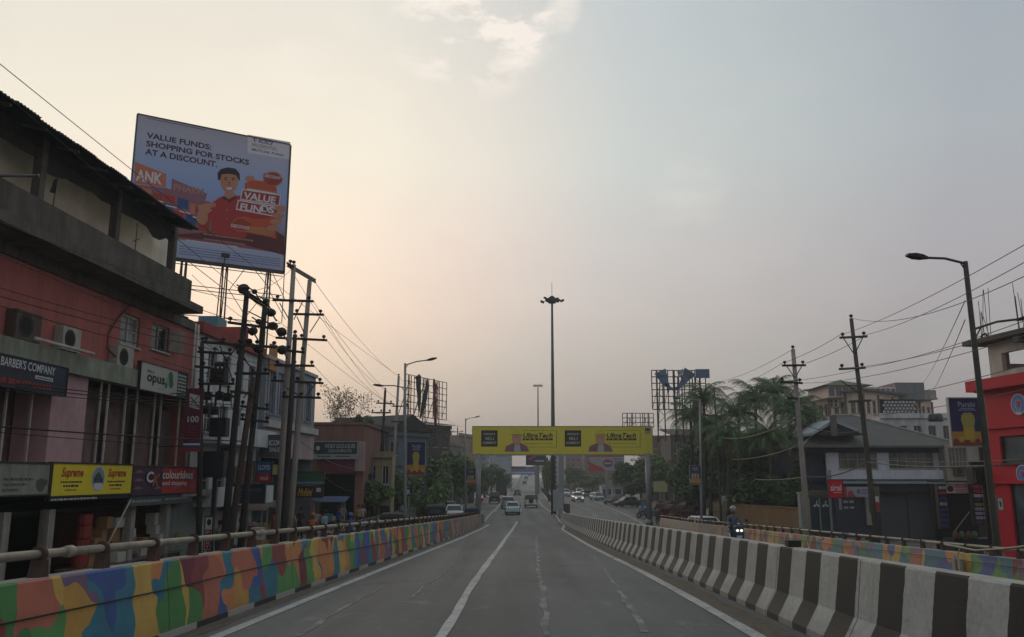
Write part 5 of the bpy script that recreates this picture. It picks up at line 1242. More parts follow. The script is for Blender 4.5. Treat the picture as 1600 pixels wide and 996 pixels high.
# ================================================================= utility poles
ins_src = None
def insulator(t, p, r=.07, h=.2):
 global ins_src
 if ins_src is None:
  mb = MB(); mb.lathe([(.001, 0), (.03, 0), (.03, .06), (.09, .08), (.07, .11), (.1, .14), (.05, .19), (.001, .21)], (0, 0, 0), 'Z', 8)
  o = mb.build('insulator', m_black); ins_src = o
 else:
  o = ins_src.copy(); COL.objects.link(o)
 o.parent = t; o.location = Vector(p) - OFF[t.name]; OFF[o.name] = OFF[t.name]
def upole(label, xt, yt, xb, yb_, Y, arms, r0=.17, mat=None, braces=(), band=False, group='utility poles', sq=False, dyarm=0.0, cap=True):
 T, B = onY(xt, yt, Y), onY(xb, yb_, Y); k = -B.z / (T.z - B.z); base = B + (T - B) * k
 t = thing('utility_pole', label, 'utility pole', base, group); mat = mat or m_pole
 mb = MB(); lathe_pole(mb, base, T, r0, r0 * .62, 8 if not sq else 4); mb.build('pole', mat, t, smooth=not sq)
 if band:
  mb = MB(); q = (T - base).normalized(); mb.tube([base, base + q * 1.6], r0 * 1.06, 10); mb.build('white_band', M('limewash', '#a8a9a4', .8, .15, 4, dirt=.2), t)
  mb = MB(); mb.tube([base + q * 1.6, base + q * 1.9], r0 * 1.07, 10); mb.build('blue_band', M('band_blue', '#33507c', .7, .1, 4), t)
 for (x0, y0, x1, y1, n) in arms:
  a, b = onY(x0, y0, Y - .12), onY(x1, y1, Y - .12 + dyarm); mb = MB(); d = (b - a)
  rz = math.atan2(d.y, d.x); mb.hexa([v for v in [a + Vector((0, -.05, -.05)), b + Vector((0, -.05, -.05)), b + Vector((0, .05, -.05)), a + Vector((0, .05, -.05)), a + Vector((0, -.05, .05)), b + Vector((0, -.05, .05)), b + Vector((0, .05, .05)), a + Vector((0, .05, .05))]])
  mb.build('crossarm', mat if mat is not m_pole else m_polew, t)
  for i in range(n): insulator(t, a + d * ((i + .15) / (n - .7) if n > 1 else .5) + Vector((0, 0, .04)))
 for (x0, y0, x1, y1) in braces:
  mb = MB(); mb.tube([onY(x0, y0, Y - .1), onY(x1, y1, Y - .1)], .025, 5); mb.build('brace', m_polew, t)
 if cap: insulator(t, T)
 return t
# right
upole('pale concrete utility pole before the palms with two crossarms', 1239, 546, 1262, 820, 42, [(1222, 571.5, 1259, 571, 2), (1218, 597, 1254, 599, 2), (1231, 623, 1246, 623, 0)], .17, braces=[(1229, 572, 1241, 590), (1253, 572, 1243, 590)])
upole('dark utility pole in front of the hipped roof house', 1330, 498, 1368, 822, 39, [(1312, 528, 1355, 526, 2), (1311, 577, 1352, 575, 2), (1326, 628, 1361, 626, 0)], .15, M('brown_pole', '#4b4741', .85, .25, 4, dirt=.4), braces=[(1318, 529, 1334, 553), (1348, 528, 1336, 553), (1312, 594, 1341, 614)])
upole('slim grey pole among the palms carrying low wires', 1116, 611, 1126, 790, 66, [(1098, 649, 1122, 650, 0), (1111, 701, 1124, 702, 0)], .10, m_lampR)
upole('second slim pole beside the meter box before the bamboo fence', 1127, 640, 1132, 790, 68, [(1120, 760, 1131, 759, 0)], .09, m_lampR, cap=False)
# far pairs left
upole('utility pole with two wide crossarms left of the ragged hoarding', 602, 610, 590, 814, 66, [(588, 630, 614, 631, 2), (580, 645, 611, 645, 3)], .15, m_polew, band=True)
upole('taller utility pole touching the ragged hoarding', 623, 588, 611, 806, 72, [(612, 635, 639, 635, 2), (611, 659, 634, 659, 0)], .16, m_pole, band=True)
upole('thin distant utility pole left of the gantry', 715, 668, 713, 780, 140, [(706, 675, 724, 675, 2)], .12, m_polew)
# transformer cluster, left
upole('near tall concrete pole of the pair joined by a top beam', 459, 414, 434, 830, 37, [(426, 469, 490, 471, 2), (429, 571, 491, 572, 3), (440, 620, 501, 622, 3), (448, 411, 459, 417, 1)], .17, m_pole, braces=[(437, 474, 452, 500), (473, 471, 459, 500), (444, 604, 470, 620)])
upole('farther tall concrete pole of the pair joined by a top beam', 484, 438, 452, 830, 38, [(458, 491, 506, 492, 2), (431, 528, 511, 532, 3), (424, 595, 505, 599, 3)], .165, m_pole, braces=[(464, 495, 475, 520), (500, 495, 484, 520), (493, 600, 478, 618)])
upole('short dark concrete pole between the tall pair', 461, 523, 443, 828, 36, [(447, 548, 476, 551, 2)], .155, m_polew)
upole('thick black pole with round fittings, left of the transformer frame', 386, 455, 353, 815, 32, [(356, 504, 432, 514, 4), (318, 535, 432, 543, 5), (374, 451, 388, 462, 1)], .165, m_polew, braces=[(372, 540, 356, 560)])
upole('thick black pole right of the first, supporting switchgear', 415, 478, 380, 815, 33, [(367, 584, 421, 584, 2), (376, 635, 420, 640, 3), (376, 655, 420, 660, 3)], .15, m_polew, braces=[(388, 487, 414, 500), (380, 560, 400, 583), (400, 600, 380, 622)])
upole('leaning brown pole between the thick black ones', 396, 590, 364, 815, 31.5, [(360, 612, 398, 616, 0)], .16, M('rusty_pole', '#3b2d28', .85, .3, 4, dirt=.3), cap=False)
upole('slim dark pole at left end of transformer frame', 316, 534, 313, 700, 35, [(309, 550, 362, 553, 3), (310, 600, 366, 600, 4), (312, 618, 372, 620, 3), (305, 573, 330, 575, 1)], .14, m_polew, braces=[(344, 541, 366, 600)])
t = thing('pole_beam', 'heavy double beam bridging the tops of the two tall concrete poles', 'beam', onY(470, 425, 37.3))
for dy in (0, 3.5):
 mb = MB(); mb.tube([onY(449, 412 + dy, 36.9), onY(493, 438 + dy, 38.2)], .06, 4); mb.build('channel', m_pole, t)
t = thing('pole_beam', 'heavy double beam bridging tops of the thick black poles', 'beam', onY(400, 465, 32.3))
for dy in (0, 5):
 mb = MB(); mb.tube([onY(376, 450 + dy, 31.8), onY(418, 478 + dy, 33.2)], .06, 4); mb.build('channel', m_polew, t)
def fitting(label, x, y, Y, r, cat='pole fitting', name='switch_gear'):
 p = onY(x, y, Y); mb = MB(); mb.blob(p, r * 1.2, r, r, 10, jit=.25); mb.tube([p, p + Vector((.25, -.1, -.35))], .03, 5); mb.tube([p, p + Vector((-.3, .1, .2))], .03, 5)
 return tag(mb.build(name, m_black), label, cat, 'round pole fittings')
for i, (x, y, r_, where) in enumerate(((380, 452, .2, 'atop the left thick black pole'), (424, 489, .16, 'right of the right black pole top'), (427, 510, .17, 'at right end of upper crossarm'), (440, 519, .18, 'hanging farthest right on the upper crossarm'), (395, 518, .17, 'under the middle of the upper crossarm'), (404, 503, .11, 'above the upper crossarm middle'), (398, 456, .1, 'beside the top beam'), (441, 547, .18, 'at right end of the lower crossarm'), (404, 546, .17, 'below the lower crossarm middle'), (389, 534, .12, 'between two crossarms'), (376, 550, .15, 'on left of lower crossarm'), (415, 470, .1, 'on the beam right end'))):
 fitting('dark round fitting ' + where, x, y, 32.4, r_)
def transformer(label, x, y, Y, w_, h, seed):
 p = onY(x, y, Y); t = thing('pole_transformer', label, 'transformer', p - Vector((0, 0, h / 2)))
 mb = MB(); mb.cbox(p, (w_, w_ * .7, h)); mb.build('tank', m_polew, t, bevel=.03)
 for k in range(7):
  mb = MB(); mb.cbox(p + Vector((-w_ * .45 + k * w_ * .15, -w_ * .42, -.03)), (.03, .16, h * .8)); mb.build('cooling_fin', m_polew, t)
 for k in range(3):
  mb = MB(); mb.lathe([(.001, 0), (.05, 0), (.07, .04), (.04, .08), (.07, .12), (.04, .17), (.02, .28), (.001, .28)], p + Vector((-w_ * .3 + k * w_ * .3, 0, h / 2)), 'Z', 8); mb.build('bushing', m_black, t)
 mb = MB(); mb.tube([p + Vector((-w_ * .4, .1, h / 2 + .2)), p + Vector((w_ * .3, .1, h / 2 + .22))], .1, 8); mb.build('conservator', m_polew, t)
 return t
transformer('black transformer hanging on the frame before the pale blue wall', 343, 588, 35.2, .62, .62, 1)
for i, (x, y) in enumerate(((325, 619), (343, 619), (356, 621), (322, 641), (336, 642))):
 p = onY(x, y, 35); mb = MB(); mb.cbox(p, (.3, .22, .34)); mb.tube([p, p + Vector((0, 0, .5))], .05, 6); mb.tube([p + Vector((.1, 0, 0)), p + Vector((.22, 0, -.5))], .02, 5)
 tag(mb.build('fuse_box', m_black), ['leftmost black fuse unit on the frame', 'second black fuse unit on the frame', 'third black fuse unit, nearest the thick pole', 'lower left black fuse unit', 'lower right black fuse unit'][i] + ' before the pale blue wall', 'fuse box', 'fuse units on the transformer frame')
for i, (x, y, w_, h) in enumerate(((336, 726, .9, 1.1), (343, 668, .7, .8))):
 p = onY(x, y, 36); mb = MB(); mb.cbox(p, (w_, .5, h)); mb.tube([p + Vector((0, 0, -h / 2)), p + Vector((0, 0, -p.z))], .06, 6)
 tag(mb.build('junction_cabinet', M('cabinet_navy', '#20262e', .7, .2, 3, dirt=.2)), ['large dark navy cabinet low beside the red building corner', 'smaller black junction box above the navy cabinet'][i], 'cabinet')
# ================================================================= wires
def W(name, a, b, r=.012, sag=.3, label='', group=None, mat=None, n=18):
 return cable('power_line', label, [onY(*a), onY(*b)], r, sag, n, mat or m_wire, 'power line', group, 4)
WL = ['topmost wire crossing the sky from upper left corner', 'second wire just above the corrugated roof edge', 'wire crossing the red wall to left end of transformer frame', 'highest of three wires crossing the red upper wall', 'lowest of the wires crossing the red upper wall',
 'upper wire of three crossing the mezzanine posts', 'middle wire of three crossing the mezzanine posts', 'thin lowest wire of three crossing the mezzanine posts', 'thick cable crossing the pink pillar above the yellow sign', 'thin cable just under the thick one across the pink pillar',
 'wire from near tall pole top to first far utility pole', 'wire from farther tall pole top to the ragged hoarding pole', 'wire from upper crossarm of near tall pole running away', 'wire from right crossarm end of farther tall pole running away', 'wire leaving the long middle crossarm toward the bare tree',
 'wire leaving the fourth crossarm of near tall pole', 'wire leaving the fifth crossarm across the bare tree', 'lowest wire from near tall pole across the bare tree', 'short wire from near tall pole to left thick black pole top', 'short wire from first crossarm to the black poles beam',
 'wire from the tall pair passing under the billboard foot', 'wire from near tall pole down to the transformer frame', 'wire from farther tall pole to the red building corner', 'wire from left thick black pole over the balcony', 'wire over the verandah opening from upper left',
 'wire across the parapet from left edge to black pole', 'distant wire from ragged hoarding pole to thin far pole', 'distant wire from hoarding pole top to the gantry lamp']
WR = ['highest wire at right leading to left arm of dark pole', 'second wire at right leading to right arm of dark pole', 'third wire at right leading to top of dark pole', 'short wire joining left arms of the two right poles', 'short wire joining right arms of the two right poles', 'wire from pale concrete pole down to the slim palm pole', 'wire from top of pale concrete pole into the palms',
 'wire passing behind the tall right lamp to lower crossarm right end', 'wire to the left end of dark pole lower crossarm', 'wire running beneath them toward the pale concrete pole', 'short wire joining the lower crossarms', 'wire to the third crossarm of dark pole', 'lowest wire passing above the navy banner', 'left of two steep wires dropping from the tall lamp', 'right of two steep wires dropping from the tall lamp']
gl = 'power lines over the left street'; gr = 'power lines over the right street'
for i, (a, b, s_, r_) in enumerate((
 ((-60, 52, 15), (623, 588, 72), .2, .012), ((-60, 92, 15), (612, 635, 72), .3, .012), ((-40, 452, 20), (363, 552, 35), .1, .014), ((-40, 438, 20), (363, 540, 35), .15, .012), ((-40, 466, 20), (380, 572, 33), .15, .014),
 ((-40, 592, 22), (376, 634, 33), .05, .016), ((-40, 598, 22), (380, 639, 33), .05, .016), ((-40, 606, 22), (385, 641, 33), .06, .012), ((-40, 664, 22), (383, 690, 33), .05, .022), ((-40, 672, 22), (383, 700, 33), .08, .012),
 ((449, 412, 37), (602, 610, 66), .8, .012), ((490, 438, 38), (623, 588, 72), .5, .013), ((490, 471, 37), (612, 635, 72), .5, .012), ((506, 492, 38), (639, 635, 72), .6, .012), ((511, 532, 38), (614, 631, 66), .5, .012), ((491, 572, 37), (611, 645, 66), .8, .012), ((505, 599, 38), (600, 650, 66), .8, .012), ((501, 622, 37), (590, 660, 66), .6, .012),
 ((459, 417, 37), (385, 455, 32), .3, .011), ((426, 469, 37), (374, 452, 32), .3, .011), ((431, 528, 38), (300, 430, 30), .2, .011), ((429, 571, 37), (318, 535, 34), .2, .011), ((424, 595, 38), (240, 560, 28), .2, .011),
 ((385, 505, 32), (180, 420, 25), .2, .011), ((380, 470, 32), (-40, 330, 16), .25, .011), ((-40, 380, 16), (375, 540, 32), .2, .011), ((639, 635, 72), (715, 675, 140), .8, .015), ((623, 588, 72), (727, 668, 140), .9, .015))):
 W('', a, b, r_, s_, WL[i], gl)
for i, (a, b, s_, r_) in enumerate((
 ((1640, 360, 15), (1312, 524, 39), .2, .010), ((1640, 388, 15), (1355, 523, 39), .2, .010), ((1640, 413, 15), (1333, 498, 39), .5, .010), ((1312, 524, 39), (1222, 568, 42), .1, .012), ((1355, 523, 39), (1259, 568, 42), .1, .012), ((1222, 568, 42), (1116, 611, 66), .3, .012), ((1239, 546, 42), (1100, 600, 75), .4, .012),
 ((1640, 487, 18), (1352, 575, 39), .15, .010), ((1640, 500, 18), (1311, 577, 39), .2, .010), ((1640, 512, 18), (1254, 599, 42), .3, .010), ((1352, 575, 39), (1218, 597, 42), .1, .010), ((1640, 560, 18), (1361, 626, 39), .1, .010), ((1640, 600, 18), (1361, 650, 39), .1, .010),
 ((1508, 470, 21), (1440, 600, 90), .3, .012), ((1508, 500, 21), (1450, 620, 90), .3, .012))):
 W('', a, b, r_, s_, WR[i], gr)
mt = M('telecom_cable', '#5c5a56', .7, .2, 4)
for i, (a, b, s_, r_, lb) in enumerate((
 ((1122, 683, 66), (1250, 650, 42), .5, .03, 'sagging pale cable between the slim pole and first concrete pole'), ((1145, 718, 60), (1250, 696, 42), .2, .028, 'pale cable low before the dense palm foliage'), ((1180, 749, 55), (1262, 745, 42), .1, .03, 'lower pale cable before the dense foliage'), ((1262, 745, 42), (1355, 722, 39), .25, .03, 'thick cable rising from first pole to dark pole'), ((1355, 722, 39), (1560, 727, 24), .12, .025, 'thick cable running right along the house front'), ((1357, 716, 39), (1640, 715, 20), .15, .014, 'thin cable running right past the navy banner'), ((1250, 660, 42), (1350, 672, 39), .3, .02, 'thin slack cable between concrete pole and dark pole'),
 ((500, 738, 55), (590, 760, 66), .8, .02, 'slack pale cable under the maroon awning'), ((470, 690, 50), (600, 722, 66), 1.0, .02, 'slack cable drooping past the gold shop sign'), ((565, 740, 60), (625, 700, 72), .6, .015, 'slack cable by the cream building'))):
 cable('telecom_line', lb, [onY(*a), onY(*b)], r_, s_, 14, mt, 'cable', None, 5)
# ================================================================= ragged hoarding frames
def lattice(label, x0, y0, x1, y1, ybase, Y, nx, nz, cloths=(), name='ragged_hoarding', towers=3, skew=0.0):
 A_, B_ = onY(x0, 745, Y), onY(x1, 745, Y + skew); F = Fac((A_.x, A_.y), (B_.x, B_.y)); W_ = F.len
 zt = onY((x0 + x1) / 2, y0, Y).z; z0 = onY((x0 + x1) / 2, y1, Y).z; zg = onY((x0 + x1) / 2, ybase, Y).z
 t = thing(name, label, 'hoarding frame', F.P(W_ / 2, 0, zg))
 for i in range(nx + 1):
  mb = MB(); mb.tube([F.P(W_ * i / nx, 0, z0), F.P(W_ * i / nx, 0, zt)], .05, 4); mb.build('upright', m_steel, t)
 for j in range(nz + 1):
  z = z0 + (zt - z0) * j / nz; mb = MB(); mb.tube([F.P(0, 0, z), F.P(W_, 0, z)], .045, 4); mb.build('rail', m_steel, t)
 for k in range(towers):
  s_ = W_ * (k + .5) / towers
  for d in (-.35, .35):
   mb = MB(); mb.tube([F.P(s_ + d, -.3, zg), F.P(s_ + d, -.3, zt)], .06, 4); mb.build('tower_leg', m_steel, t)
  zz = zg; f = 1
  mb = MB()
  while zz < zt - .8: mb.tube([F.P(s_ - .35 * f, -.3, zz), F.P(s_ + .35 * f, -.3, zz + .8)], .03, 3); zz += .8; f = -f
  mb.build('tower_lacing', m_steel, t)['kind'] = 'stuff'
  mb = MB(); mb.tube([F.P(s_, -2.6, zg), F.P(s_, -.3, zt - .6)], .05, 4); mb.build('strut', m_steel, t)
 for i in range(nx):
  if i % 2 == 0: mb = MB(); mb.tube([F.P(W_ * i / nx, -.05, z0), F.P(W_ * (i + 1) / nx, -.05, z0 + (zt - z0) * .5)], .03, 3); mb.build('brace', m_steel, t)
 for (pts, wd, mat) in cloths:      # hanging torn strips, px polylines
  mb = MB(); P = [onY(a, b, Y - .12) for a, b in pts]; k = len(P)
  for i, p in enumerate(P):
   w_ = (wd[i] if isinstance(wd, (list, tuple)) else wd) * .65; dd = P[min(i + 1, k - 1)] - P[max(i - 1, 0)]; dd = Vector((-dd.z, 0, dd.x)).normalized()
   for sg in (-1, 1): mb.v.append(tuple(p + dd * (sg * w_ / 2) + Vector((0, .12 * math.sin(i * 2.1 + sg), 0))))
  for i in range(k - 1): mb.f.append((2 * i, 2 * i + 1, 2 * i + 3, 2 * i + 2)); mb.mi.append(0); mb.uv.append(None)
  o = mb.build('torn_cloth', mat, t); mo = o.modifiers.new('thick', 'SOLIDIFY'); mo.thickness = .03
 return t
m_rag = M('rag_dark', '#2a2c34', .9, .2, 2); m_ragr = M('rag_red', '#5e2622', .9, .2, 2); m_ragb = M('rag_blue', '#56657e', .8, .15, 2); m_ragw = M('rag_pale', '#8d929a', .8, .1, 2)
lattice('tall steel hoarding frame with torn dark red strips, left of the gantry', 628, 584, 696, 648, 676, 98, 9, 6, [(((652, 588), (654, 592), (654, 604), (655, 618), (655, 632), (655, 645)), [1.2, 1.0, .9, .7, .6, .2], m_rag), (((652, 587), (655, 590), (656, 596)), [.9, .8, .3], m_ragr), (((668, 592), (667, 605), (664, 622), (660, 640), (656, 655)), [.2, .6, .9, .7, .2], m_rag), (((678, 592), (679, 602), (679, 618), (680, 640), (680, 668)), [.2, .7, .5, .7, .3], m_ragr)], skew=10)
lattice('hoarding frame with sagging blue banner remains above the palms', 1023, 579, 1109, 640, 690, 80, 10, 6, [(((1031, 580), (1036, 590), (1040, 600), (1046, 606), (1053, 609), (1060, 606), (1067, 598), (1072, 590), (1078, 580)), [1.9, 1.4, .9, .5, .4, .5, .8, 1.3, 1.9], m_ragb), (((1041, 598), (1044, 606), (1044, 613)), [.5, .4, .2], m_rag), (((1062, 579), (1064, 583), (1062, 589)), [1.2, .6, .1], m_ragw), (((1086, 585), (1096, 585), (1108, 585)), [.1, .1, .1], m_ragb)], towers=3)
t = thing('banner_remnant', 'blue rectangle of banner still fixed at top right of the hoarding frame', 'banner', onY(1098, 592, 79.8))
A_, B_ = onY(1087, 592, 79.8), onY(1109, 592, 79.8); F = Fac((A_.x, A_.y), (B_.x, B_.y)); mb = MB(); mb.fbox(F, 0, F.len, onY(1098, 591, 79.8).z, onY(1098, 577, 79.8).z, -.04, 0); mb.build('cloth', m_ragb, t)
lattice('low bare hoarding frame behind the right end of the gantry', 975, 646, 1024, 668, 690, 110, 7, 3, [], towers=2)
# boards under the gantry
t, F, W_, c, H_ = camboard('hoarding_billboard', 'white hoarding with red upper strip hanging under right half of gantry', 921, 708, 975, 736, 150, m_white, cat='billboard')
mb = MB(); rectq(mb, F, 0, W_, c + .78 * H_, c + H_, .01, 0); polyq(mb, F, [(0, c), (.48 * W_, c), (.34 * W_, c + .22 * H_), (.2 * W_, c + .3 * H_), (0, c + .5 * H_)], .012, 0)
disc(mb, F, .53 * W_, c + .42 * H_, .14 * W_, .22 * H_, .02, 18, 1); rectq(mb, F, .4 * W_, .66 * W_, c + .34 * H_, c + .52 * H_, .03, 0); dashes(mb, F, .43 * W_, .63 * W_, c + .4 * H_, .06 * H_, .04, 6, 2, 1)
for i in range(3): dashes(mb, F, .72 * W_, .96 * W_, c + (.62 - .14 * i) * H_, .06 * H_, .02, 5, 1, i)
dashes(mb, F, .72 * W_, .97 * W_, c + .12 * H_, .12 * H_, .02, 5, 0, 7); mb.build('artwork', [m_red, M('ink_blue', '#3d5f96', .6, .1, 1), m_wht], t)
t, F, W_, c, H_ = camboard('hoarding_billboard', 'dark hoarding with red slash hanging under the middle of gantry', 822, 705, 853, 727, 160, m_navy, cat='billboard')
mb = MB(); polyq(mb, F, [(.1 * W_, c + .45 * H_), (.7 * W_, c + H_), (W_, c + H_), (.2 * W_, c + .35 * H_)], .01, 0); dashes(mb, F, .45 * W_, .9 * W_, c + .25 * H_, .1 * H_, .01, 6, 1, 1); mb.build('artwork', [m_red, m_wht], t)
p = onY(838, 727, 160.2); q = onY(838, 760, 160.2); mb = MB(); mb.tube([(p.x, 160.2, 0), (p.x, 160.2, p.z)], .3, 8); mb.build('post', m_galv, t)
p = onY(948, 736, 150.2); mb = MB(); mb.tube([(p.x, 150.2, 0), (p.x, 150.2, p.z)], .3, 8)
tag(mb.build('hoarding_post', m_galv), 'single grey post carrying the white and red hoarding', 'post')
t, F, W_, c, H_ = camboard('hoarding_billboard', 'pale picture hoarding left under the gantry before the pale tower', 766, 709, 799, 741, 260, M('picture_board', '#7f8b93', .7, .25, .35), cat='billboard')
mb = MB(); tx(mb, F, 'MINISTER', .3 * W_, .85 * W_, c + .82 * H_, c + .93 * H_, .01, .02, 0, 0); mb.build('lettering', [M('ink_slate', '#3c4750', .6, .1, 1)], t)
# blue overhead road sign across the bridge foot
t = thing('overhead_road_sign', 'blue overhead direction sign spanning the foot of the flyover bridge', 'road sign', onY(819, 745, 262)); A_, B_ = onY(797, 736, 262), onY(842, 736, 262); F = Fac((A_.x, A_.y), (B_.x, B_.y)); z0, z1 = onY(819, 742, 262).z, onY(819, 734.5, 262).z; zz = onY(819, 729, 262).z
mb = MB(); mb.fbox(F, 0, F.len, z0, z1, -.2, 0); mb.build('panel', M('road_sign_blue', '#2a4f96', .5, .08, 1), t)
mb = MB(); mb.fbox(F, 0, F.len * .58, z1 + .02, zz, -.3, 0); mb.build('upper_board', m_navy, t); mb = MB(); mb.fbox(F, F.len * .59, F.len, z1 + .02, zz - .1, -.3, 0); mb.build('upper_board', m_gs, t)
mb = MB(); dashes(mb, F, F.len * .06, F.len * .9, z0 + .4, .5, .01, 11, 0, 1); mb.build('lettering', [m_wht], t)
for s_ in (F.len * .05, F.len * .97): mb = MB(); mb.tube([F.P(s_, -.3, 0), F.P(s_, -.3, z1)], .2, 8); mb.build('post', m_galv, t)
# median kerb and black railing beyond the barrier
mb = MB(); ml = [(5.15, 90, 5.7), (5.6, 120, 6.4), (7.3, 200, 8.3), (8.9, 275, 9.4)]
for (a, y0, b), (c, y1, d) in zip(ml, ml[1:]): mb.hexa([(a, y0, -.1), (b, y0, -.1), (d, y1, -.1), (c, y1, -.1), (a, y0, .2), (b, y0, .2), (d, y1, .2), (c, y1, .2)])
mb.build('median_kerb', m_conc, kind='structure')
t = thing('median_railing', 'black steel railing along the median between the mast and bridge', 'railing', (6.8, 170, .2))
y = 112; k = 0; psrc = None
mx = lambda y: interp([(p[0] * .5 + p[2] * .5, p[1]) for p in ml], y)
while y < 262:
 if psrc is None:
  mb = MB(); mb.box(-.03, .03, -.03, .03, 0, 1.25)
  for z in (.15, 1.15): mb.box(-.02, .02, .03, 2.47, z, z + .05)
  for j in range(9): mb.box(-.012, .012, .25 + j * .25, .275 + j * .25, .2, 1.15)
  psrc = mb.build('railing_panel', m_black, None); psrc.parent = t; OFF[psrc.name] = OFF[t.name]; o = psrc
 else: o = psrc.copy(); COL.objects.link(o)
 o.location = Vector((mx(y), y, .2)) - Vector((6.8, 170, .2)); o.rotation_euler = (0, 0, -math.atan2(mx(y + 2) - mx(y), 2)); y += 2.5
t = thing('median_gate', 'short black steel panel on the median beside the square post', 'railing', (onY(885, 795, 94).x, 94, .1)); A_, B_ = onY(881, 795, 96), onY(890, 795, 94); F = Fac((A_.x, A_.y), (B_.x, B_.y)); mb = MB()
mb.fbox(F, 0, F.len, .25, .32, -.03, .03); mb.fbox(F, 0, F.len, 1.45, 1.52, -.03, .03); mb.build('rail', m_black, t)
for i in range(9): mb = MB(); s_ = F.len * i / 8; mb.fbox(F, s_ - .03, s_ + .03, .1, 1.5, -.028, .028); mb.build('bar', m_black, t)
mb = MB(); p = onY(870, 800, 93); mb.hexa([(5.0, 91.5, .15), (5.35, 91.5, .15), (5.35, 92.3, .15), (5.0, 92.3, .15), (5.05, 91.6, 1.25), (5.5, 91.6, 1.2), (5.5, 92.2, 1.2), (5.05, 92.2, 1.25)]); tag(mb.build('broken_bollard', m_conc), 'tilted broken concrete bollard at the tip of the median barrier', 'bollard')
# ================================================================= red shop at right edge
FR = Fac((22, 39), (23.75, 24))
XR = lambda x, y, o=0: FR.px(x, y, o)
m_redr = M('signal_red_cladding', '#b8182c', .6, .06, 1, dirt=.1, spec=.15); m_off = M('offwhite_render', '#c4bfb2', .85, .1, .8, dirt=.4, bump=.2)
zf0, zf1 = XR(1560, 609)[1], XR(1560, 590, .25)[1]; Lr = FR.len
t = thing('red_shop_building', 'bright red two storey shop with unfinished concrete top floor at right edge', 'building', FR.P(6, -4, 0))
wn = (XR(1563, 700)[0], Lr - 1.5, XR(1580, 724)[1], XR(1580, 681)[1])
gd = (XR(1571, 700)[0], Lr - 1.2, .2, XR(1580, 756)[1])
mb = MB(); wallh(mb, FR, 0, Lr, 0, zf1 - .3, 0, [wn, gd]); shell(mb, FR, 0, Lr, 0, zf1 - .3, 10); mb.build('wall', m_redr, t)
window(FR, wn, 0, t, 3, 1, m_dframe, glassm('shop_glass_blue', (.04, .055, .06), .1)); window(FR, gd, 0, t, 4, 1, m_dframe, MC['shop_glass_blue'], name='shop_front', sill=False)
mb = MB(); mb.fbox(FR, -.3, Lr, zf0, zf1, .003, .55); mb.fbox(FR, -.5, 0, zf0, zf1, -8, .003); mb.fbox(FR, 0, Lr, wn[3] + .35, wn[3] + .5, .003, .12); mb.fbox(FR, 0, Lr, wn[2] - .9, wn[2] - .75, .003, .14); mb.build('fascia', m_redr, t)
# unfinished floor
s0 = XR(1545, 560, -.4)[0]; zr0, zr1 = zf1 + .003, XR(1560, 535, -.4)[1]; hw = (XR(1565, 560, -.4)[0], XR(1610, 560, -.4)[0], XR(1580, 577, -.4)[1], XR(1580, 549, -.4)[1])
mb = MB(); wallh(mb, FR, s0, Lr, zr0, zr1, -.4, [hw, (hw[1] + .8, hw[1] + 2.6, hw[2], hw[3])]); shell(mb, FR, s0, Lr, zr0, zr1, 7, o=-.4)
# leave the far side open so daylight shows through the window opening
mb2 = MB(); wallh(mb2, FR, s0, Lr, zr0, zr1, -.4, [hw, (hw[1] + .8, hw[1] + 2.6, hw[2], hw[3])])
wallh(mb2, FR, s0, Lr, zr0, zr1, -6.4, [(s0 + .6, s0 + 4.6, zr0 + .8, zr1 - .2), (s0 + 5.2, Lr - .5, zr0 + .8, zr1 - .2)])
mb2.fbox(FR, s0, s0 + .2, zr0, zr0 + .8, -6.2, -.62); mb2.fbox(FR, s0, s0 + .2, zr0 + .8, zr1, -6.2, -5.7); mb2.fbox(FR, s0, s0 + .2, zr0 + .8, zr1, -1.3, -.62)
mb2.build('upper_storey', m_off, t)
mb = MB(); mb.fbox(FR, s0 + 2.6, s0 + 2.9, zr0, zr1 - .02, -3.2, -2.9); mb.build('inner_column', m_conc, t)
mb = MB(); mb.fbox(FR, s0 - .75, Lr, zr1 + .003, zr1 + .22, -7, .35); mb.fbox(FR, s0 + 2.5, s0 + 2.9, zr1 - .3, zr1 + .0, -.38, .25); mb.build('roof_slab', m_blackened, t)
for gx, n in ((1542, 7), (1599, 6), (1566, 0)):
 for i in range(n):
  a = XR(gx, 520, -.8)[0] + R.uniform(-.35, .35); z = zr1 + .22; h = R.uniform(1.0, 2.6); mb = MB(); mb.tube([FR.P(a, -.8 + R.uniform(-.3, .3), z), FR.P(a + R.uniform(-.12, .12), -.8, z + h)], .016, 4); mb.build('rebar', m_brk, t)
mb = MB(); p = XR(1548, 533, -.3); mb.tube([FR.P(p[0] - .25, .0, zr1 + .22), FR.P(p[0] - .15, .0, zr1 + .42), FR.P(p[0] + .1, 0, zr1 + .44), FR.P(p[0] + .25, 0, zr1 + .22)], .05, 6); tag(mb.build('black_hose', m_black), 'black hose loop lying on the unfinished roof slab', 'hose')
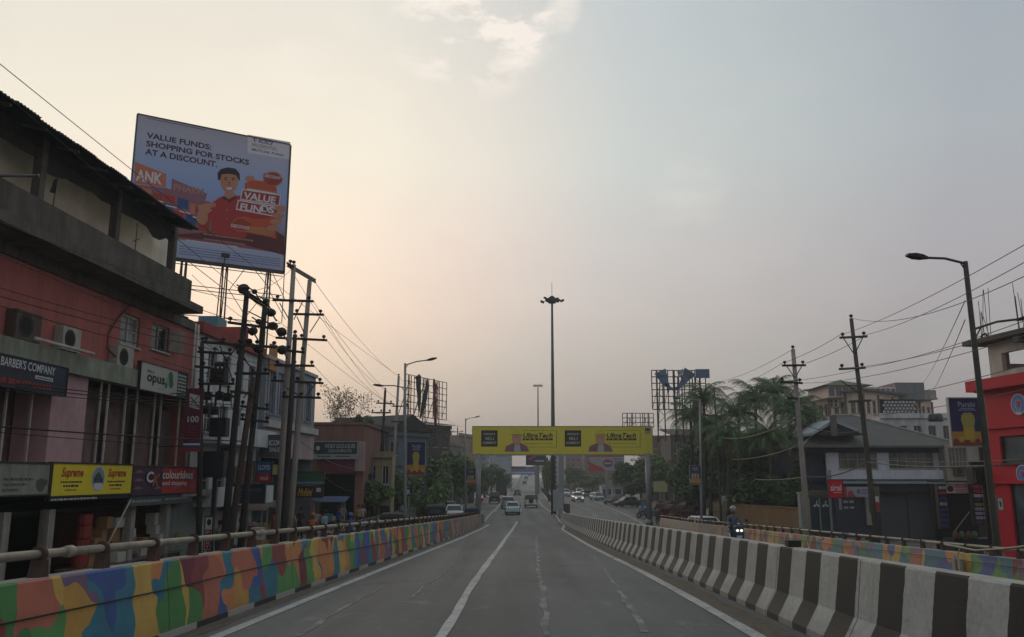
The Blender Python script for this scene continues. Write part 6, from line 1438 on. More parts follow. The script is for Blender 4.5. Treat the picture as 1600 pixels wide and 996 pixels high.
for i, (x, y, r_) in enumerate(((1590, 632, 15), (1597, 741, 13))):
 s_, z = XR(x, y, .15); rr_ = abs(XR(x, y - r_, .15)[1] - z); tt = thing('round_sign', ['upper round blue sign with white rim on the red wall', 'lower round blue sign cut by the right edge of frame'][i], 'sign', FR.P(s_, .1, z), 'round blue signs on the red shop')
 mb = MB(); mb.poly([(s_ + rr_ * 1.12 * math.cos(rad(a)), z + rr_ * 1.12 * math.sin(rad(a))) for a in range(0, 360, 12)], FR, .02, .12); mb.build('rim', m_wht, tt)
 mb = MB(); disc(mb, FR, s_, z, rr_, rr_, .125, 30, 0); disc(mb, FR, s_, z - rr_ * .02, rr_ * .50, rr_ * .50, .135, 22, 1); disc(mb, FR, s_, z, rr_ * .42, rr_ * .42, .14, 22, 2)
 polyq(mb, FR, [(s_ - rr_ * .28, z), (s_ + rr_ * .28, z), (s_ + rr_ * .40, z - rr_ * 1.02), (s_ - rr_ * .40, z - rr_ * 1.02)], .132, 1)
 tx(mb, FR, 'R', s_ - rr_ * .25, s_ + rr_ * .28, z - rr_ * .8, z + rr_ * .25, .146, .05, 0, 0)
 mb.build('emblem', [M('roundel_blue', '#2f62a4', .5, .06, 1), m_wht, m_redr], tt)
# ================================================================= hipped roof house facing us
YH = 62.0
A_, B_ = onY(1262, 745, YH), onY(1476, 745, YH); FH = Fac((A_.x, A_.y), (B_.x, B_.y)); Wh = FH.len
hs = lambda x: FH.px(x, 745)[0]; hz = lambda y: FH.px(1380, y)[1]
m_hw = M('blue_white_wall', '#b3b9c1', .85, .08, .8, dirt=.25); m_hd = M('dark_blue_and_shade', '#2d3444', .8, .15, 1, dirt=.3); m_tile = M('roof_sheet_grey', '#5a5a56', .85, .15, 1.5, dirt=.3)
t = thing('hipped_roof_house', 'two storey pale house under a grey hipped roof, shops below', 'building', FH.P(Wh / 2, -4, 0))
ze = hz(700); zb0 = hz(752); zw0 = hz(733)
h1, h2 = (hs(1312), hs(1373), zw0, hz(703)), (hs(1391), hs(1462), zw0, hz(701))
mb = MB(); wallh(mb, FH, hs(1293), Wh, zb0, ze, 0, [h1, h2], m=0); shell(mb, FH, 0, Wh, 0, ze, 12, 1); rectq(mb, FH, 0, Wh, 0, zb0, -.9, 1); rectq(mb, FH, 0, hs(1293), zb0, ze, -.6, 1)  # darkness at the left of the house is put into the shell's dark colour
mb.build('wall', [m_hw, m_hd], t)
window(FH, h1, 0, t, 4, 2, m_frame, glassm('curtained_glass', (.055, .055, .05), .3)); window(FH, h2, 0, t, 5, 2, m_frame, MC['curtained_glass'])
mb = MB(); mb.fbox(FH, hs(1295), hs(1470), hz(749), hz(735), .003, .5); mb.build('balcony', m_hw, t)
mb = MB(); mb.fbox(FH, hs(1290), Wh + .5, hz(756), hz(752), .003, .9); mb.build('ledge', M('ledge_teal', '#76858a', .7, .1, 1, dirt=.2), t)
mb = MB(); mb.fbox(FH, hs(1300), hs(1470), hz(768), hz(757), .003, .25); mb.build('signboard_band', m_hd, t)
mb = MB(); mb.fbox(FH, 0, Wh + .1, ze - .35, ze - .003, .003, .1); mb.build('beam', m_hd, t)
P = FH.P; e = .9; zr_ = hz(655); zr2 = zr_ + .4
mb = MB(); V = [P(-.5, e, ze), P(Wh + 1.2, e, ze), P(Wh + 1.2, -12, ze), P(-.5, -12, ze), P(hs(1385), -5.5, zr_ + .5), P(hs(1352), -5.5, zr_ + .5)]
V += [v + Vector((0, 0, .14)) for v in V]
mb.add(V, [(0, 1, 7, 6), (1, 2, 8, 7), (2, 3, 9, 8), (3, 0, 6, 9), (6, 7, 10, 11), (7, 8, 10), (8, 9, 11, 10), (9, 6, 11), (0, 3, 2, 1)]); mb.build('roof', m_tile, t)
mb = MB()
for q in ((V[7], V[10]), (V[6], V[11]), (V[10], V[11])): mb.tube([q[0] + Vector((0, 0, .05)), q[1] + Vector((0, 0, .05))], .09, 5)
mb.build('ridge_cap', M('ridge_pale', '#8a897f', .8, .15, 2, dirt=.3), t)
# porch gable on the left slope
A2 = FH.px(1262, 685, 1.2); mb = MB(); g0, g1, gm = hs(1264), hs(1346), hs(1300)
zg0, zg1 = hz(682), hz(662)
mb.hexa([P(g0, 1.2, zg0), P(gm, 1.2, zg1), P(gm, -3, zg1), P(g0, -3, zg0), P(g0, 1.2, zg0 + .2), P(gm, 1.2, zg1 + .25), P(gm, -3, zg1 + .25), P(g0, -3, zg0 + .2)])
mb.hexa([P(gm + .01, 1.2, zg1), P(g1, 1.2, zg0 + .05), P(g1, -3, zg0 + .05), P(gm + .01, -3, zg1), P(gm + .01, 1.2, zg1 + .25), P(g1, 1.2, zg0 + .25), P(g1, -3, zg0 + .25), P(gm + .01, -3, zg1 + .25)])
mb.build('porch_gable', M('porch_blue', '#8f989e', .7, .1, 1, dirt=.2), t)
mb = MB(); polyq(mb, FH, [(g0 + .4, zg0 + .02), (g1 - .4, zg0 + .02), (gm, zg1)], 1.0, 0); mb.build('gable_infill', m_hd, t)
mb = MB(); a = hs(1297); mb.fbox(FH, a - .2, a + .2, hz(683), hz(662) + .5, 1.21, 1.5); mb.build('finial', m_tile, t)
for x in (1302, 1472): mb = MB(); mb.fbox(FH, hs(x) - .15, hs(x) + .15, 0, hz(757), .1, .4); mb.build('column', m_hd, t)
a, b = hs(1340), hs(1355)
shutter(FH, hs(1378), hs(1420), .1, hz(770), -.8, t, '#33383c', 14); shutter(FH, hs(1422), hs(1462), .1, hz(770), -.8, t, '#33383c', 14)
mb = MB(); mb.fbox(FH, hs(1355), hs(1364), 1, hz(772), -.85, -.6); mb.build('door', m_frame, t)
# annex right of it
A_, B_ = onY(1480, 745, 61), onY(1553, 745, 61); FA = Fac((A_.x, A_.y), (B_.x, B_.y))
t = thing('annex_building', 'pale annex with large curtained window between hipped house and red shop', 'building', FA.P(2, -3, 0))
za = FA.px(1500, 694)[1]; hh = (.25, FA.px(1514, 745)[0], FA.px(1500, 730)[1], FA.px(1500, 700)[1]); zl = FA.px(1500, 757)[1]
mb = MB(); wallh(mb, FA, 0, FA.len, zl, za, 0, [hh]); shell(mb, FA, 0, FA.len, 0, za, 8); mb.build('wall', M('beige_annex', '#8f897d', .85, .1, .8, dirt=.35), t)
window(FA, hh, 0, t, 5, 1, m_frame, MC['curtained_glass'])
mb = MB(); mb.fbox(FA, -.1, FA.len, zl - .15, zl - .003, -.5, .6); mb.build('ledge', m_conc, t)
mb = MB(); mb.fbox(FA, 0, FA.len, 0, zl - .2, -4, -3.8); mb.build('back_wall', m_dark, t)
aircon('air_conditioner', 'air conditioner on the annex wall under the curtained window', FA, FA.px(1499, 745)[0], FA.px(1499, 743)[1], .01)
# ================================================================= large beige block behind, white tank building
C = onY(1358, 745, 100); Lf = onY(1257, 745, 112); Rg = onY(1466, 745, 112)
m_beige = M('beige_pink_block', '#cbb6a8', .85, .07, .6, dirt=.22); m_colband = M('brown_pilaster', '#6f5b54', .85, .1, 1, dirt=.2)
F1 = Fac((Lf.x, Lf.y), (C.x, C.y)); F2 = Fac((C.x, C.y), (Rg.x, Rg.y)); zt = onY(1358, 611, 100).z
t = thing('office_block', 'long beige office block with pilasters and rooftop rooms behind the hipped roof', 'building', (C.x, C.y + 6, 0))
for F, nb in ((F1, 4), (F2, 5)):
 hl = []; bw = F.len / nb
 for j in range(nb):
  for i in range(4):
   z = 1.2 + i * (zt - 1) / 4
   for k in (0, 1): hl.append((j * bw + .8 + k * (bw - .8) / 2, j * bw + .8 + k * (bw - .8) / 2 + .9, z + .6, z + 2.2))
 mb = MB(); wallh(mb, F, 0, F.len, 0, zt, 0, hl, .2); mb.build('wall', m_beige, t)
 for h in hl: window(F, h, 0, t, 2, 2)
 for j in range(nb + 1): mb = MB(); mb.fbox(F, j * bw - .15, j * bw + .15, 0, zt - .3, .003, .15); mb.build('pilaster', m_colband, t)
 mb = MB(); mb.fbox(F, -.4, F.len + .4, zt, zt + .25, -.5, .7); mb.build('eaves', m_tile, t)
D_ = Rg + Lf - C; mb = MB(); mb.add([(Lf.x, Lf.y, zt), (C.x, C.y, zt), (Rg.x, Rg.y, zt), (D_.x, D_.y, zt), (Lf.x, Lf.y, 0), (D_.x, D_.y, 0), (Rg.x, Rg.y, 0)], [(0, 1, 2, 3), (0, 3, 5, 4), (3, 2, 6, 5)]); mb.build('roof', m_conc, t)
def roofroom(x0, x1, y0, y1, Y, dep, mat, glazed=0, name='roof_room', hip=False):
 A_, B_ = onY(x0, y1, Y), onY(x1, y1, Y); F = Fac((A_.x, A_.y), (B_.x, B_.y)); z0, z1 = zt - .5, onY((x0 + x1) / 2, y0, Y).z
 mb = MB(); mb.fbox(F, 0, F.len, z0, z1, -dep, 0); mb.build(name, mat, t)
 if glazed:
  for k in range(glazed):
   a = F.len * (k + .12) / glazed; mb = MB(); mb.fbox(F, a, a + F.len * .76 / glazed, z1 - 1.3, z1 - .2, -.05, .03); mb.build('window', glassm('slate_glass', (.07, .08, .1), .25), t)
 if hip:
  mb = MB(); P = F.P; mb.add([P(-.8, .8, z1), P(F.len + 1, .8, z1), P(F.len + 1, -dep, z1), P(-.8, -dep, z1), P(F.len * .55, -dep * .4, z1 + 1.0)], [(0, 1, 4), (1, 2, 4), (2, 3, 4), (3, 0, 4), (3, 2, 1, 0)]); mb.build('roof', m_tile, t)
roofroom(1294, 1350, 603, 616, 103, 7, m_beige, 5, hip=True); roofroom(1352, 1400, 605, 614, 106, 6, m_beige, 6); roofroom(1400, 1445, 598, 614, 106, 7, M('concrete_lightgrey', '#6c6f72', .85, .1, 1, dirt=.35)); roofroom(1445, 1463, 610, 618, 106, 5, m_conc)
F = F1
for i, (x, y) in enumerate(((1304, 631), (1311, 631), (1304, 637), (1311, 637), (1306, 658))):
 s_, z = F1.px(x, y); aircon('air_conditioner', ['upper left', 'upper right', 'lower left', 'lower right', 'lowest single'][i] + ' air conditioner of the cluster on beige office block', F1, s_, z, .01, .8, .55, 'air conditioners on the office block')
t, F1w, Wd, zt_ = block('narrow_building', 'white stained building with breeze block parapet and tanks behind hipped roof', 1383, 1498, 652, 80, M('stained_white', '#bcc0c2', .85, .1, .6, dirt=.5), 3, 5, 10, 'flat')
src = None
for j in range(4):
 for i in range(9):
  if src is None: mb = MB(); mb.fbox(F1w, .3, .52, zt_ + .4, zt_ + .62, .0, .15); src = mb.build('breeze_block', MC['stained_white'], t)
  else: c = src.copy(); COL.objects.link(c); c.location = F1w.d * (i * .34 + (j % 2) * .17) + Vector((0, 0, j * .3))
mb = MB(); mb.fbox(F1w, .1, 3.4, zt_ + .38, zt_ + 1.7, -.1, -.02); mb.build('breeze_backing', m_dark, t)
for i, x in enumerate((1457, 1467)):
 p = onY(x, 654, 78); mb = MB(); mb.lathe([(.001, 0), (.34, 0), (.36, .2), (.34, .6), (.2, .72), (.001, .75)], p - Vector((0, 0, .3)), 'Z', 12); tag(mb.build('water_tank', m_dframe, smooth=True), ['left', 'right'][i] + ' of two black water tanks on the white stained building', 'water tank', 'black water tanks')
# ================================================================= gate, walls, booths, banners at street level
m_ochre = M('ochre_wall', '#8c6a44', .9, .12, 1, dirt=.35); m_gate = M('gate_blue', '#20303c', .6, .12, 2, dirt=.2)
def wall_line(name, label, a, b, z1, mat, th=.2, cat='wall'):
 F = Fac(a, b); mb = MB(); mb.fbox(F, 0, F.len, 0, z1, -th, 0); mb.fbox(F, -.05, F.len + .05, z1 + .002, z1 + .08, -th - .05, .05); return tag(mb.build(name, mat), label, cat), F
a, b = onY(1142, 745, 66), onY(1253, 745, 57)
wall_line('boundary_wall', 'ochre boundary wall below the dark palm foliage', (a.x, a.y), (b.x, b.y), 2.35, m_ochre)
t = thing('bamboo_fence', 'upright bamboo and board fence left of the ochre wall', 'fence', onY(1130, 745, 67) - Vector((0, 0, 4.5)))
A_, B_ = onY(1112, 745, 69), onY(1142, 745, 66); F = Fac((A_.x, A_.y), (B_.x, B_.y)); mb = MB(); r = random.Random(3)
for i in range(16):
 s_ = F.len * i / 16; mb = MB(); mb.fbox(F, s_, s_ + F.len / 16 * .85, 0, 2.4 + r.random() * .35, -.05 + r.random() * .04, .0 + r.random() * .05); mb.build('fence_board', M('bamboo', '#7a6b50', .85, .2, 3, dirt=.3), t)
for z in (.6, 1.8): mb = MB(); mb.fbox(F, 0, F.len, z, z + .08, .06, .1); mb.build('rail', M('bamboo', ''), t)
t, F, W_, c, H_ = camboard('steel_gate', 'dark blue sheet steel gate with two white bicycle emblems', 1265, 779, 1298, 835, 56, m_gate, cat='gate', th=.08)
mb = MB()
for k in (0, 1):
 x = (.36 + .42 * k) * W_; z = c + .82 * H_
 for dx in (-.09, .09): disc(mb, F, x + dx * W_, z - .03 * H_, .055 * W_, .035 * H_, .01, 10, 0)
 mb.tube([F.P(x - .09 * W_, .02, z - .03 * H_), F.P(x, .02, z + .03 * H_), F.P(x + .09 * W_, .02, z - .03 * H_)], .02, 4, 0); mb.tube([F.P(x, .02, z - .03 * H_), F.P(x + .02 * W_, .02, z + .09 * H_)], .03, 4, 0); disc(mb, F, x + .03 * W_, z + .10 * H_, .03 * W_, .02 * H_, .015, 8, 0)
mb.build('emblem', [m_wht], t)
for k in (.01, .5, .98): mb = MB(); mb.fbox(F, k * W_ - .03, k * W_ + .03, c, c + H_, .002, .06); mb.build('stile', m_frame, t)
mb = MB(); p, q = onY(1264, 768, 56), onY(1300, 778, 56); mb.box(p.x, q.x, 56.2, 58, q.z, p.z); tag(mb.build('gate_canopy', M('olive_canopy', '#4a4436', .85, .15, 2, dirt=.3)), 'flat olive canopy over the dark blue gate', 'canopy')
for nm, lb, x0, x1, y0, Y, mt_ in (('utility_booth', 'pale narrow booth beside the first concrete pole', 1248, 1259, 772, 53, MC['pale_steel']),):
 A_, B_ = onY(x0, 745, Y), onY(x1, 745, Y); z = onY(x0, y0, Y).z; tt = thing(nm, lb, 'booth', (A_.x, Y, 0)); mb = MB(); mb.box(A_.x, B_.x, Y, Y + .5, 0, z); mb.build('cabinet', mt_, tt); mb = MB(); mb.box(A_.x - .05, B_.x + .05, Y - .05, Y + .55, z + .01, z + .1); mb.build('cap', m_frame, tt); mb = MB(); mb.box(A_.x + .05, B_.x - .05, Y - .03, Y - .003, .3, z - .3); mb.build('door', m_galv, tt)
p = onY(1130, 782, 67.5); mb = MB(); mb.cbox(p, (.36, .25, .7)); mb.cbox(p - Vector((0, .135, 0)), (.28, .02, .58)); tag(mb.build('meter_box', m_wht), 'white meter box on the slim pole above the bamboo fence', 'meter box')
t, F, W_, c, H_ = camboard('shop_sign', 'square red sign with white script reading airtel', 1295, 750, 1317, 778, 54, m_redr, fw=.03)
mb = MB(); tx(mb, F, 'airtel', .12 * W_, .90 * W_, c + .38 * H_, c + .74 * H_, .006, .015, 0, 0); rectq(mb, F, .3 * W_, .9 * W_, c + .28 * H_, c + .31 * H_, .006, 0); mb.build('lettering', [m_wht], t)
mb = MB(); p = onY(1296, 760, 54.2); mb.tube([(p.x, 54.2, 0), (p.x, 54.2, p.z)], .05, 6); mb.build('post', m_galv, t)
t, F, W_, c, H_ = camboard('cloth_banner', 'red and pale banner hung right of the airtel sign', 1318, 761, 1360, 777, 55, M('banner_pale', '#8e8c96', .7, .1, 1, dirt=.1), cat='banner', th=.03, fw=0)
mb = MB(); rectq(mb, F, 0, .12 * W_, c, c + H_, .004, 0); polyq(mb, F, [(.14 * W_, c), (.45 * W_, c), (.3 * W_, c + .7 * H_), (.16 * W_, c + .5 * H_)], .004, 0); disc(mb, F, .56 * W_, c + .55 * H_, .07 * W_, .25 * H_, .005, 12, 1); dashes(mb, F, .68 * W_, .96 * W_, c + .6 * H_, .15 * H_, .005, 4, 1, 2); dashes(mb, F, .68 * W_, .96 * W_, c + .3 * H_, .15 * H_, .005, 4, 1, 3); mb.build('artwork', [M('banner_brick', '#8c3b38', .7, .1, 2), M('ink_blueviolet', '#565c86', .7, .1, 2)], t)
t, F, W_, c, H_ = camboard('shop_sign', 'vertical poster board full of small prints behind the dark pole', 1360, 760, 1375, 800, 52, M('poster_brown', '#75564c', .8, .2, 4, dirt=.2))
mb = MB(); r = random.Random(8)
for i in range(6): rectq(mb, F, .1 * W_ + .4 * W_ * (i % 2), .45 * W_ + .42 * W_ * (i % 2), c + (.08 + .3 * (i // 2)) * H_, c + (.30 + .3 * (i // 2)) * H_, .004, r.randint(0, 2))
mb.build('artwork', [m_wht, m_red, m_grn], t)
t, F, W_, c, H_ = camboard('menu_board', 'small white posters column under the airtel sign', 1310, 779, 1336, 797, 55, m_navy, fw=.02)
mb = MB(); rectq(mb, F, 0, .2 * W_, c, c + H_, .004, 0); [rectq(mb, F, .3 * W_ + .36 * W_ * (i % 2), .58 * W_ + .36 * W_ * (i % 2), c + (.1 + .5 * (i // 2)) * H_, c + (.3 + .5 * (i // 2)) * H_, .004, 0) for i in range(4)]; mb.build('artwork', [M('ink_grey', '#85888c', .7, .1, 2)], t)
# kiosk: white banner with red print on two goods racks
YK = 47
t, F, W_, c, H_ = camboard('cloth_banner', 'white kiosk banner with red print between two hanging racks', 1478, 757, 1521, 771, YK, m_wht, cat='banner', th=.03, fw=.02)
mb = MB(); tx(mb, F, 'MOBILE RECHARGE', .32 * W_, .97 * W_, c + .60 * H_, c + .86 * H_, .005, .02, 0, 0); dashes(mb, F, .34 * W_, .95 * W_, c + .38 * H_, .1 * H_, .005, 10, 0, 3); tx(mb, F, 'REPAIRING HERE', .34 * W_, .9 * W_, c + .08 * H_, c + .3 * H_, .005, .02, 0, 0); disc(mb, F, .16 * W_, c + .5 * H_, .12 * W_, .36 * H_, .004, 12, 1); mb.build('artwork', [m_red, M('ink_choc', '#3a2420', .7, .1, 2)], t)
for nm, x0, x1, y0, y1, cols, lb in (('display_rack', 1468, 1480, 758, 826, ['#8d99b4', '#8a3540', '#24365c', '#8f8a86', '#22406a', '#22406a', '#22406a', '#22406a'], 'tall blue snack packet rack at left side of the kiosk'), ('display_rack', 1521, 1546, 758, 820, ['#8c2530', '#8c2530', '#9a9eaa', '#20243a', '#6a7040', '#7d8ba0', '#7d8ba0', '#8a8e9a', '#41485c'], 'tall rack of grey and red packets at right side of the kiosk')):
 tt, F, W_, c, H_ = camboard(nm, lb, x0, y0, x1, y1, YK - .4, m_navy, cat='rack', th=.3, fw=.03)
 n = len(cols)
 for i, h in enumerate(cols):
  for k in (0, 1):
   mb = MB(); z = c + H_ * (n - 1 - i) / n; mb.fbox(F, W_ * (.05 + .48 * k), W_ * (.47 + .48 * k), z + H_ * .02, z + H_ * .095, .005, .09); mb.build('packet', M('packet_' + h[1:], h, .5, .2, 6), tt, bevel=.02)
t = thing('street_kiosk', 'open street kiosk counter beneath the white and red banner', 'kiosk', onY(1500, 830, YK))
A_, B_ = onY(1481, 745, YK), onY(1550, 745, YK); F = Fac((A_.x, A_.y), (B_.x, B_.y)); mb = MB(); mb.fbox(F, 0, F.len, 0, 1.15, -1.2, 0); mb.build('counter', m_gate, t)
mb = MB(); mb.fbox(F, -.3, F.len, onY(1500, 757, YK).z + .1, onY(1500, 757, YK).z + .2, -1.8, .2); mb.build('roof', m_tin, t)
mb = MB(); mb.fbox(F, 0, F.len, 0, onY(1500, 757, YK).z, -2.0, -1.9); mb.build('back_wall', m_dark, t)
mb = MB(); mb.tube([F.P(0, .05, 1.5), F.P(F.len * .4, .05, 2.6)], .03, 5); mb.build('rail', m_frame, t)
for i, (x, y) in enumerate(((1490, 806), (1500, 808), (1511, 806), (1520, 808))):
 p = onY(x, y, YK - .2); mb = MB(); mb.lathe([(.001, 0), (.12, 0), (.14, .1), (.14, .3), (.09, .36), (.09, .42), (.001, .42)], (p.x, p.y - .0, 1.15), 'Z', 10); tag(mb.build('jar', M('jar_' + str(i % 2), ['#5a3a2c', '#3c5a3a'][i % 2], .4, .1, 4), smooth=True), ['leftmost', 'second', 'third', 'rightmost'][i] + ' sweet jar on the kiosk counter', 'jar', 'jars on the kiosk counter')
t, F, W_, c, H_ = camboard('shop_sign', 'small white notice with dark figure beside the red shop door', 1559, 778, 1567, 797, 34, m_wht, fw=.01)
mb = MB(); disc(mb, F, .5 * W_, c + .6 * H_, .2 * W_, .12 * H_, .004, 8, 0); rectq(mb, F, .4 * W_, .7 * W_, c + .25 * H_, c + .55 * H_, .004, 0); mb.build('artwork', [m_blk], t)
p = onY(1535, 738, 40);
t = transformer('dark green pole transformer between the annex and red shop', 1530, 744, 40, .9, .8, 3)
mb = MB(); mb.fbox(Fac((onY(1515, 745, 40).x, 40), (onY(1550, 745, 40).x, 40)), 0, 1.0, onY(1530, 757, 40).z, onY(1530, 757, 40).z + .08, -.4, .3)
tag(mb.build('transformer_shelf', m_polew), 'steel shelf carrying the dark green transformer', 'shelf')
mb = MB(); q = onY(1538, 700, 40); mb.tube([(q.x, 40.3, 0), (q.x, 40.3, q.z + 1)], .12, 8); tag(mb.build('support_pole', m_polew, smooth=True), 'dark pole carrying the transformer shelf by the red shop', 'pole')
# small cream railings in front of the hipped house
def low_rail(lb, x0, x1, yt0, yt1, Y):
 A_, B_ = onY(x0, 745, Y), onY(x1, 745, Y - 1.2); F = Fac((A_.x, A_.y), (B_.x, B_.y)); h = 1.15; t = thing('low_railing', lb, 'railing', F.P(F.len / 2, 0, 0), 'cream railings along the right service road'); m = M('cream_rail', '#8f8673', .6, .15, 4, dirt=.3)
 for z in (.25, h): mb = MB(); mb.fbox(F, 0, F.len, z, z + .07, -.03, .03); mb.build('rail', m, t)
 n = int(F.len / .14); src = None
 for i in range(n + 1):
  if src is None: mb = MB(); mb.fbox(F, 0, .035, 0, h, -.02, .02); src = mb.build('baluster', m, t)
  else: c = src.copy(); COL.objects.link(c); c.location = F.d * (i * F.len / n)
 for s_ in (0, F.len): mb = MB(); mb.fbox(F, s_ - .06, s_ + .06, 0, h + .15, -.06, .06); mb.build('post', m, t)
low_rail('cream railing in front of the dark blue gate house', 1300, 1342, 0, 0, 47); low_rail('cream railing before the dark shutters', 1398, 1442, 0, 0, 43); low_rail('cream railing left of the red shop', 1528, 1555, 0, 0, 38); low_rail('cream railing in front of the red shop', 1566, 1640, 0, 0, 34)
# green hedge pots omitted; shelter boards under the trees right of gantry
t, F, W_, c, H_ = camboard('shop_sign', 'dark hotel board with pale printed panel right of the gantry post', 1021, 752, 1073, 769, 110, M('board_darkgreen', '#2c322f', .7, .1, 1), cat='sign')
mb = MB(); rectq(mb, F, 0, .42 * W_, c, c + H_, .01, 0); disc(mb, F, .73 * W_, c + .7 * H_, .05 * W_, .14 * H_, .02, 12, 1); dashes(mb, F, .58 * W_, .9 * W_, c + .32 * H_, .14 * H_, .02, 6, 1, 1); mb.build('artwork', [M('ink_sand', '#8f8a60', .7, .15, 1), m_wht], t)
for s_ in (.2, .6): mb = MB(); mb.tube([F.P(W_ * s_, -.1, 0), F.P(W_ * s_, -.1, c)], .08, 6); mb.build('post', m_galv, t)
t, F, W_, c, H_ = camboard('bus_shelter_sign', 'pale panel and grey arch at the roadside behind parked cars', 948, 750, 957, 761, 165, m_white, cat='sign')
t = thing('entrance_arch', 'grey rectangular entrance arch behind the parked dark cars', 'arch', onY(968, 770, 165)); A_, B_ = onY(958, 745, 165), onY(975, 745, 165); F = Fac((A_.x, A_.y), (B_.x, B_.y)); z = onY(966, 756, 165).z
mb = MB(); mb.fbox(F, 0, F.len, z - .9, z, -.4, 0); mb.build('lintel', MC['pale_steel'], t)
for s_ in (.1, F.len - .4): mb = MB(); mb.fbox(F, s_, s_ + .3, 0, z - .9, -.3, -.1); mb.build('post', MC['pale_steel'], t)
# ================================================================= trees
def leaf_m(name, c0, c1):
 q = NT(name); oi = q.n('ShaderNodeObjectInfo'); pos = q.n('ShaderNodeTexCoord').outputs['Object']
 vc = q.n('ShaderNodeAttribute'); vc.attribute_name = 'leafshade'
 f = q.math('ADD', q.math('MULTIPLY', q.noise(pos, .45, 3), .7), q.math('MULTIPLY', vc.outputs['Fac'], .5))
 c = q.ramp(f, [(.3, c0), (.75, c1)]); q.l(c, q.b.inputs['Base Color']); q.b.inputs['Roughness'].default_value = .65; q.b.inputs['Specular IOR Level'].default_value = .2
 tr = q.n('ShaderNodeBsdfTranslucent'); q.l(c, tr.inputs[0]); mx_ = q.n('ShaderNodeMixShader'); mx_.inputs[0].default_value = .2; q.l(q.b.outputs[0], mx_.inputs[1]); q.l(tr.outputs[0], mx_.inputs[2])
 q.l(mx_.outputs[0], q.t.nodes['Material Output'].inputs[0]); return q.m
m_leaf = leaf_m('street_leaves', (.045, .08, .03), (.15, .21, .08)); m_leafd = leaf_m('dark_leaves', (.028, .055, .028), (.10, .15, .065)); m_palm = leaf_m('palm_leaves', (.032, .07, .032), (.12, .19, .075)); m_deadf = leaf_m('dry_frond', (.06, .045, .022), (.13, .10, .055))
m_bark = M('bark', '#4a4038', .95, .25, 4, dirt=.3, bump=.4)
def crown_mesh(name, rx, ry, rz, n, leaf, seed, mat, lumps=9, gaps=.35):
 r = random.Random(seed); C = []
 for i in range(lumps):
  a = r.uniform(0, 6.283); e = r.uniform(-.6, 1); q = r.uniform(.35, .8)
  C.append((rx * q * math.cos(a) * math.cos(e), ry * q * math.sin(a) * math.cos(e), rz * q * math.sin(e), r.uniform(.28, .5)))
 C.append((0, 0, 0, .55)); vs = []; fs = []; sh = []
 for i in range(n):
  cx, cy, cz, cr = r.choice(C)
  while True:
   x, y, z = r.uniform(-1, 1), r.uniform(-1, 1), r.uniform(-1, 1); d = x * x + y * y + z * z
   if .12 < d < 1: break
  k = .75 + .35 * r.random()
  p = Vector((cx + x * rx * cr * k, cy + y * ry * cr * k, cz + z * rz * cr * k))
  if mnoise.noise(p * 3.2 + Vector((seed, 0, 0))) < -.22: continue
  nrm_ = Vector((x + r.uniform(-.7, .7), y + r.uniform(-.7, .7), z + .5 + r.uniform(-.7, .7))).normalized()
  t1 = nrm_.orthogonal().normalized(); t1.rotate(Matrix.Rotation(r.uniform(0, 6.28), 3, nrm_)); t2 = nrm_.cross(t1)
  s_ = leaf * r.uniform(.6, 1.25); b = len(vs)
  vs += [p - t1 * s_, p - t2 * s_ * .45, p + t1 * s_, p + t2 * s_ * .45]; fs.append((b, b + 1, b + 2, b + 3)); sh.append(r.random())
 me = bpy.data.meshes.new(name); me.from_pydata([tuple(v) for v in vs], [], fs); me.materials.append(mat)
 at = me.attributes.new('leafshade', 'FLOAT', 'FACE'); at.data.foreach_set('value', sh); me.update(); return me
CROWN = {}
def tree(label, x, y, h, rx, rz, seed=1, mat=None, n=2600, leaf=.26, name='street_tree', cat='tree', group=None, ry=None, trunk=.2, kinds=None, lean=0):
 mat = mat or m_leaf; t = thing(name, label, cat, (x, y, 0), group); r = random.Random(seed * 13 + 5)
 key = (mat.name, seed % 5, round(leaf / rx, 2), n)
 if key not in CROWN: CROWN[key] = crown_mesh('crown', 1, 1, 1, n, leaf / rx, seed, mat)
 o = bpy.data.objects.new('crown', CROWN[key]); COL.objects.link(o); o.parent = t; o.location = (lean, 0, h - rz); o.scale = (rx, ry or rx, rz); o.rotation_euler = (0, 0, r.uniform(0, 6.28)); OFF[o.name] = OFF[t.name]
 mb = MB(); zt = h - rz * 1.3; mb.tube([(x, y, 0), (x + r.uniform(-.1, .1) + lean * .4, y, zt * .5), (x + lean * .8, y, zt), (x + lean, y, h - rz * .7)], trunk, 8, r1=trunk * .5)
 for k in range(6):
  a = r.uniform(0, 6.28); q = r.uniform(.4, .75); mb.tube([(x + lean * .8, y, zt * r.uniform(.8, 1)), (x + lean + rx * q * .5 * math.cos(a), y + rx * q * .5 * math.sin(a), h - rz * 1.05), (x + lean + rx * q * math.cos(a), y + rx * q * math.sin(a), h - rz * r.uniform(.4, .9))], trunk * .38, 5, r1=trunk * .12)
 mb.build('trunk', m_bark, t, smooth=True); return t
def tpx(label, xc, ytop, width, Y, **k):
 """tree whose crown top is seen at (xc, ytop), crown `width` px wide, at distance Y"""
 T = onY(xc, ytop, Y); rx = width / 2 * Y / FPX; h = T.z; rz = k.pop('rz', None) or min(h * .38, rx * .95)
 return tree(label, T.x, Y, h, rx, rz, **k)
gt = 'street trees left of the gantry'; gr2 = 'roadside trees right of the gantry'
tpx('broad green street tree left of the gantry, nearest one', 672, 700, 84, 84, seed=1, group=gt, n=6000, leaf=.25)
tpx('dense green street tree touching left post of gantry', 712, 700, 74, 98, seed=2, group=gt, n=6000, leaf=.26)
tpx('low bushy street tree behind the left lamp banner', 636, 738, 66, 78, seed=3, group=gt, n=5000, leaf=.22)
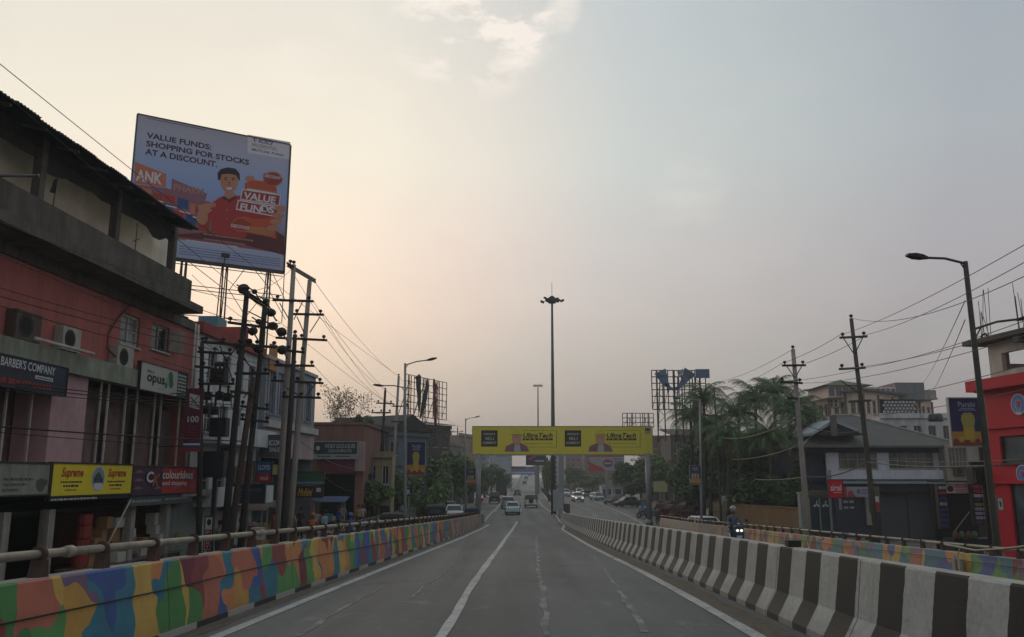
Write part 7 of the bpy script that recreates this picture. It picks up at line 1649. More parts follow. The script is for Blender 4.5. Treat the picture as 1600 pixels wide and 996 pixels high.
tpx('small street tree between the two navy banners', 700, 728, 40, 110, seed=4, group=gt, n=2200, leaf=.22)
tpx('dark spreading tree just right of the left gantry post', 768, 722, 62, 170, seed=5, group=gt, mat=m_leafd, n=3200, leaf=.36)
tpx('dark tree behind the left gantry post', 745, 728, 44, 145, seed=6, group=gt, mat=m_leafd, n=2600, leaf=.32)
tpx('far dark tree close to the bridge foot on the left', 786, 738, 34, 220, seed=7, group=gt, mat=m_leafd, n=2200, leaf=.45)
tpx('small crown under the cream building', 592, 742, 60, 62, seed=8, group=gt, n=4500, leaf=.18)
tpx('olive street tree beside the cream building', 612, 728, 52, 74, seed=9, group=gt, n=4000, leaf=.2)
tpx('dark bush tree on the roof line behind the gold shop', 568, 641, 52, 78, seed=10, mat=m_leafd, n=2600, leaf=.20, rz=2.2)
for i, (x, yt, w_, Y, lb) in enumerate(((898, 728, 40, 210, 'far pale green tree right of the square post'), (925, 738, 44, 190, 'round green tree below the white and red hoarding'), (958, 742, 46, 180, 'green tree behind the parked white cars'), (985, 716, 50, 135, 'tall green tree left of the right gantry post'), (1012, 712, 56, 120, 'large green tree behind the right gantry post'), (1040, 706, 60, 112, 'large green tree right of the right gantry post'), (1000, 742, 50, 125, 'low green crown beside the right gantry post'), (1062, 722, 50, 96, 'darker green tree beside the hotel board'), (975, 735, 34, 165, 'small green tree above the entrance arch'), (912, 748, 36, 230, 'distant green crown beyond the white truck'), (880, 752, 26, 260, 'distant green crown beside the grey service boxes'))):
 tpx(lb, x, yt, w_, Y, seed=11 + i, group=gr2, mat=m_leaf if i % 3 else m_leafd, n=5000, leaf=.24 + Y * .0009)
for i, (x, yt, w_, Y, lb) in enumerate(((655, 716, 60, 90, 'leafy street tree right behind the tall navy banner'), (690, 712, 64, 92, 'leafy street tree midway to the gantry'), (728, 722, 44, 104, 'leafy tree behind the small navy banner'), (672, 744, 70, 76, 'lowest spreading crown above the three wheelers'), (752, 738, 44, 150, 'dark low tree above the traffic queue'))):
 tpx(lb, x, yt, w_, Y, seed=70 + i, group=gt, n=6500, leaf=.26, rz=2.6, trunk=.15)
# creeper column on the median
tree('narrow green creeper clad column tree left of the tall mast', onY(857, 745, 150).x, 150, onY(857, 708, 150).z, 1.2, 4.2, seed=30, mat=m_leaf, n=2200, leaf=.22, name='columnar_tree', trunk=.15)
# dense dark mass behind the palms: several crowns
gp = 'dark trees filling the ground behind the palms'
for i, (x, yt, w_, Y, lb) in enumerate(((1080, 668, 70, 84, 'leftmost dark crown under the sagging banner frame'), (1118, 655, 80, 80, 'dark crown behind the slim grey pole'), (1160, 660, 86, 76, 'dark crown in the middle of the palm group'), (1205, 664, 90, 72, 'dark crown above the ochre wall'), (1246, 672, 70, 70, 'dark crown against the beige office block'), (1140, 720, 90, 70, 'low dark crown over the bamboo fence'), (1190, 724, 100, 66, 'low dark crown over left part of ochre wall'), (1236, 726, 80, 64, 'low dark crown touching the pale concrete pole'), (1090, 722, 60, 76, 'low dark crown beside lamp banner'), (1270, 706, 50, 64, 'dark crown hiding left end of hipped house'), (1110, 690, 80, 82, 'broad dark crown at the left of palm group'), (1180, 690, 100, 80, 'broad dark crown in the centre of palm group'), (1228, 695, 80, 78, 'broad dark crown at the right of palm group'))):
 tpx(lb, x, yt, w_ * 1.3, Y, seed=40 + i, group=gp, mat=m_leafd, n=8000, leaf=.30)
def palm(label, xc, yt, Y, size, seed, xb=None, dead=3, nf=20, group='palm trees on the right'):
 T = onY(xc, yt, Y); B = onY(xb or xc, 800, Y); r = random.Random(seed); hub = Vector((T.x, Y, T.z - size * .62)); base = Vector((B.x, Y, 0))
 t = thing('palm_tree', label, 'palm tree', base, group)
 mb = MB(); mb.tube([base, base.lerp(hub, .35) + Vector((.12, 0, 0)), base.lerp(hub, .7) + Vector((.1, 0, 0)), hub], .19, 8, r1=.12); mb.build('trunk', m_bark, t, smooth=True)
 for k in range(nf):
  a = k * 2.39996 + r.uniform(-.2, .2); drop = k / nf; el = rad(84 - 95 * drop + r.uniform(-8, 8)); Lf_ = size * r.uniform(.85, 1.1)
  d = Vector((math.cos(a), math.sin(a), 0)); mb = MB(); pts = []
  p = hub.copy(); ang = el; n = 9
  for i in range(n + 1):
   pts.append(p.copy()); p = p + (d * math.cos(ang) + Vector((0, 0, math.sin(ang)))) * (Lf_ / n); ang -= rad(9 + 7 * i / n * 1.5)
  side = d.cross(Vector((0, 0, 1)))
  for i in range(n):
   w_ = .05 * (1 - i / n) + .012
   b = len(mb.v); mb.v += [tuple(pts[i] - side * w_), tuple(pts[i] + side * w_), tuple(pts[i + 1] + side * w_ * .7), tuple(pts[i + 1] - side * w_ * .7)]; mb.f.append((b, b + 1, b + 2, b + 3)); mb.mi.append(0); mb.uv.append(None)
   for sub in (0, .33, .66):
    q = pts[i].lerp(pts[i + 1], sub); t_ = (pts[i + 1] - pts[i]).normalized(); f_ = (i + sub) / n; ll = size * .30 * math.sin(math.pi * (.12 + .85 * f_)) + .08
    for sg in (-1, 1):
     dd = (side * sg * .8 + t_ * .55 + Vector((0, 0, -.35 - r.random() * .5))).normalized(); e = q + dd * ll * r.uniform(.8, 1.1); b = len(mb.v)
     mb.v += [tuple(q - t_ * .035), tuple(q + t_ * .035), tuple(e)]; mb.f.append((b, b + 1, b + 2)); mb.mi.append(0); mb.uv.append(None)
  o = mb.build('frond', m_deadf if k >= nf - dead else m_palm, t)
  me = o.data; at = me.attributes.new('leafshade', 'FLOAT', 'FACE'); at.data.foreach_set('value', [r.random() for _ in me.polygons])
 return t
for i, (x, yt, Y, s_, lb) in enumerate(((1098, 590, 74, 3.4, 'tall leftmost palm beside the torn blue banner'), (1078, 622, 76, 3.0, 'palm with drooping fronds under the banner frame'), (1178, 586, 72, 3.6, 'tallest palm in the middle of the group'), (1152, 614, 70, 3.0, 'palm left of the tallest one'), (1208, 582, 74, 3.0, 'palm with bright upright fronds right of the tallest'), (1232, 604, 68, 3.2, 'palm just left of the pale concrete pole'), (1252, 626, 66, 3.0, 'rightmost palm against the beige block'), (1135, 650, 66, 2.8, 'low palm behind the slim pole'), (1200, 650, 64, 2.8, 'low palm over the ochre wall'), (1108, 640, 72, 2.6, 'low palm next to the street lamp'))):
 palm(lb, x, yt, Y, s_, 60 + i, nf=30)
# bare tree with few leaves, left
def bare(label, xc, yt, Y, seed):
 T = onY(xc, yt, Y); r = random.Random(seed); base = Vector((T.x - .5, Y, 0)); t = thing('bare_tree', label, 'tree', base); mb = MB(); lf = []
 top = T.z
 def grow(p, d, L_, rr, dep):
  k = 4; pts = [p]
  for i in range(k): d = (d + Vector((r.uniform(-.22, .22), r.uniform(-.22, .22), .05))).normalized(); p = p + d * L_ / k; pts.append(p)
  mb.tube(pts, rr, 5 if dep < 3 else 3, cap=False, r1=rr * .6)
  if dep >= 3:
   for _ in range(3): lf.append(p + Vector((r.uniform(-.4, .4), r.uniform(-.4, .4), r.uniform(-.3, .3))))
  if dep < 5:
   for _ in range(r.choice((2, 3, 3))):
    ax = Vector((r.uniform(-1, 1), r.uniform(-1, 1), r.uniform(-.2, .7))); grow(p, (d * 1.0 + ax * .75).normalized(), L_ * .74, rr * .6, dep + 1)
 grow(base, Vector((0, 0, 1)), top * .34, .17, 0)
 mb.build('trunk', m_bark, t)
 lb_ = MB()
 for p in lf:
  for _ in range(2):
   a = Vector((r.uniform(-1, 1), r.uniform(-1, 1), r.uniform(-1, 1))).normalized() * .11; b_ = a.orthogonal().normalized() * .06; q = p + Vector((r.uniform(-.3, .3), r.uniform(-.3, .3), r.uniform(-.3, .3)))
   lb_.add([q - a, q - b_, q + a, q + b_], [(0, 1, 2, 3)])
 o = lb_.build('leaves', m_leafd, t); o['kind'] = 'stuff'; at = o.data.attributes.new('leafshade', 'FLOAT', 'FACE'); at.data.foreach_set('value', [r.random() for _ in o.data.polygons]); return t
bare('nearly leafless spreading tree behind the brick red gold shop', 538, 606, 80, 5)
bare('dark twiggy tree behind the ragged hoarding frame', 652, 676, 100, 9)
# wall plant sprouting from the red building corner
t = thing('wall_plant', 'small leafy plant sprouting from the red building corner over the maroon banner', 'plant', onY(300, 600, 37.5)); p = onY(300, 602, 37.5); mb = MB(); lm = MB()
for dx, dz_ in ((0, 1.3), (.35, 1.0), (-.5, .85), (.5, .5), (.2, 1.15), (-.25, .6)):
 e = p + Vector((dx, 0, dz_)); mb.tube([p, p.lerp(e, .5) + Vector((.05, 0, .1)), e], .012, 4)
 for k in range(5):
  a = Vector((R.uniform(-1, 1), R.uniform(-.6, .6), R.uniform(-1, .2))).normalized() * .14; b_ = a.orthogonal().normalized() * .08; q = e + Vector((R.uniform(-.12, .12), 0, R.uniform(-.1, .1))); lm.add([q - a, q - b_, q + a, q + b_], [(0, 1, 2, 3)])
mb.build('stem', m_bark, t); lm.build('leaf', m_leafd, t)['kind'] = 'stuff'
# skyline of town trees far off
for i, (x, Y, h_, rx) in enumerate(((-70, 330, 13, 11), (-46, 300, 14, 12), (-24, 340, 12, 10), (-100, 260, 14, 12), (34, 330, 13, 11), (55, 300, 14, 12), (78, 270, 13, 12), (105, 300, 14, 13), (140, 280, 14, 13), (60, 200, 12, 10), (85, 190, 12, 10), (110, 170, 12, 11), (-8, 520, 14, 12), (22, 560, 15, 14), (44, 520, 14, 12), (150, 200, 13, 12), (-30, 560, 15, 14))):
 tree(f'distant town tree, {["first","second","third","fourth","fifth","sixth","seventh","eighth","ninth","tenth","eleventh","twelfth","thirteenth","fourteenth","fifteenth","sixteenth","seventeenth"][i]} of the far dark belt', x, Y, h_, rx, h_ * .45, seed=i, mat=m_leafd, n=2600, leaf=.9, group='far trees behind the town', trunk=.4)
# ================================================================= vehicles
m_tyre = M('tyre_rubber', '#141414', .85, .2, 8); m_rim = M('alloy_rim', '#7e8286', .35, .1, 6, metal=.6); m_cg = glassm('car_glass', (.02, .024, .026), .05)
m_tail = M('tail_lens', '#6d0d10', .25, .05, 4); m_plate = M('number_plate', '#b4b4ae', .6, .05, 4); m_trim = M('black_trim', '#17181a', .6, .1, 6)
m_taillit = M('tail_lamp_lit', '#ff2a18', .3, .02, 2, emit=3.0); m_headlit = M('head_lamp_lit', '#fff4e0', .2, .02, 2, emit=1.2); m_lens = M('head_lens', '#a9b0b4', .15, .05, 4)
def paint(name, col, rough=.3): return M('paint_' + name, col, rough, .04, 1.5, dirt=.12, spec=.6)
def car(name, label, L_=4.2, W_=1.72, H_=1.5, mat=None, kind='sedan', roofmat=None, lit_t=False, lit_h=False, group=None, spare=False, cat='car'):
 """nose towards +y, built at the origin"""
 t = thing(name, label, cat, (0, 0, 0), group); hw = W_ / 2; y0, y1 = -L_ / 2, L_ / 2
 wr = .32 if kind in ('sedan', 'hatch') else .38; gc = .2 if kind in ('sedan', 'hatch') else .3
 belt = gc + (H_ - gc) * (.56 if kind != 'jeep' else .54)
 if kind == 'sedan': st = [(y0, gc + .12, belt - .14, .80), (y0 + .08, gc, belt - .02, .90), (y0 + .7, gc, belt + .03, .98), (0, gc, belt + .0, 1), (y1 - 1.15, gc, belt - .04, 1), (y1 - .45, gc, belt - .16, .95), (y1 - .08, gc + .02, belt - .30, .86), (y1, gc + .12, belt - .40, .76)]; gh = [y0 + .62, y0 + 1.15, y1 - 1.75, y1 - 1.0]
 elif kind == 'hatch': st = [(y0, gc + .12, belt - .10, .84), (y0 + .08, gc, belt, .93), (y0 + .7, gc, belt + .02, 1), (0, gc, belt, 1), (y1 - 1.0, gc, belt - .04, 1), (y1 - .4, gc, belt - .15, .95), (y1 - .07, gc + .02, belt - .28, .86), (y1, gc + .12, belt - .38, .76)]; gh = [y0 + .08, y0 + .42, y1 - 1.5, y1 - .85]
 elif kind == 'jeep': st = [(y0, gc + .05, belt, .94), (y0 + .06, gc, belt, .96), (y0 + .7, gc, belt, .97), (0, gc, belt, .97), (y1 - 1.1, gc, belt - .02, .92), (y1 - .5, gc, belt - .04, .84), (y1 - .06, gc, belt - .08, .8), (y1, gc + .1, belt - .1, .78)]; gh = [y0 + .03, y0 + .12, y1 - 1.45, y1 - 1.15]
 else: st = [(y0, gc + .1, belt, .90), (y0 + .08, gc, belt + .02, .96), (y0 + .7, gc, belt + .02, 1), (0, gc, belt, 1), (y1 - 1.1, gc, belt, 1), (y1 - .5, gc, belt - .06, .96), (y1 - .07, gc, belt - .16, .9), (y1, gc + .1, belt - .24, .84)]; gh = [y0 + .05, y0 + .28, y1 - 1.6, y1 - 1.0]
 mb = MB(); n = len(st)
 for (y, zb_, zt_, k) in st:
  w_ = hw * k; mb.v += [(-w_ * .86, y, zb_), (-w_, y, zb_ + .16), (-w_, y, zt_ - .16), (-w_ * .93, y, zt_ - .01), (-w_ * .6, y, zt_ + .03), (w_ * .6, y, zt_ + .03), (w_ * .93, y, zt_ - .01), (w_, y, zt_ - .16), (w_, y, zb_ + .16), (w_ * .86, y, zb_)]
 for i in range(n - 1):
  for j in range(10): mb.f.append((i * 10 + j, i * 10 + (j + 1) % 10, i * 10 + 10 + (j + 1) % 10, i * 10 + 10 + j)); mb.mi.append(0); mb.uv.append(None)
 mb.f.append(tuple(range(10))); mb.f.append(tuple(range(n * 10 - 1, n * 10 - 11, -1))); mb.mi += [0, 0]; mb.uv += [None, None]
 # pillars and roof
 a, b, c, d = gh; wb = hw * .90; wt = hw * (.74 if kind in ('sedan', 'hatch') else .84); zb_ = belt - .02; zt_ = H_ - .05
 cor = {('a', s): (s * wb, a, zb_) for s in (-1, 1)}
 def P_(y, z):
  k = (z - zb_) / (zt_ - zb_); return wb + (wt - wb) * k
 ro = 1 if roofmat else 0
 mb.hexa([(-wt, b, zt_ - .03), (wt, b, zt_ - .03), (wt, c, zt_ - .03), (-wt, c, zt_ - .03), (-wt * .9, b + .08, H_), (wt * .9, b + .08, H_), (wt * .9, c - .12, H_), (-wt * .9, c - .12, H_)], ro)
 for s in (-1, 1):
  for (ya, yb_) in ((a, b), (d, c), ((a + d) / 2, (b + c) / 2)):
   mb.tube([(s * wb, ya, zb_), (s * wt, yb_, zt_ - .02)], .045, 5, ro)
 mb.build('body', [mat] + ([roofmat] if roofmat else []), t, bevel=.02, normals=True)
 def pane(pts, nm): m = MB(); m.add(pts, [(0, 1, 2, 3)]); return m.build(nm, m_cg, t)
 i_ = .97
 pane([(-wb * i_, a + .01, zb_ + .02), (wb * i_, a + .01, zb_ + .02), (wt * i_, b, zt_ - .02), (-wt * i_, b, zt_ - .02)], 'rear_window'); pane([(wb * i_, d, zb_), (-wb * i_, d, zb_), (-wt * i_, c, zt_ - .02), (wt * i_, c, zt_ - .02)], 'windscreen')
 for s in (-1, 1):
  ym0, ym1 = (a + d) / 2, (b + c) / 2
  pane([(s * wb * i_, a + .04, zb_), (s * wb * i_, ym0, zb_), (s * wt * i_, ym1, zt_ - .02), (s * wt * i_, b, zt_ - .02)], 'side_window'); pane([(s * wb * i_, ym0, zb_), (s * wb * i_, d - .04, zb_), (s * wt * i_, c, zt_ - .02), (s * wt * i_, ym1, zt_ - .02)], 'side_window')
  m = MB(); m.cbox((s * (hw + .09), d - .28, zb_ + .08), (.18, .1, .12)); m.build('mirror', m_trim, t, bevel=.01)
 for yy in (y0 + L_ * .19, y1 - L_ * .19):
  for s in (-1, 1):
   m = MB(); m.lathe([(wr * .62, -.1), (wr * .95, -.1), (wr, -.06), (wr, .06), (wr * .95, .1), (wr * .62, .1)], (s * (hw - .08), yy, wr), 'X', 16); w_ = m.build('wheel', m_tyre, t, smooth=False)
   m = MB(); m.lathe([(.001, .0), (wr * .2, .02), (wr * .62, .08)] if s > 0 else [(.001, 0), (wr * .2, -.02), (wr * .62, -.08)], (s * (hw - .08), yy, wr), 'X', 10); m.build('rim', m_rim, w_)
   m = MB(); m.lathe([(wr * 1.17, -.0), (wr * 1.17, .012 * s)], (s * (hw - .005), yy, wr), 'X', 16)
   m.v = [(v[0], v[1], max(v[2], gc - .05)) for v in m.v]; m.f.append(tuple(range(16))); m.mi.append(0); m.uv.append(None); m.build('wheel_arch', m_trim, t)
 tl = m_taillit if lit_t else m_tail; hl = m_headlit if lit_h else m_lens
 for s in (-1, 1):
  m = MB()
  if kind in ('sedan', 'hatch'): m.hexa([(s * hw * .52, y0 - .03, belt - .32), (s * hw * .90, y0 + .06, belt - .28), (s * hw * .93, y0 + .2, belt - .28), (s * hw * .5, y0 + .1, belt - .3), (s * hw * .55, y0 - .01, belt - .18), (s * hw * .92, y0 + .07, belt - .10), (s * hw * .95, y0 + .22, belt - .10), (s * hw * .5, y0 + .1, belt - .2)])
  else: m.cbox((s * hw * .84, y0 - .01, belt - .22), (.16, .06, .26))
  m.build('tail_lamp', tl, t, normals=True)
  m = MB(); m.cbox((s * hw * .66, y1 - .03, (gc + belt) / 2 + .05), (.30, .1, .15)) if kind != 'jeep' else m.lathe([(.001, .06), (.11, .04), (.11, -.05)], (s * hw * .55, y1, belt - .3), 'Y', 12)
  m.build('head_lamp', hl, t)
 m = MB(); m.cbox((0, y0 - .02, gc + .38 if kind != 'jeep' else gc + .2), (.5, .02, .12)); m.build('number_plate', m_plate, t); m = MB(); m.cbox((0, y1 + .015, gc + .22), (.5, .02, .11)); m.build('number_plate', m_plate, t)
 m = MB(); m.cbox((0, y0 - .03, gc + .1), (W_ * .86, .1, .16)); m.build('bumper', m_trim, t, bevel=.01); m = MB(); m.cbox((0, y1 - .0, gc + .12), (W_ * .74, .08, .16)); m.build('bumper', m_trim, t, bevel=.01); m = MB(); m.cbox((0, y1 - .015, (gc + belt) / 2), (W_ * .38, .06, .16)); m.build('grille', m_trim, t)
 if spare:
  m = MB(); m.lathe([(.001, -.16), (.2, -.17), (.36, -.14), (.37, 0), (.3, .04)], (0, y0 - .02, belt - .12), 'Y', 18); m.build('spare_wheel', m_tyre, t)
 return t
def at_px(x, y, z=None): return onR(x, y) if z is None else onZ(x, y, z)
def put(o, x, yb_, rz=0.0, z=None, dY=0, Y=None):
 p = at_px(x, yb_, z)
 if Y: p = onY(x, 800, Y); p.z = 0
 place(o, (p.x, p.y + dY, p.z + .015), rz); return o
pw = paint('white', '#d2d8da'); pb_ = paint('pale_blue', '#bdd0d5'); pk = paint('black', '#101214'); pg_ = paint('grey', '#3a4046'); pm_ = paint('maroon', '#3a1c1e'); ps = paint('silver', '#8d9295'); pdb = paint('dark_blue', '#1c2c4c')
road_dir = lambda Y: -.02
put(car('sedan_car', 'pale blue white sedan driving away in the centre lane, nearest car', 4.5, 1.75, 1.48, pb_, 'sedan'), 800.5, 805, .02, dY=2.2)
put(car('jeep', 'white off road jeep with black roof and rear spare wheel driving away', 4.0, 1.85, 1.86, pw, 'jeep', roofmat=pk, spare=True), 830, 794, .0, dY=2)
put(car('suv_car', 'silver white suv driving away just ahead of the pale sedan', 4.5, 1.8, 1.68, ps, 'suv', lit_t=False), 793, 796, .03, 0.0, 3)
put(car('suv_car', 'black boxy suv driving away on the left lane', 4.5, 1.85, 1.9, pk, 'suv'), 772, 787, .04, 0.0, 2)
put(car('small_car', 'small dark car beyond the suv by the bridge foot', 4.0, 1.7, 1.5, pg_, 'hatch'), 808, 775, .0, 0.0)
for i, (x, y, m, lb) in enumerate(((819.5, 757, pg_, 'first tiny dark car climbing the bridge'), (822, 751, pdb, 'second tiny car higher on the bridge'), (827, 746, pk, 'tiny dark car close to the bridge crest'))):
 c = car('small_car', lb, 4.2, 1.75, 1.5, m, 'suv'); Y = (340, 400, 450)[i]; p = onY(x, y, Y); place(c, (p.x, Y, zb(Y) + .05), .0)
# truck with canvas back
t = thing('goods_truck', 'dark canopied goods truck beyond the black suv', 'truck', (0, 0, 0)); mb = MB(); mb.box(-1.15, 1.15, -3.2, 1.2, .9, 2.3); mb.build('cargo_body', M('truck_brown', '#3a2c20', .8, .2, 2, dirt=.3), t)
mb = MB(); mb.add([(-1.15, -3.2, 2.3), (-1.1, -3.2, 3.0), (0, -3.2, 3.3), (1.1, -3.2, 3.0), (1.15, -3.2, 2.3), (-1.15, 1.2, 2.3), (-1.1, 1.2, 3.0), (0, 1.2, 3.3), (1.1, 1.2, 3.0), (1.15, 1.2, 2.3)], [(0, 1, 2, 3, 4), (9, 8, 7, 6, 5), (0, 5, 6, 1), (1, 6, 7, 2), (2, 7, 8, 3), (3, 8, 9, 4)]); mb.build('canopy', M('tarpaulin', '#24282a', .85, .2, 2), t)
mb = MB(); mb.box(-1.05, 1.05, 1.3, 3.0, .6, 2.4); mb.build('cab', M('truck_orange', '#8c4a1c', .5, .1, 2), t, bevel=.05); mb = MB(); mb.box(-.95, .95, 3.0, 3.02, 1.5, 2.2); mb.build('windscreen', m_cg, t)
for yy in (-2.2, 2.1):
 for s in (-1, 1): mb = MB(); mb.lathe([(.001, -.13), (.45, -.13), (.48, 0), (.45, .13), (.001, .13)], (s * .98, yy, .48), 'X', 14); mb.build('wheel', m_tyre, t)
p = onZ(785, 780, 0); place(t, (p.x - .4, p.y + 6, 0), .05)
# oncoming and parked, right hand street
put(car('suv_car', 'white suv with lit headlamps coming towards us on the right street', 4.4, 1.8, 1.7, pw, 'suv', lit_h=True, roofmat=None), 904, 785, math.pi + .06, 0.0, 2)
put(car('suv_car', 'white suv farther back coming towards us', 4.4, 1.8, 1.7, pw, 'suv'), 884, 777, math.pi + .04, 0.0, 2)
t = put(car('small_car', 'white van like car parked at roadside behind the oncoming suv', 4.2, 1.7, 1.8, pw, 'suv'), 908, 776, math.pi, 0.0, 4)
put(car('sedan_car', 'pale blue hatchback parked facing us on the right street', 3.9, 1.7, 1.5, paint('pale_steel_blue', '#8fa6b0'), 'hatch'), 935, 783, math.pi + .3, 0.0, 2)
put(car('small_car', 'dark car parked behind the pale blue hatchback', 4.1, 1.7, 1.5, pk, 'hatch'), 945, 780, math.pi + .4, 0.0, 5)
put(car('small_car', 'dark grey car parked further back beneath the hoarding', 4.1, 1.7, 1.55, pg_, 'suv'), 919, 778, math.pi + .2, 0.0, 4)
put(car('hatchback_car', 'maroon black hatchback parked behind the grey sedan', 3.9, 1.7, 1.55, pm_, 'hatch'), 962, 789, 2.35, 0.0, 2)
put(car('sedan_car', 'dark grey sedan parked at an angle near the right gantry post', 4.4, 1.75, 1.5, pg_, 'sedan'), 980, 792, 1.95, 0.0, 0)
put(car('hatchback_car', 'white hatchback parked behind the far mural barrier rail', 3.8, 1.65, 1.55, pw, 'hatch'), 1103, 823, 3.4, 0.0, 0.0, 64)
# left service road, seen over the rail
put(car('sedan_car', 'white sedan on the left service road behind the three wheeler', 4.3, 1.72, 1.48, pw, 'sedan'), 706, 806, .12, 0.0, 2.2, 80)
put(car('small_car', 'silver van parked ahead of the white sedan', 3.8, 1.65, 1.7, ps, 'suv'), 699, 797, .1, 0.0, 2, 96)
for i, (x, y, m, lb) in enumerate(((747, 783, pw, 'white car in queue left of the gantry post'), (752, 779, pk, 'black car ahead in the queue by the gantry post'), (741, 778, ps, 'silver car at head of the queue under the trees'), (757, 775, pg_, 'grey car far up the left lane'))):
 put(car('small_car', lb, 4.1, 1.7, 1.5, m, 'hatch', lit_t=(i == 0)), x, y, .05, 0.0, 3)
def auto(name, label, bodym, topm, lit=False, group='three wheelers'):
 t = thing(name, label, 'auto rickshaw', (0, 0, 0), group)
 mb = MB(); st = [(-1.3, .62, .35, .95), (-1.2, .66, .3, 1.0), (-.2, .66, .3, .95), (.35, .6, .3, .62), (.95, .34, .34, 1.0), (1.15, .2, .45, .95)]
 for (y, w_, a, b) in st: mb.v += [(-w_, y, a), (-w_, y, b - .08), (-w_ * .9, y, b), (w_ * .9, y, b), (w_, y, b - .08), (w_, y, a)]
 for i in range(len(st) - 1):
  for j in range(6): mb.f.append((i * 6 + j, i * 6 + (j + 1) % 6, i * 6 + 6 + (j + 1) % 6, i * 6 + 6 + j)); mb.mi.append(0); mb.uv.append(None)
 mb.f += [tuple(range(6)), tuple(range(len(st) * 6 - 1, len(st) * 6 - 7, -1))]; mb.mi += [0, 0]; mb.uv += [None, None]
 mb.build('body', bodym, t, bevel=.03, normals=True)
 mb = MB(); st = [(-1.32, .62, 1.0, 1.62), (-1.2, .66, .98, 1.76), (-.4, .67, 1.5, 1.8), (.6, .6, 1.55, 1.76), (.82, .55, 1.58, 1.68)]
 for (y, w_, a, b) in st: mb.v += [(-w_, y, a), (-w_, y, b - .18), (-w_ * .8, y, b - .03), (0, y, b), (w_ * .8, y, b - .03), (w_, y, b - .18), (w_, y, a)]
 for i in range(len(st) - 1):
  for j in range(6): mb.f.append((i * 7 + j, i * 7 + j + 1, i * 7 + 8 + j, i * 7 + 7 + j)); mb.mi.append(0); mb.uv.append(None)
 mb.f.append(tuple(range(7))); mb.mi.append(0); mb.uv.append(None); mb.build('canopy', topm, t)
 mb = MB(); mb.add([(-.36, -1.34, 1.2), (.36, -1.34, 1.2), (.34, -1.33, 1.48), (-.34, -1.33, 1.48)], [(0, 1, 2, 3)]); mb.build('rear_window', m_cg, t)
 mb = MB(); mb.add([(-.34, 1.0, 1.0), (.34, 1.0, 1.0), (.5, .8, 1.62), (-.5, .8, 1.62)], [(0, 1, 2, 3)]); mb.build('windscreen', m_cg, t)
 for s in (-1, 1):
  mb = MB(); mb.tube([(s * .36, 1.0, 1.0), (s * .54, .8, 1.64)], .025, 5); mb.build('pillar', topm, t)
  mb = MB(); mb.cbox((s * .5, -1.33, .72), (.14, .05, .12)); mb.build('tail_lamp', m_taillit if lit else m_tail, t)
  mb = MB(); mb.lathe([(.001, -.06), (.2, -.06), (.22, 0), (.2, .06), (.001, .06)], (s * .58, -.85, .22), 'X', 12); mb.build('wheel', m_tyre, t)
 mb = MB(); mb.lathe([(.001, -.06), (.2, -.06), (.22, 0), (.2, .06), (.001, .06)], (0, .95, .22), 'X', 12); mb.build('wheel', m_tyre, t)
 mb = MB(); mb.lathe([(.001, .08), (.08, .06), (.09, -.02)], (0, 1.16, .78), 'Y', 10); mb.build('head_lamp', m_lens, t)
 mb = MB(); mb.box(-.5, .5, -.95, -.5, .6, .8); mb.box(-.5, .5, -1.02, -.94, .8, 1.25); mb.build('seat', m_trim, t); return t
blue = M('rickshaw_blue', '#2b5f8c', .45, .08, 2, dirt=.2); topg = M('canopy_charcoal', '#1d2024', .75, .15, 2, dirt=.15); topb = M('canopy_navy', '#1b2740', .7, .15, 2)
put(auto('auto_rickshaw', 'blue rickshaw with lit tail lamps, farthest of three on left road', blue, topb, True), 737, 800, .05, 0.0, .5, 76)
put(auto('auto_rickshaw', 'charcoal topped blue rickshaw close behind the left mural rail', blue, topg), 680, 820, .1, 0.0, 0, 58)
put(auto('auto_rickshaw', 'nearest dark rickshaw showing only its roof over the rail', blue, topg), 614, 848, .15, 0.0, 0, 44)
put(auto('auto_rickshaw', 'blue rickshaw parked beside the right gantry post', M('rickshaw_bright', '#2f6ea8', .45, .08, 2), topb), 1008, 803, 2.9, 0.0, 0)
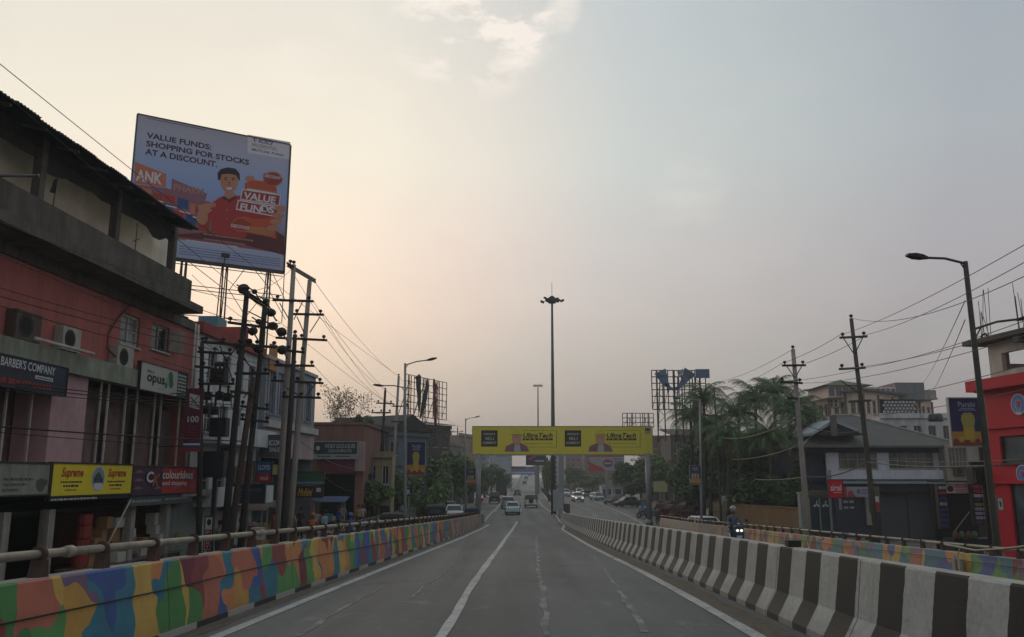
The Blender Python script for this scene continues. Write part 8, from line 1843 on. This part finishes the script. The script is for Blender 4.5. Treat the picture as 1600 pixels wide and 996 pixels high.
# rounded brown rickshaw hoods and cycle rickshaws waiting under the trees
def cyclerick(label):
 t = thing('cycle_rickshaw', label, 'cycle rickshaw', (0, 0, 0), 'cycle rickshaws waiting behind the far barrier')
 mb = MB(); n = 8; P = []
 for i in range(n + 1):
  a = rad(20 + 140 * i / n); P.append((-.1 + .75 * math.cos(a), 1.15 + .75 * math.sin(a)))
 for (a, b), (c, d) in zip(P, P[1:]): mb.hexa([(-.55, a, b), (.55, a, b), (.55, c, d), (-.55, c, d), (-.55, a * 1.04, b + .03), (.55, a * 1.04, b + .03), (.55, c * 1.04, d + .03), (-.55, c * 1.04, d + .03)])
 mb.build('hood', M('hood_maroon', '#3c2420', .8, .2, 3, dirt=.2), t)
 mb = MB(); mb.box(-.5, .5, -.5, .2, .75, .9); mb.box(-.5, .5, -.6, -.5, .75, 1.3); mb.build('seat', M('seat_red', '#6a2a24', .7, .15, 4), t)
 for s, y in ((-1, -.25), (1, -.25), (0, 1.5)):
  mb = MB(); mb.lathe([(.30, -.02), (.34, -.03), (.35, 0), (.34, .03), (.30, .02)], (s * .6, y, .36), 'X', 18); w_ = mb.build('wheel', m_tyre, t)
  mb = MB()
  for k in range(6): a = math.pi * k / 6; mb.tube([(s * .6, y - .32 * math.cos(a), .36 - .32 * math.sin(a)), (s * .6, y + .32 * math.cos(a), .36 + .32 * math.sin(a))], .008, 3)
  mb.build('spokes', m_rim, w_)
 mb = MB(); mb.tube([(0, -.2, .6), (0, .7, .45), (0, 1.5, .36)], .03, 5); mb.tube([(0, .7, .45), (0, .75, .95)], .025, 5); mb.tube([(0, 1.5, .36), (0, 1.3, 1.1)], .025, 5); mb.tube([(-.28, 1.2, 1.12), (.28, 1.2, 1.12)], .02, 5); mb.tube([(-.6, -.25, .36), (.6, -.25, .36)], .025, 5); mb.build('frame', m_trim, t)
 mb = MB(); mb.cbox((0, .75, .98), (.2, .26, .08)); mb.build('saddle', m_trim, t); return t
proto = cyclerick('cycle rickshaw with maroon hood nearest the white hatchback'); put(proto, 1084, 826, 2.2, 0.0)
for i, (x, y, a, lb) in enumerate(((1066, 822, 2.4, 'second cycle rickshaw from the white hatchback'), (1050, 820, 2.0, 'cycle rickshaw in the middle of waiting row'), (1036, 817, 2.6, 'cycle rickshaw second from the gantry post'), (1072, 815, 1.9, 'cycle rickshaw in the back row, right'), (1045, 812, 2.3, 'cycle rickshaw in the back row, left'), (1027, 812, 1.7, 'cycle rickshaw closest to the gantry post'))):
 p = onZ(x, y, 0); dup(proto, (p.x, p.y, 0), a, lb)
# ---- motorcycles
def moto(name, label, col, group, lit=False, scooter=False, cat='motorcycle'):
 t = thing(name, label, cat, (0, 0, 0), group)
 for y in (-.62, .64):
  mb = MB(); r_ = .26 if scooter else .31; mb.lathe([(r_ * .72, -.035), (r_ * .93, -.05), (r_, 0), (r_ * .93, .05), (r_ * .72, .035)], (0, y, r_), 'X', 18); w_ = mb.build('wheel', m_tyre, t); mb = MB(); mb.lathe([(.001, -.02), (r_ * .3, -.03), (r_ * .72, -.02)], (0, y, r_), 'X', 12); mb.lathe([(.001, .02), (r_ * .3, .03), (r_ * .72, .02)], (0, y, r_), 'X', 12); mb.build('rim', m_rim, w_)
 if scooter:
  mb = MB(); st = [(-.85, .12, .5, .74), (-.5, .2, .34, .80), (-.1, .2, .32, .70), (.02, .17, .30, .38), (.3, .17, .30, .38), (.38, .22, .32, .96), (.5, .17, .5, 1.0)]
  for (y, w_, a, b) in st: mb.v += [(-w_, y, a), (-w_, y, b - .06), (-w_ * .6, y, b), (w_ * .6, y, b), (w_, y, b - .06), (w_, y, a)]
  for i in range(len(st) - 1):
   for j in range(6): mb.f.append((i * 6 + j, i * 6 + (j + 1) % 6, i * 6 + 6 + (j + 1) % 6, i * 6 + 6 + j)); mb.mi.append(0); mb.uv.append(None)
  mb.f += [tuple(range(6)), tuple(range(len(st) * 6 - 1, len(st) * 6 - 7, -1))]; mb.mi += [0, 0]; mb.uv += [None, None]; mb.build('body', col, t, bevel=.02, normals=True)
  mb = MB(); mb.hexa([(-.09, .46, .52), (.09, .46, .52), (.09, .92, .56), (-.09, .92, .56), (-.08, .46, .60), (.08, .46, .60), (.07, .9, .63), (-.07, .9, .63)]); mb.build('mudguard', col, t, bevel=.02)
  mb = MB(); mb.cbox((0, .46, 1.03), (.34, .2, .16)); mb.build('handlebar_cowl', col, t, bevel=.03)
 else:
  mb = MB(); mb.blob((0, .12, .82), .15, .3, .13, 10); mb.build('tank', col, t, smooth=True); mb = MB(); mb.cbox((0, .0, .42), (.26, .42, .3)); mb.build('engine', m_rim, t, bevel=.02)
  mb = MB(); mb.tube([(0, .5, .9), (0, -.1, .55), (0, -.62, .31)], .025, 5); mb.tube([(0, .52, .95), (0, .64, .31)], .03, 5); mb.tube([(0, -.1, .6), (0, -.8, .72)], .03, 5); mb.build('frame', m_trim, t)
  mb = MB(); mb.tube([(.12, .2, .3), (.13, -.3, .28), (.14, -.85, .36)], .04, 6); mb.build('exhaust', m_rim, t); mb = MB(); mb.cbox((0, -.72, .68), (.16, .4, .1), 0, None, 0, -.2); mb.build('tail', col, t)
 mb = MB(); mb.hexa([(-.12, -.75, .8), (.12, -.75, .8), (.13, -.05, .78), (-.13, -.05, .78), (-.1, -.75, .90), (.1, -.75, .90), (.1, -.08, .86), (-.1, -.08, .86)]); mb.build('seat', m_trim, t, bevel=.02)
 mb = MB(); mb.tube([(-.36, .34, 1.04), (-.14, .46, 1.08), (.14, .46, 1.08), (.36, .34, 1.04)], .018, 5); mb.build('handlebar', m_trim, t)
 for s in (-1, 1):
  mb = MB(); mb.tube([(s * .24, .42, 1.06), (s * .3, .44, 1.26)], .008, 4); mb.cbox((s * .31, .44, 1.3), (.12, .03, .08)); mb.build('mirror', m_trim, t)
 for s in ((-1, 1) if lit else (0,)):
  mb = MB(); mb.lathe([(.001, .06), (.04 if lit else .08, .05), (.05 if lit else .09, -.02)], (s * .075, .56 if scooter else .66, .93 if scooter else .92), 'Y', 12); mb.build('head_lamp', m_headlit if lit else m_lens, t)
 mb = MB(); mb.cbox((0, -.88, .74), (.12, .03, .07)); mb.build('tail_lamp', m_tail, t); mb = MB(); mb.cbox((0, .66 if not scooter else .53, .7), (.2, .01, .09)); mb.build('number_plate', m_plate, t)
 return t
# ---- people: skeleton with radii grown into one skin
def person(label, J, bones, shirt, trousers, skin='#6b4632', hair='#141110', loc=(0, 0, 0), rz=0.0, helmet=None, skirt=None, cat='person', group=None, headrot=0.0, scale=1.0):
 names_ = list(J); idx = {n: i for i, n in enumerate(names_)}
 me = bpy.data.meshes.new('figure'); me.from_pydata([J[n][0] for n in names_], [(idx[a], idx[b]) for a, b in bones], [])
 o = bpy.data.objects.new('figure', me); COL.objects.link(o); mo = o.modifiers.new('skin', 'SKIN'); mo.use_smooth_shade = True
 for n in names_:
  sv = me.skin_vertices[0].data[idx[n]]; r_ = J[n][1]; sv.radius = r_ if isinstance(r_, tuple) else (r_, r_); sv.use_root = n == 'pelvis'
 o.modifiers.new('sub', 'SUBSURF').levels = 1
 dg = bpy.context.evaluated_depsgraph_get(); dg.update(); m2 = bpy.data.meshes.new_from_object(o.evaluated_get(dg)); bpy.data.objects.remove(o); bpy.data.meshes.remove(me)
 m2.name = 'body'
 for m in (M('cloth_' + shirt[1:], shirt, .9, .15, 6), M('cloth_' + trousers[1:], trousers, .9, .15, 6), M('skin_' + skin[1:], skin, .6, .08, 6), m_trim): m2.materials.append(m)
 zone = {}
 for a, b in bones:
  A_, B_ = Vector(J[a][0]), Vector(J[b][0]); k = a.split('_')[0]; kb = b.split('_')[0]
  z = 0
  if k in ('hip', 'knee') or kb in ('hip', 'knee'): z = 1
  if kb in ('toe',) or k in ('ankle',): z = 3
  if k in ('elbow', 'wrist', 'neck') or kb in ('wrist', 'palm', 'head', 'fing'): z = 2
  if k == 'shoulder' and kb == 'elbow': z = 0
  if kb == 'hip' or (k == 'pelvis'): z = 1 if kb == 'hip' else 0
  zone[(a, b)] = (A_, B_, z)
 for p in m2.polygons:
  c = p.center; best = None
  for (A_, B_, z) in zone.values():
   d = B_ - A_; t_ = max(0, min(1, (c - A_).dot(d) / max(1e-9, d.length_squared))); q = (c - A_ - d * t_).length
   if best is None or q < best[0]: best = (q, z)
  p.material_index = best[1]; p.use_smooth = True
 t = thing('person', label, cat, (0, 0, 0), group); b = bpy.data.objects.new('body', m2); COL.objects.link(b); b.parent = t
 h = Vector(J['head_top'][0]).lerp(Vector(J['head_base'][0]), .45)
 fm = Matrix.Rotation(headrot, 4, 'Z')
 def hp(x, y, z): return tuple(h + (fm @ Vector((x, y, z))))
 if helmet:
  mb = MB(); mb.blob((h.x, h.y - .01, h.z + .05), .135, .15, .13, 12); mb.build('helmet', M('helmet_' + helmet[1:], helmet, .3, .05, 4), t, smooth=True)
 else:
  mb = MB(); mb.blob((h.x, h.y - .02 * math.cos(headrot), h.z + .055), .098, .108, .095, 12, jit=.06); mb.build('hair', M('hair_' + hair[1:], hair, .8, .1, 10), t, smooth=True)
 mb = MB()
 for s in (-1, 1): mb.blob(hp(s * .032, .09, .005), .012, .008, .008, 6)
 mb.build('eyes', m_black, t); mb = MB(); mb.blob(hp(0, .103, -.02), .012, .018, .022, 6); mb.build('nose', M('skin_' + skin[1:], skin), t)
 mb = MB(); mb.cbox(hp(0, .09, -.055), (.045, .012, .01), headrot); mb.build('mouth', M('lip', '#4a2520', .6, .05, 4), t)
 for s in (-1, 1): mb = MB(); mb.blob(hp(s * .088, .0, -.01), .012, .02, .03, 6); mb.build('ear', M('skin_' + skin[1:], skin), t)
 place(t, loc, rz); t.scale = (scale,) * 3; return t
def pose(kind='stand', seed=0):
 r = random.Random(seed); w_ = r.uniform(.12, .3)
 J = {'pelvis': ((0, 0, .95), (.15, .11)), 'waist': ((0, 0, 1.12), (.14, .10)), 'chest': ((0, .0, 1.32), (.17, .11)), 'neck_base': ((0, 0, 1.47), (.07, .06)), 'head_base': ((0, .01, 1.55), (.055, .06)), 'head_mid': ((0, .02, 1.64), (.085, .1)), 'head_top': ((0, .01, 1.73), (.06, .07))}
 B = [('pelvis', 'waist'), ('waist', 'chest'), ('chest', 'neck_base'), ('neck_base', 'head_base'), ('head_base', 'head_mid'), ('head_mid', 'head_top')]
 for s, n in ((-1, 'l'), (1, 'r')):
  f = s * w_ if kind == 'walk' else 0
  J['shoulder_' + n] = ((s * .19, 0, 1.42), .065); J['elbow_' + n] = ((s * .25, -f * .5, 1.15), .045); J['wrist_' + n] = ((s * .25, -f * .5 + .06 - f * .3, .90), .03); J['palm_' + n] = ((s * .25, .08 - f * .9, .83), (.022, .04))
  J['hip_' + n] = ((s * .10, 0, .88), .095); J['knee_' + n] = ((s * .11, f * .6 + .02, .50), .06); J['ankle_' + n] = ((s * .11, f * .95 - .03, .09), .042); J['toe_' + n] = ((s * .13, f * .95 + .13, .035), (.035, .03))
  if kind == 'ride':
   J['hip_' + n] = ((s * .11, .02, .86), .09); J['knee_' + n] = ((s * .17, .42, .78), .065); J['ankle_' + n] = ((s * .15, .26, .40), .045); J['toe_' + n] = ((s * .16, .42, .36), (.035, .03))
   J['elbow_' + n] = ((s * .27, .2, 1.18), .045); J['wrist_' + n] = ((s * .30, .46, 1.08), .03); J['palm_' + n] = ((s * .31, .54, 1.06), (.03, .03))
  for k in range(5):
   dx = (k - 1.5) * .018; L_ = (.05, .06, .055, .045, .035)[k]
   px, py, pz = J['palm_' + n][0]
   if k == 4: tip = (px - s * .035, py + .03, pz - .01)
   else: tip = (px, py + dx, pz - L_) if kind != 'ride' else (px + dx, py + .03, pz - .03)
   J[f'fing_{n}{k}'] = (tip, .009); B.append(('palm_' + n, f'fing_{n}{k}'))
  B += [('chest', 'shoulder_' + n), ('shoulder_' + n, 'elbow_' + n), ('elbow_' + n, 'wrist_' + n), ('wrist_' + n, 'palm_' + n), ('pelvis', 'hip_' + n), ('hip_' + n, 'knee_' + n), ('knee_' + n, 'ankle_' + n), ('ankle_' + n, 'toe_' + n)]
 if kind == 'ride':
  for k, v in list(J.items()):
   if k in ('waist', 'chest', 'neck_base', 'head_base', 'head_mid', 'head_top') or k.startswith('shoulder'): J[k] = ((v[0][0], v[0][1] + (v[0][2] - .95) * .12, v[0][2]), v[1])
  J['pelvis'] = ((0, 0, .92), (.16, .13))
 return J, B
def man(label, x, y, shirt, trousers, kind='stand', rz=0.0, z=0.0, seed=1, dY=0, **k):
 J, B = pose(kind, seed); p = onZ(x, y, z); return person(label, J, B, shirt, trousers, loc=(p.x, p.y + dY, z + .01), rz=rz, **k)
# scooter rider coming down the opposite carriageway
Ys = 33.0; p = onY(1150, 838, Ys); zsc = zc(p.x, Ys)
sc = moto('scooter', 'dark blue scooter with twin lit headlamps ridden towards us', M('scooter_blue', '#1c3a58', .3, .06, 2), None, lit=True, scooter=True, cat='scooter'); place(sc, (p.x, Ys, zsc + .02), math.pi)
J, B = pose('ride'); person('rider in blue grey shirt and cap on the dark scooter', J, B, '#55616f', '#22252c', loc=(p.x, Ys + .32, zsc + .02), rz=math.pi, helmet='#8d8a84')
# white shirt man by the ochre wall
man('man in pale shirt walking beside the ochre wall', 1238, 836, '#a5a49a', '#20222a', 'walk', 1.9, seed=3, dY=-2)
man('person in dark clothes inside kiosk of the right', 1503, 838, '#3a3c44', '#22242a', 'stand', math.pi, seed=4, dY=3)
man('person at the red shop door in grey shirt', 1575, 846, '#5c6068', '#22242a', 'stand', 2.5, seed=5, dY=2)
man('person in dark shirt right of the small white notice', 1588, 846, '#2f3138', '#2a2a30', 'stand', 2.9, seed=6, dY=3)
# left pavement people and riders
gl2 = 'motorcycles parked along the left pavement'
mp_ = moto('motorcycle', 'black motorcycle parked nearest the left edge behind the rail', M('bike_black', '#15171a', .35, .08, 3), gl2)
p0 = onZ(330, 900, 0); place(mp_, (-9.3, 24, 0), 1.9)
cols = ['#15171a', '#5a1a1c', '#1d2f55', '#2c2e30', '#6a6c6e']; pls = ['second', 'third', 'fourth', 'fifth', 'sixth', 'seventh', 'eighth', 'ninth', 'tenth', 'eleventh', 'twelfth', 'thirteenth', 'fourteenth', 'fifteenth', 'sixteenth', 'seventeenth', 'eighteenth', 'nineteenth']
bm0 = 'bike_black'
for i in range(18):
 Y = 26.5 + i * 2.1 + R.uniform(-.4, .4); c = cols[i % 5]; mm = M('bike_' + c[1:], c, .35, .08, 3)
 dup(mp_, (-8.9 + .045 * (Y - 30) + R.uniform(-.2, .2), Y, 0), 1.9 + R.uniform(-.25, .25), f'{["black","red","blue","charcoal","silver"][i % 5]} motorcycle, {pls[i]} from the near end of the left pavement row', mats={'bike_black': mm})
gr3 = 'motorcycles parked under the trees on the right'
for i in range(16):
 x = 1035 + i * 5 if i < 9 else 1005 + (i - 9) * 6; p = onZ(x + R.uniform(-2, 2), 808 + R.uniform(-3, 4), 0); c = cols[(i + 2) % 5]; mm = M('bike_' + c[1:], c, .35, .08, 3)
 dup(mp_, (p.x, p.y, 0), R.uniform(.6, 2.4), f'{["blue","charcoal","silver","black","red"][i % 5]} motorcycle, {(["first"] + pls)[i]} in the shaded row beside the right gantry post', gr3, mats={'bike_black': mm})
# riders on left service road
def rider(label_b, label_p, x, Y, rz, shirt, helmet, trou='#22242a', col=None, tl=False):
 p = onY(x, 820, Y); b = dup(mp_, (p.x, Y, 0), rz, label_b, 'motorcycles ridden along the left service road', mats={'bike_black': col or M('bike_red', '#7a1c1c', .35, .08, 3)})
 J, B = pose('ride'); d = Vector((-math.sin(rz), math.cos(rz), 0)); q = Vector((p.x, Y, 0)) - d * .32; person(label_p, J, B, shirt, trou, loc=tuple(q), rz=rz, helmet=helmet)
 if tl:
  for ch in b.children:
   if ch.name.startswith('tail_lamp'): ch.material_slots[0].link = 'OBJECT'; ch.material_slots[0].material = m_taillit
rider('motorcycle under the orange clad rider', 'rider in orange jacket seen over the left rail', 489, 43, .15, '#a05c24', '#8a5224')
rider('motorcycle with glowing red tail lamp under the blue clad rider', 'rider in blue jacket with blue helmet behind the rail', 548, 43, .1, '#2a4a86', '#2a4a8c', tl=True)
rider('motorcycle of the second rider beyond the blue one', 'rider in pale shirt farther up the left road', 566, 60, .1, '#8a8c90', '#2a2c30')
wl = ['man in pale blue shirt at the dark shop fronts', 'man in white shirt near the banded utility pole', 'woman in red kurta beside the fruit cart', 'man in grey shirt under the maroon awning', 'man in dark shirt by the green sign', 'man in cream shirt at the black pole foot', 'man in white shirt walking under street trees', 'person in maroon near the white sedan', 'person in navy walking at the tree trunks', 'man in ochre shirt below the cream building', 'man in red shirt beside the grey awning stall', 'woman in yellow dress near the tall concrete poles', 'man in blue shirt between the parked motorcycles', 'man in olive shirt at foot of the transformer frame', 'man in white vest by the red awning stall', 'woman in purple by the first banded pole']
for i, (x, Y, sh, a) in enumerate(((508, 44, '#7f93a8', 1.2), (604, 68, '#a9aaa8', -.3), (576, 62, '#7c2c2c', 2.0), (535, 55, '#6a6c70', .4), (470, 48, '#2e3036', 2.8), (378, 36, '#9a917c', 1.4), (630, 76, '#a5a6a4', .2), (690, 96, '#5a2428', .1), (655, 82, '#2a3450', 3.0), (560, 58, '#8a6c3c', .9), (428, 42, '#7c3430', 1.9), (455, 45, '#a08a3c', .6), (530, 50, '#3c5684', 2.4), (345, 34, '#5c6040', 1.0), (588, 64, '#aeb0b0', 2.9), (596, 70, '#54386a', .5))):
 p = onY(x, 800, Y); J, B = pose('walk' if i % 2 else 'stand', i); person(wl[i], J, B, sh, '#23252c', loc=(min(p.x, -8.5) if i < 6 or i > 9 else p.x, Y, .13 if i < 6 or i > 9 else .01), rz=a, group='people on the left pavement')
# mobile carts, umbrella stalls, left pavement clutter
def stall(label, x, Y, clothm, n=6, seed=1):
 r = random.Random(seed); p = onY(x, 800, Y); t = thing('market_stall', label, 'market stall', (p.x, Y, .13)); X = p.x
 mb = MB(); mb.box(X - .9, X + .9, Y - .5, Y + .5, .85, .95); mb.box(X - .85, X + .85, Y - .45, Y + .45, .35, .41); mb.build('counter', m_brown, t)
 for sx in (-.85, .85):
  for sy in (-.45, .45): mb = MB(); mb.box(X + sx - .03, X + sx + .03, Y + sy - .03, Y + sy + .03, .13, 2.2); mb.build('leg', m_frame, t)
 mb = MB(); mb.hexa([(X - 1.1, Y - .8, 2.05), (X + 1.1, Y - .8, 2.05), (X + 1.1, Y + .7, 2.35), (X - 1.1, Y + .7, 2.35), (X - 1.1, Y - .8, 2.08), (X + 1.1, Y - .8, 2.08), (X + 1.1, Y + .7, 2.38), (X - 1.1, Y + .7, 2.38)]); mb.build('awning', clothm, t)
 for i in range(n):
  k = r.choice([0, 1, 3, 5, 6]); mb = MB(); a = X - .8 + 1.6 * i / n; h = r.uniform(.2, .45); mb.box(a, a + 1.4 / n, Y - .4, Y + .1, .955, .955 + h)
  tag(mb.build('carton', box_m[k]), f'{names[k]}, {["first","second","third","fourth","fifth","sixth","seventh"][i]} on the counter of the {label.split(" stall")[0]} stall', 'carton', 'cartons on the market stalls')
stall('blue awning stall beside the mohini shop', 515, 53, M('awning_blue', '#2a3e66', .8, .1, 2)); stall('red awning stall under the maroon panel', 578, 66, M('awning_red', '#6e2824', .8, .1, 2), seed=2); stall('grey awning stall behind the tall poles', 418, 44, M('awning_grey', '#4c5052', .8, .1, 2), seed=3); stall('brown awning stall by the narrow banner', 385, 40, m_brown, seed=4)
for i, (x, Y, s_, k) in enumerate(((402, 36.5, .8, 0), (410, 36.5, .6, 0), (405, 36.6, .5, 1), (395, 37, .6, 4), (428, 40, .5, 0), (350, 33, .6, 2), (342, 33, .5, 5))):
 p = onY(x, 800, Y); mb = MB(); z = .14 if i != 2 else .96; mb.box(p.x - s_ / 2, p.x + s_ / 2, Y - s_ / 2, Y + s_ / 2, z, z + s_); tag(mb.build('carton', box_m[k]), ['large brown carton at the foot of concrete poles', 'smaller carton right of the large brown one', 'white carton stacked above the pole foot cartons', 'grey wrapped bale left of the cartons', 'brown carton beside the lloyd shop', 'blue box by the black pole foot', 'teal box left of the blue box'][i], 'carton', 'boxes at the pole feet')
# hanging shop racks and scooters near left pavement rail: guard railing along the kerb
t = thing('pedestrian_railing', 'low dark pedestrian railing along the left kerb before the shops', 'railing', (-8, 60, 0)); src = None
y = 52.0
while y < 100:
 if src is None:
  mb = MB(); mb.box(-.03, .03, -.03, .03, 0, 1.1); mb.box(-.02, .02, .03, 1.97, 1.02, 1.08); mb.box(-.02, .02, .03, 1.97, .3, .35)
  for j in range(6): mb.box(-.012, .012, .3 + j * .28, .32 + j * .28, .35, 1.02)
  src = mb.build('railing_panel', m_galv, None); src.parent = t; o = src
 else: o = src.copy(); COL.objects.link(o)
 x = street_l(y) + .15; o.location = Vector((x + 8, y - 60, .0)); y += 2.0
# dark trunk row / parking sign
t = thing('parking_sign', 'small white letter r sign on a post among the left trees', 'sign', onY(639, 800, 70)); p = onY(639, 769, 70); mb = MB(); mb.tube([(p.x, 70, 0), (p.x, 70, p.z + .3)], .04, 6); mb.build('post', m_frame, t)
F = Fac((p.x - .28, 69.9), (p.x + .28, 69.9)); mb = MB(); mb.fbox(F, 0, .56, p.z - .3, p.z + .3, -.04, 0); mb.build('panel', m_navy, t); mb = MB(); tx(mb, F, 'R', .14, .42, p.z - .2, p.z + .2, .006, .04); mb.build('lettering', m_wht, t)
# small box on top of the black and white barrier, junction boxes on the mural
p = onY(1240, 848, 12.2); mb = MB(); X = RBx(12.2) + .33; mb.box(X - .09, X + .09, 11.8, 11.95, zr(11.8) + .965, zr(11.8) + 1.05); tag(mb.build('black_box', m_black), 'small flat black box on top of the black and white barrier', 'box')
mb = MB(); Y = 23.2; X = OBx(Y) + .0; mb.cbox((X - .06, Y, zo(Y) + .5), (.12, .16, .42)); mb.cbox((X - .05, Y - .22, zo(Y) + .46), (.1, .14, .5)); mb.tube([(X - .02, Y, zo(Y) + .7), (X + .1, Y, zo(Y) + 1.0)], .02, 5); tag(mb.build('junction_box', M('box_cream', '#a09a88', .7, .15, 4, dirt=.3)), 'cream junction box fixed on the right mural barrier', 'junction box')
# the left service road lies higher beside the ramp and comes down to street level by the gantry
def zl(y): return .9 if y < 55 else max(0, .9 * (1 - (y - 55) / 45))
strip('service_road', lambda y: lin(street_l(y) + .0, LBx(y) - .37 if y < 81 else -3.3, 3), [-10, 0, 10, 20, 30, 40, 50, 55, 60, 65, 70, 75, 81, 90, 100], lambda x, y: zl(y) + .004, m_road2)
mb = MB(); ysp = [-12, 20, 55, 70, 85, 100]
for y0, y1 in zip(ysp, ysp[1:]):
 V = [(street_l(y) - dx, y, z) for z in (0, 1) for (y, dx) in ((y0, 3.1), (y0, 0), (y1, 0), (y1, 3.1))]; mb.hexa([(x, y, (-.02 if z == 0 else zl(y) + .14)) for x, y, z in V])
mb.build('raised_pavement', m_pave, kind='structure')
LIFT = {'car', 'auto rickshaw', 'motorcycle', 'person', 'market stall', 'railing', 'carton'}
for o in list(S.objects):
 if o.parent is None and o.get('category') in LIFT:
  x, y = o.location.x, o.location.y
  if o.type == 'MESH' and o.location.length < .01: v = o.data.vertices[0].co; x, y = v.x, v.y
  if x < -3.6 and 5 < y < 100 and not (o.get('label', '').endswith('under the yellow shop sign')) and not o.get('group', '').startswith('goods'): o.location.z += zl(y)
hz_ = MB(); hz_.box(-420, 420, -40, 900, -1.2, 34)
o = hz_.build('haze', bpy.data.materials.new('evening_haze')); o['kind'] = 'stuff'; m = o.data.materials[0]; m.use_nodes = True; n_ = m.node_tree.nodes
for x in list(n_): n_.remove(x)
ou = n_.new('ShaderNodeOutputMaterial'); pv = n_.new('ShaderNodeVolumePrincipled'); pv.inputs['Density'].default_value = .0010; pv.inputs['Color'].default_value = (.76, .79, .78, 1); pv.inputs['Anisotropy'].default_value = .1
m.node_tree.links.new(pv.outputs[0], ou.inputs['Volume'])
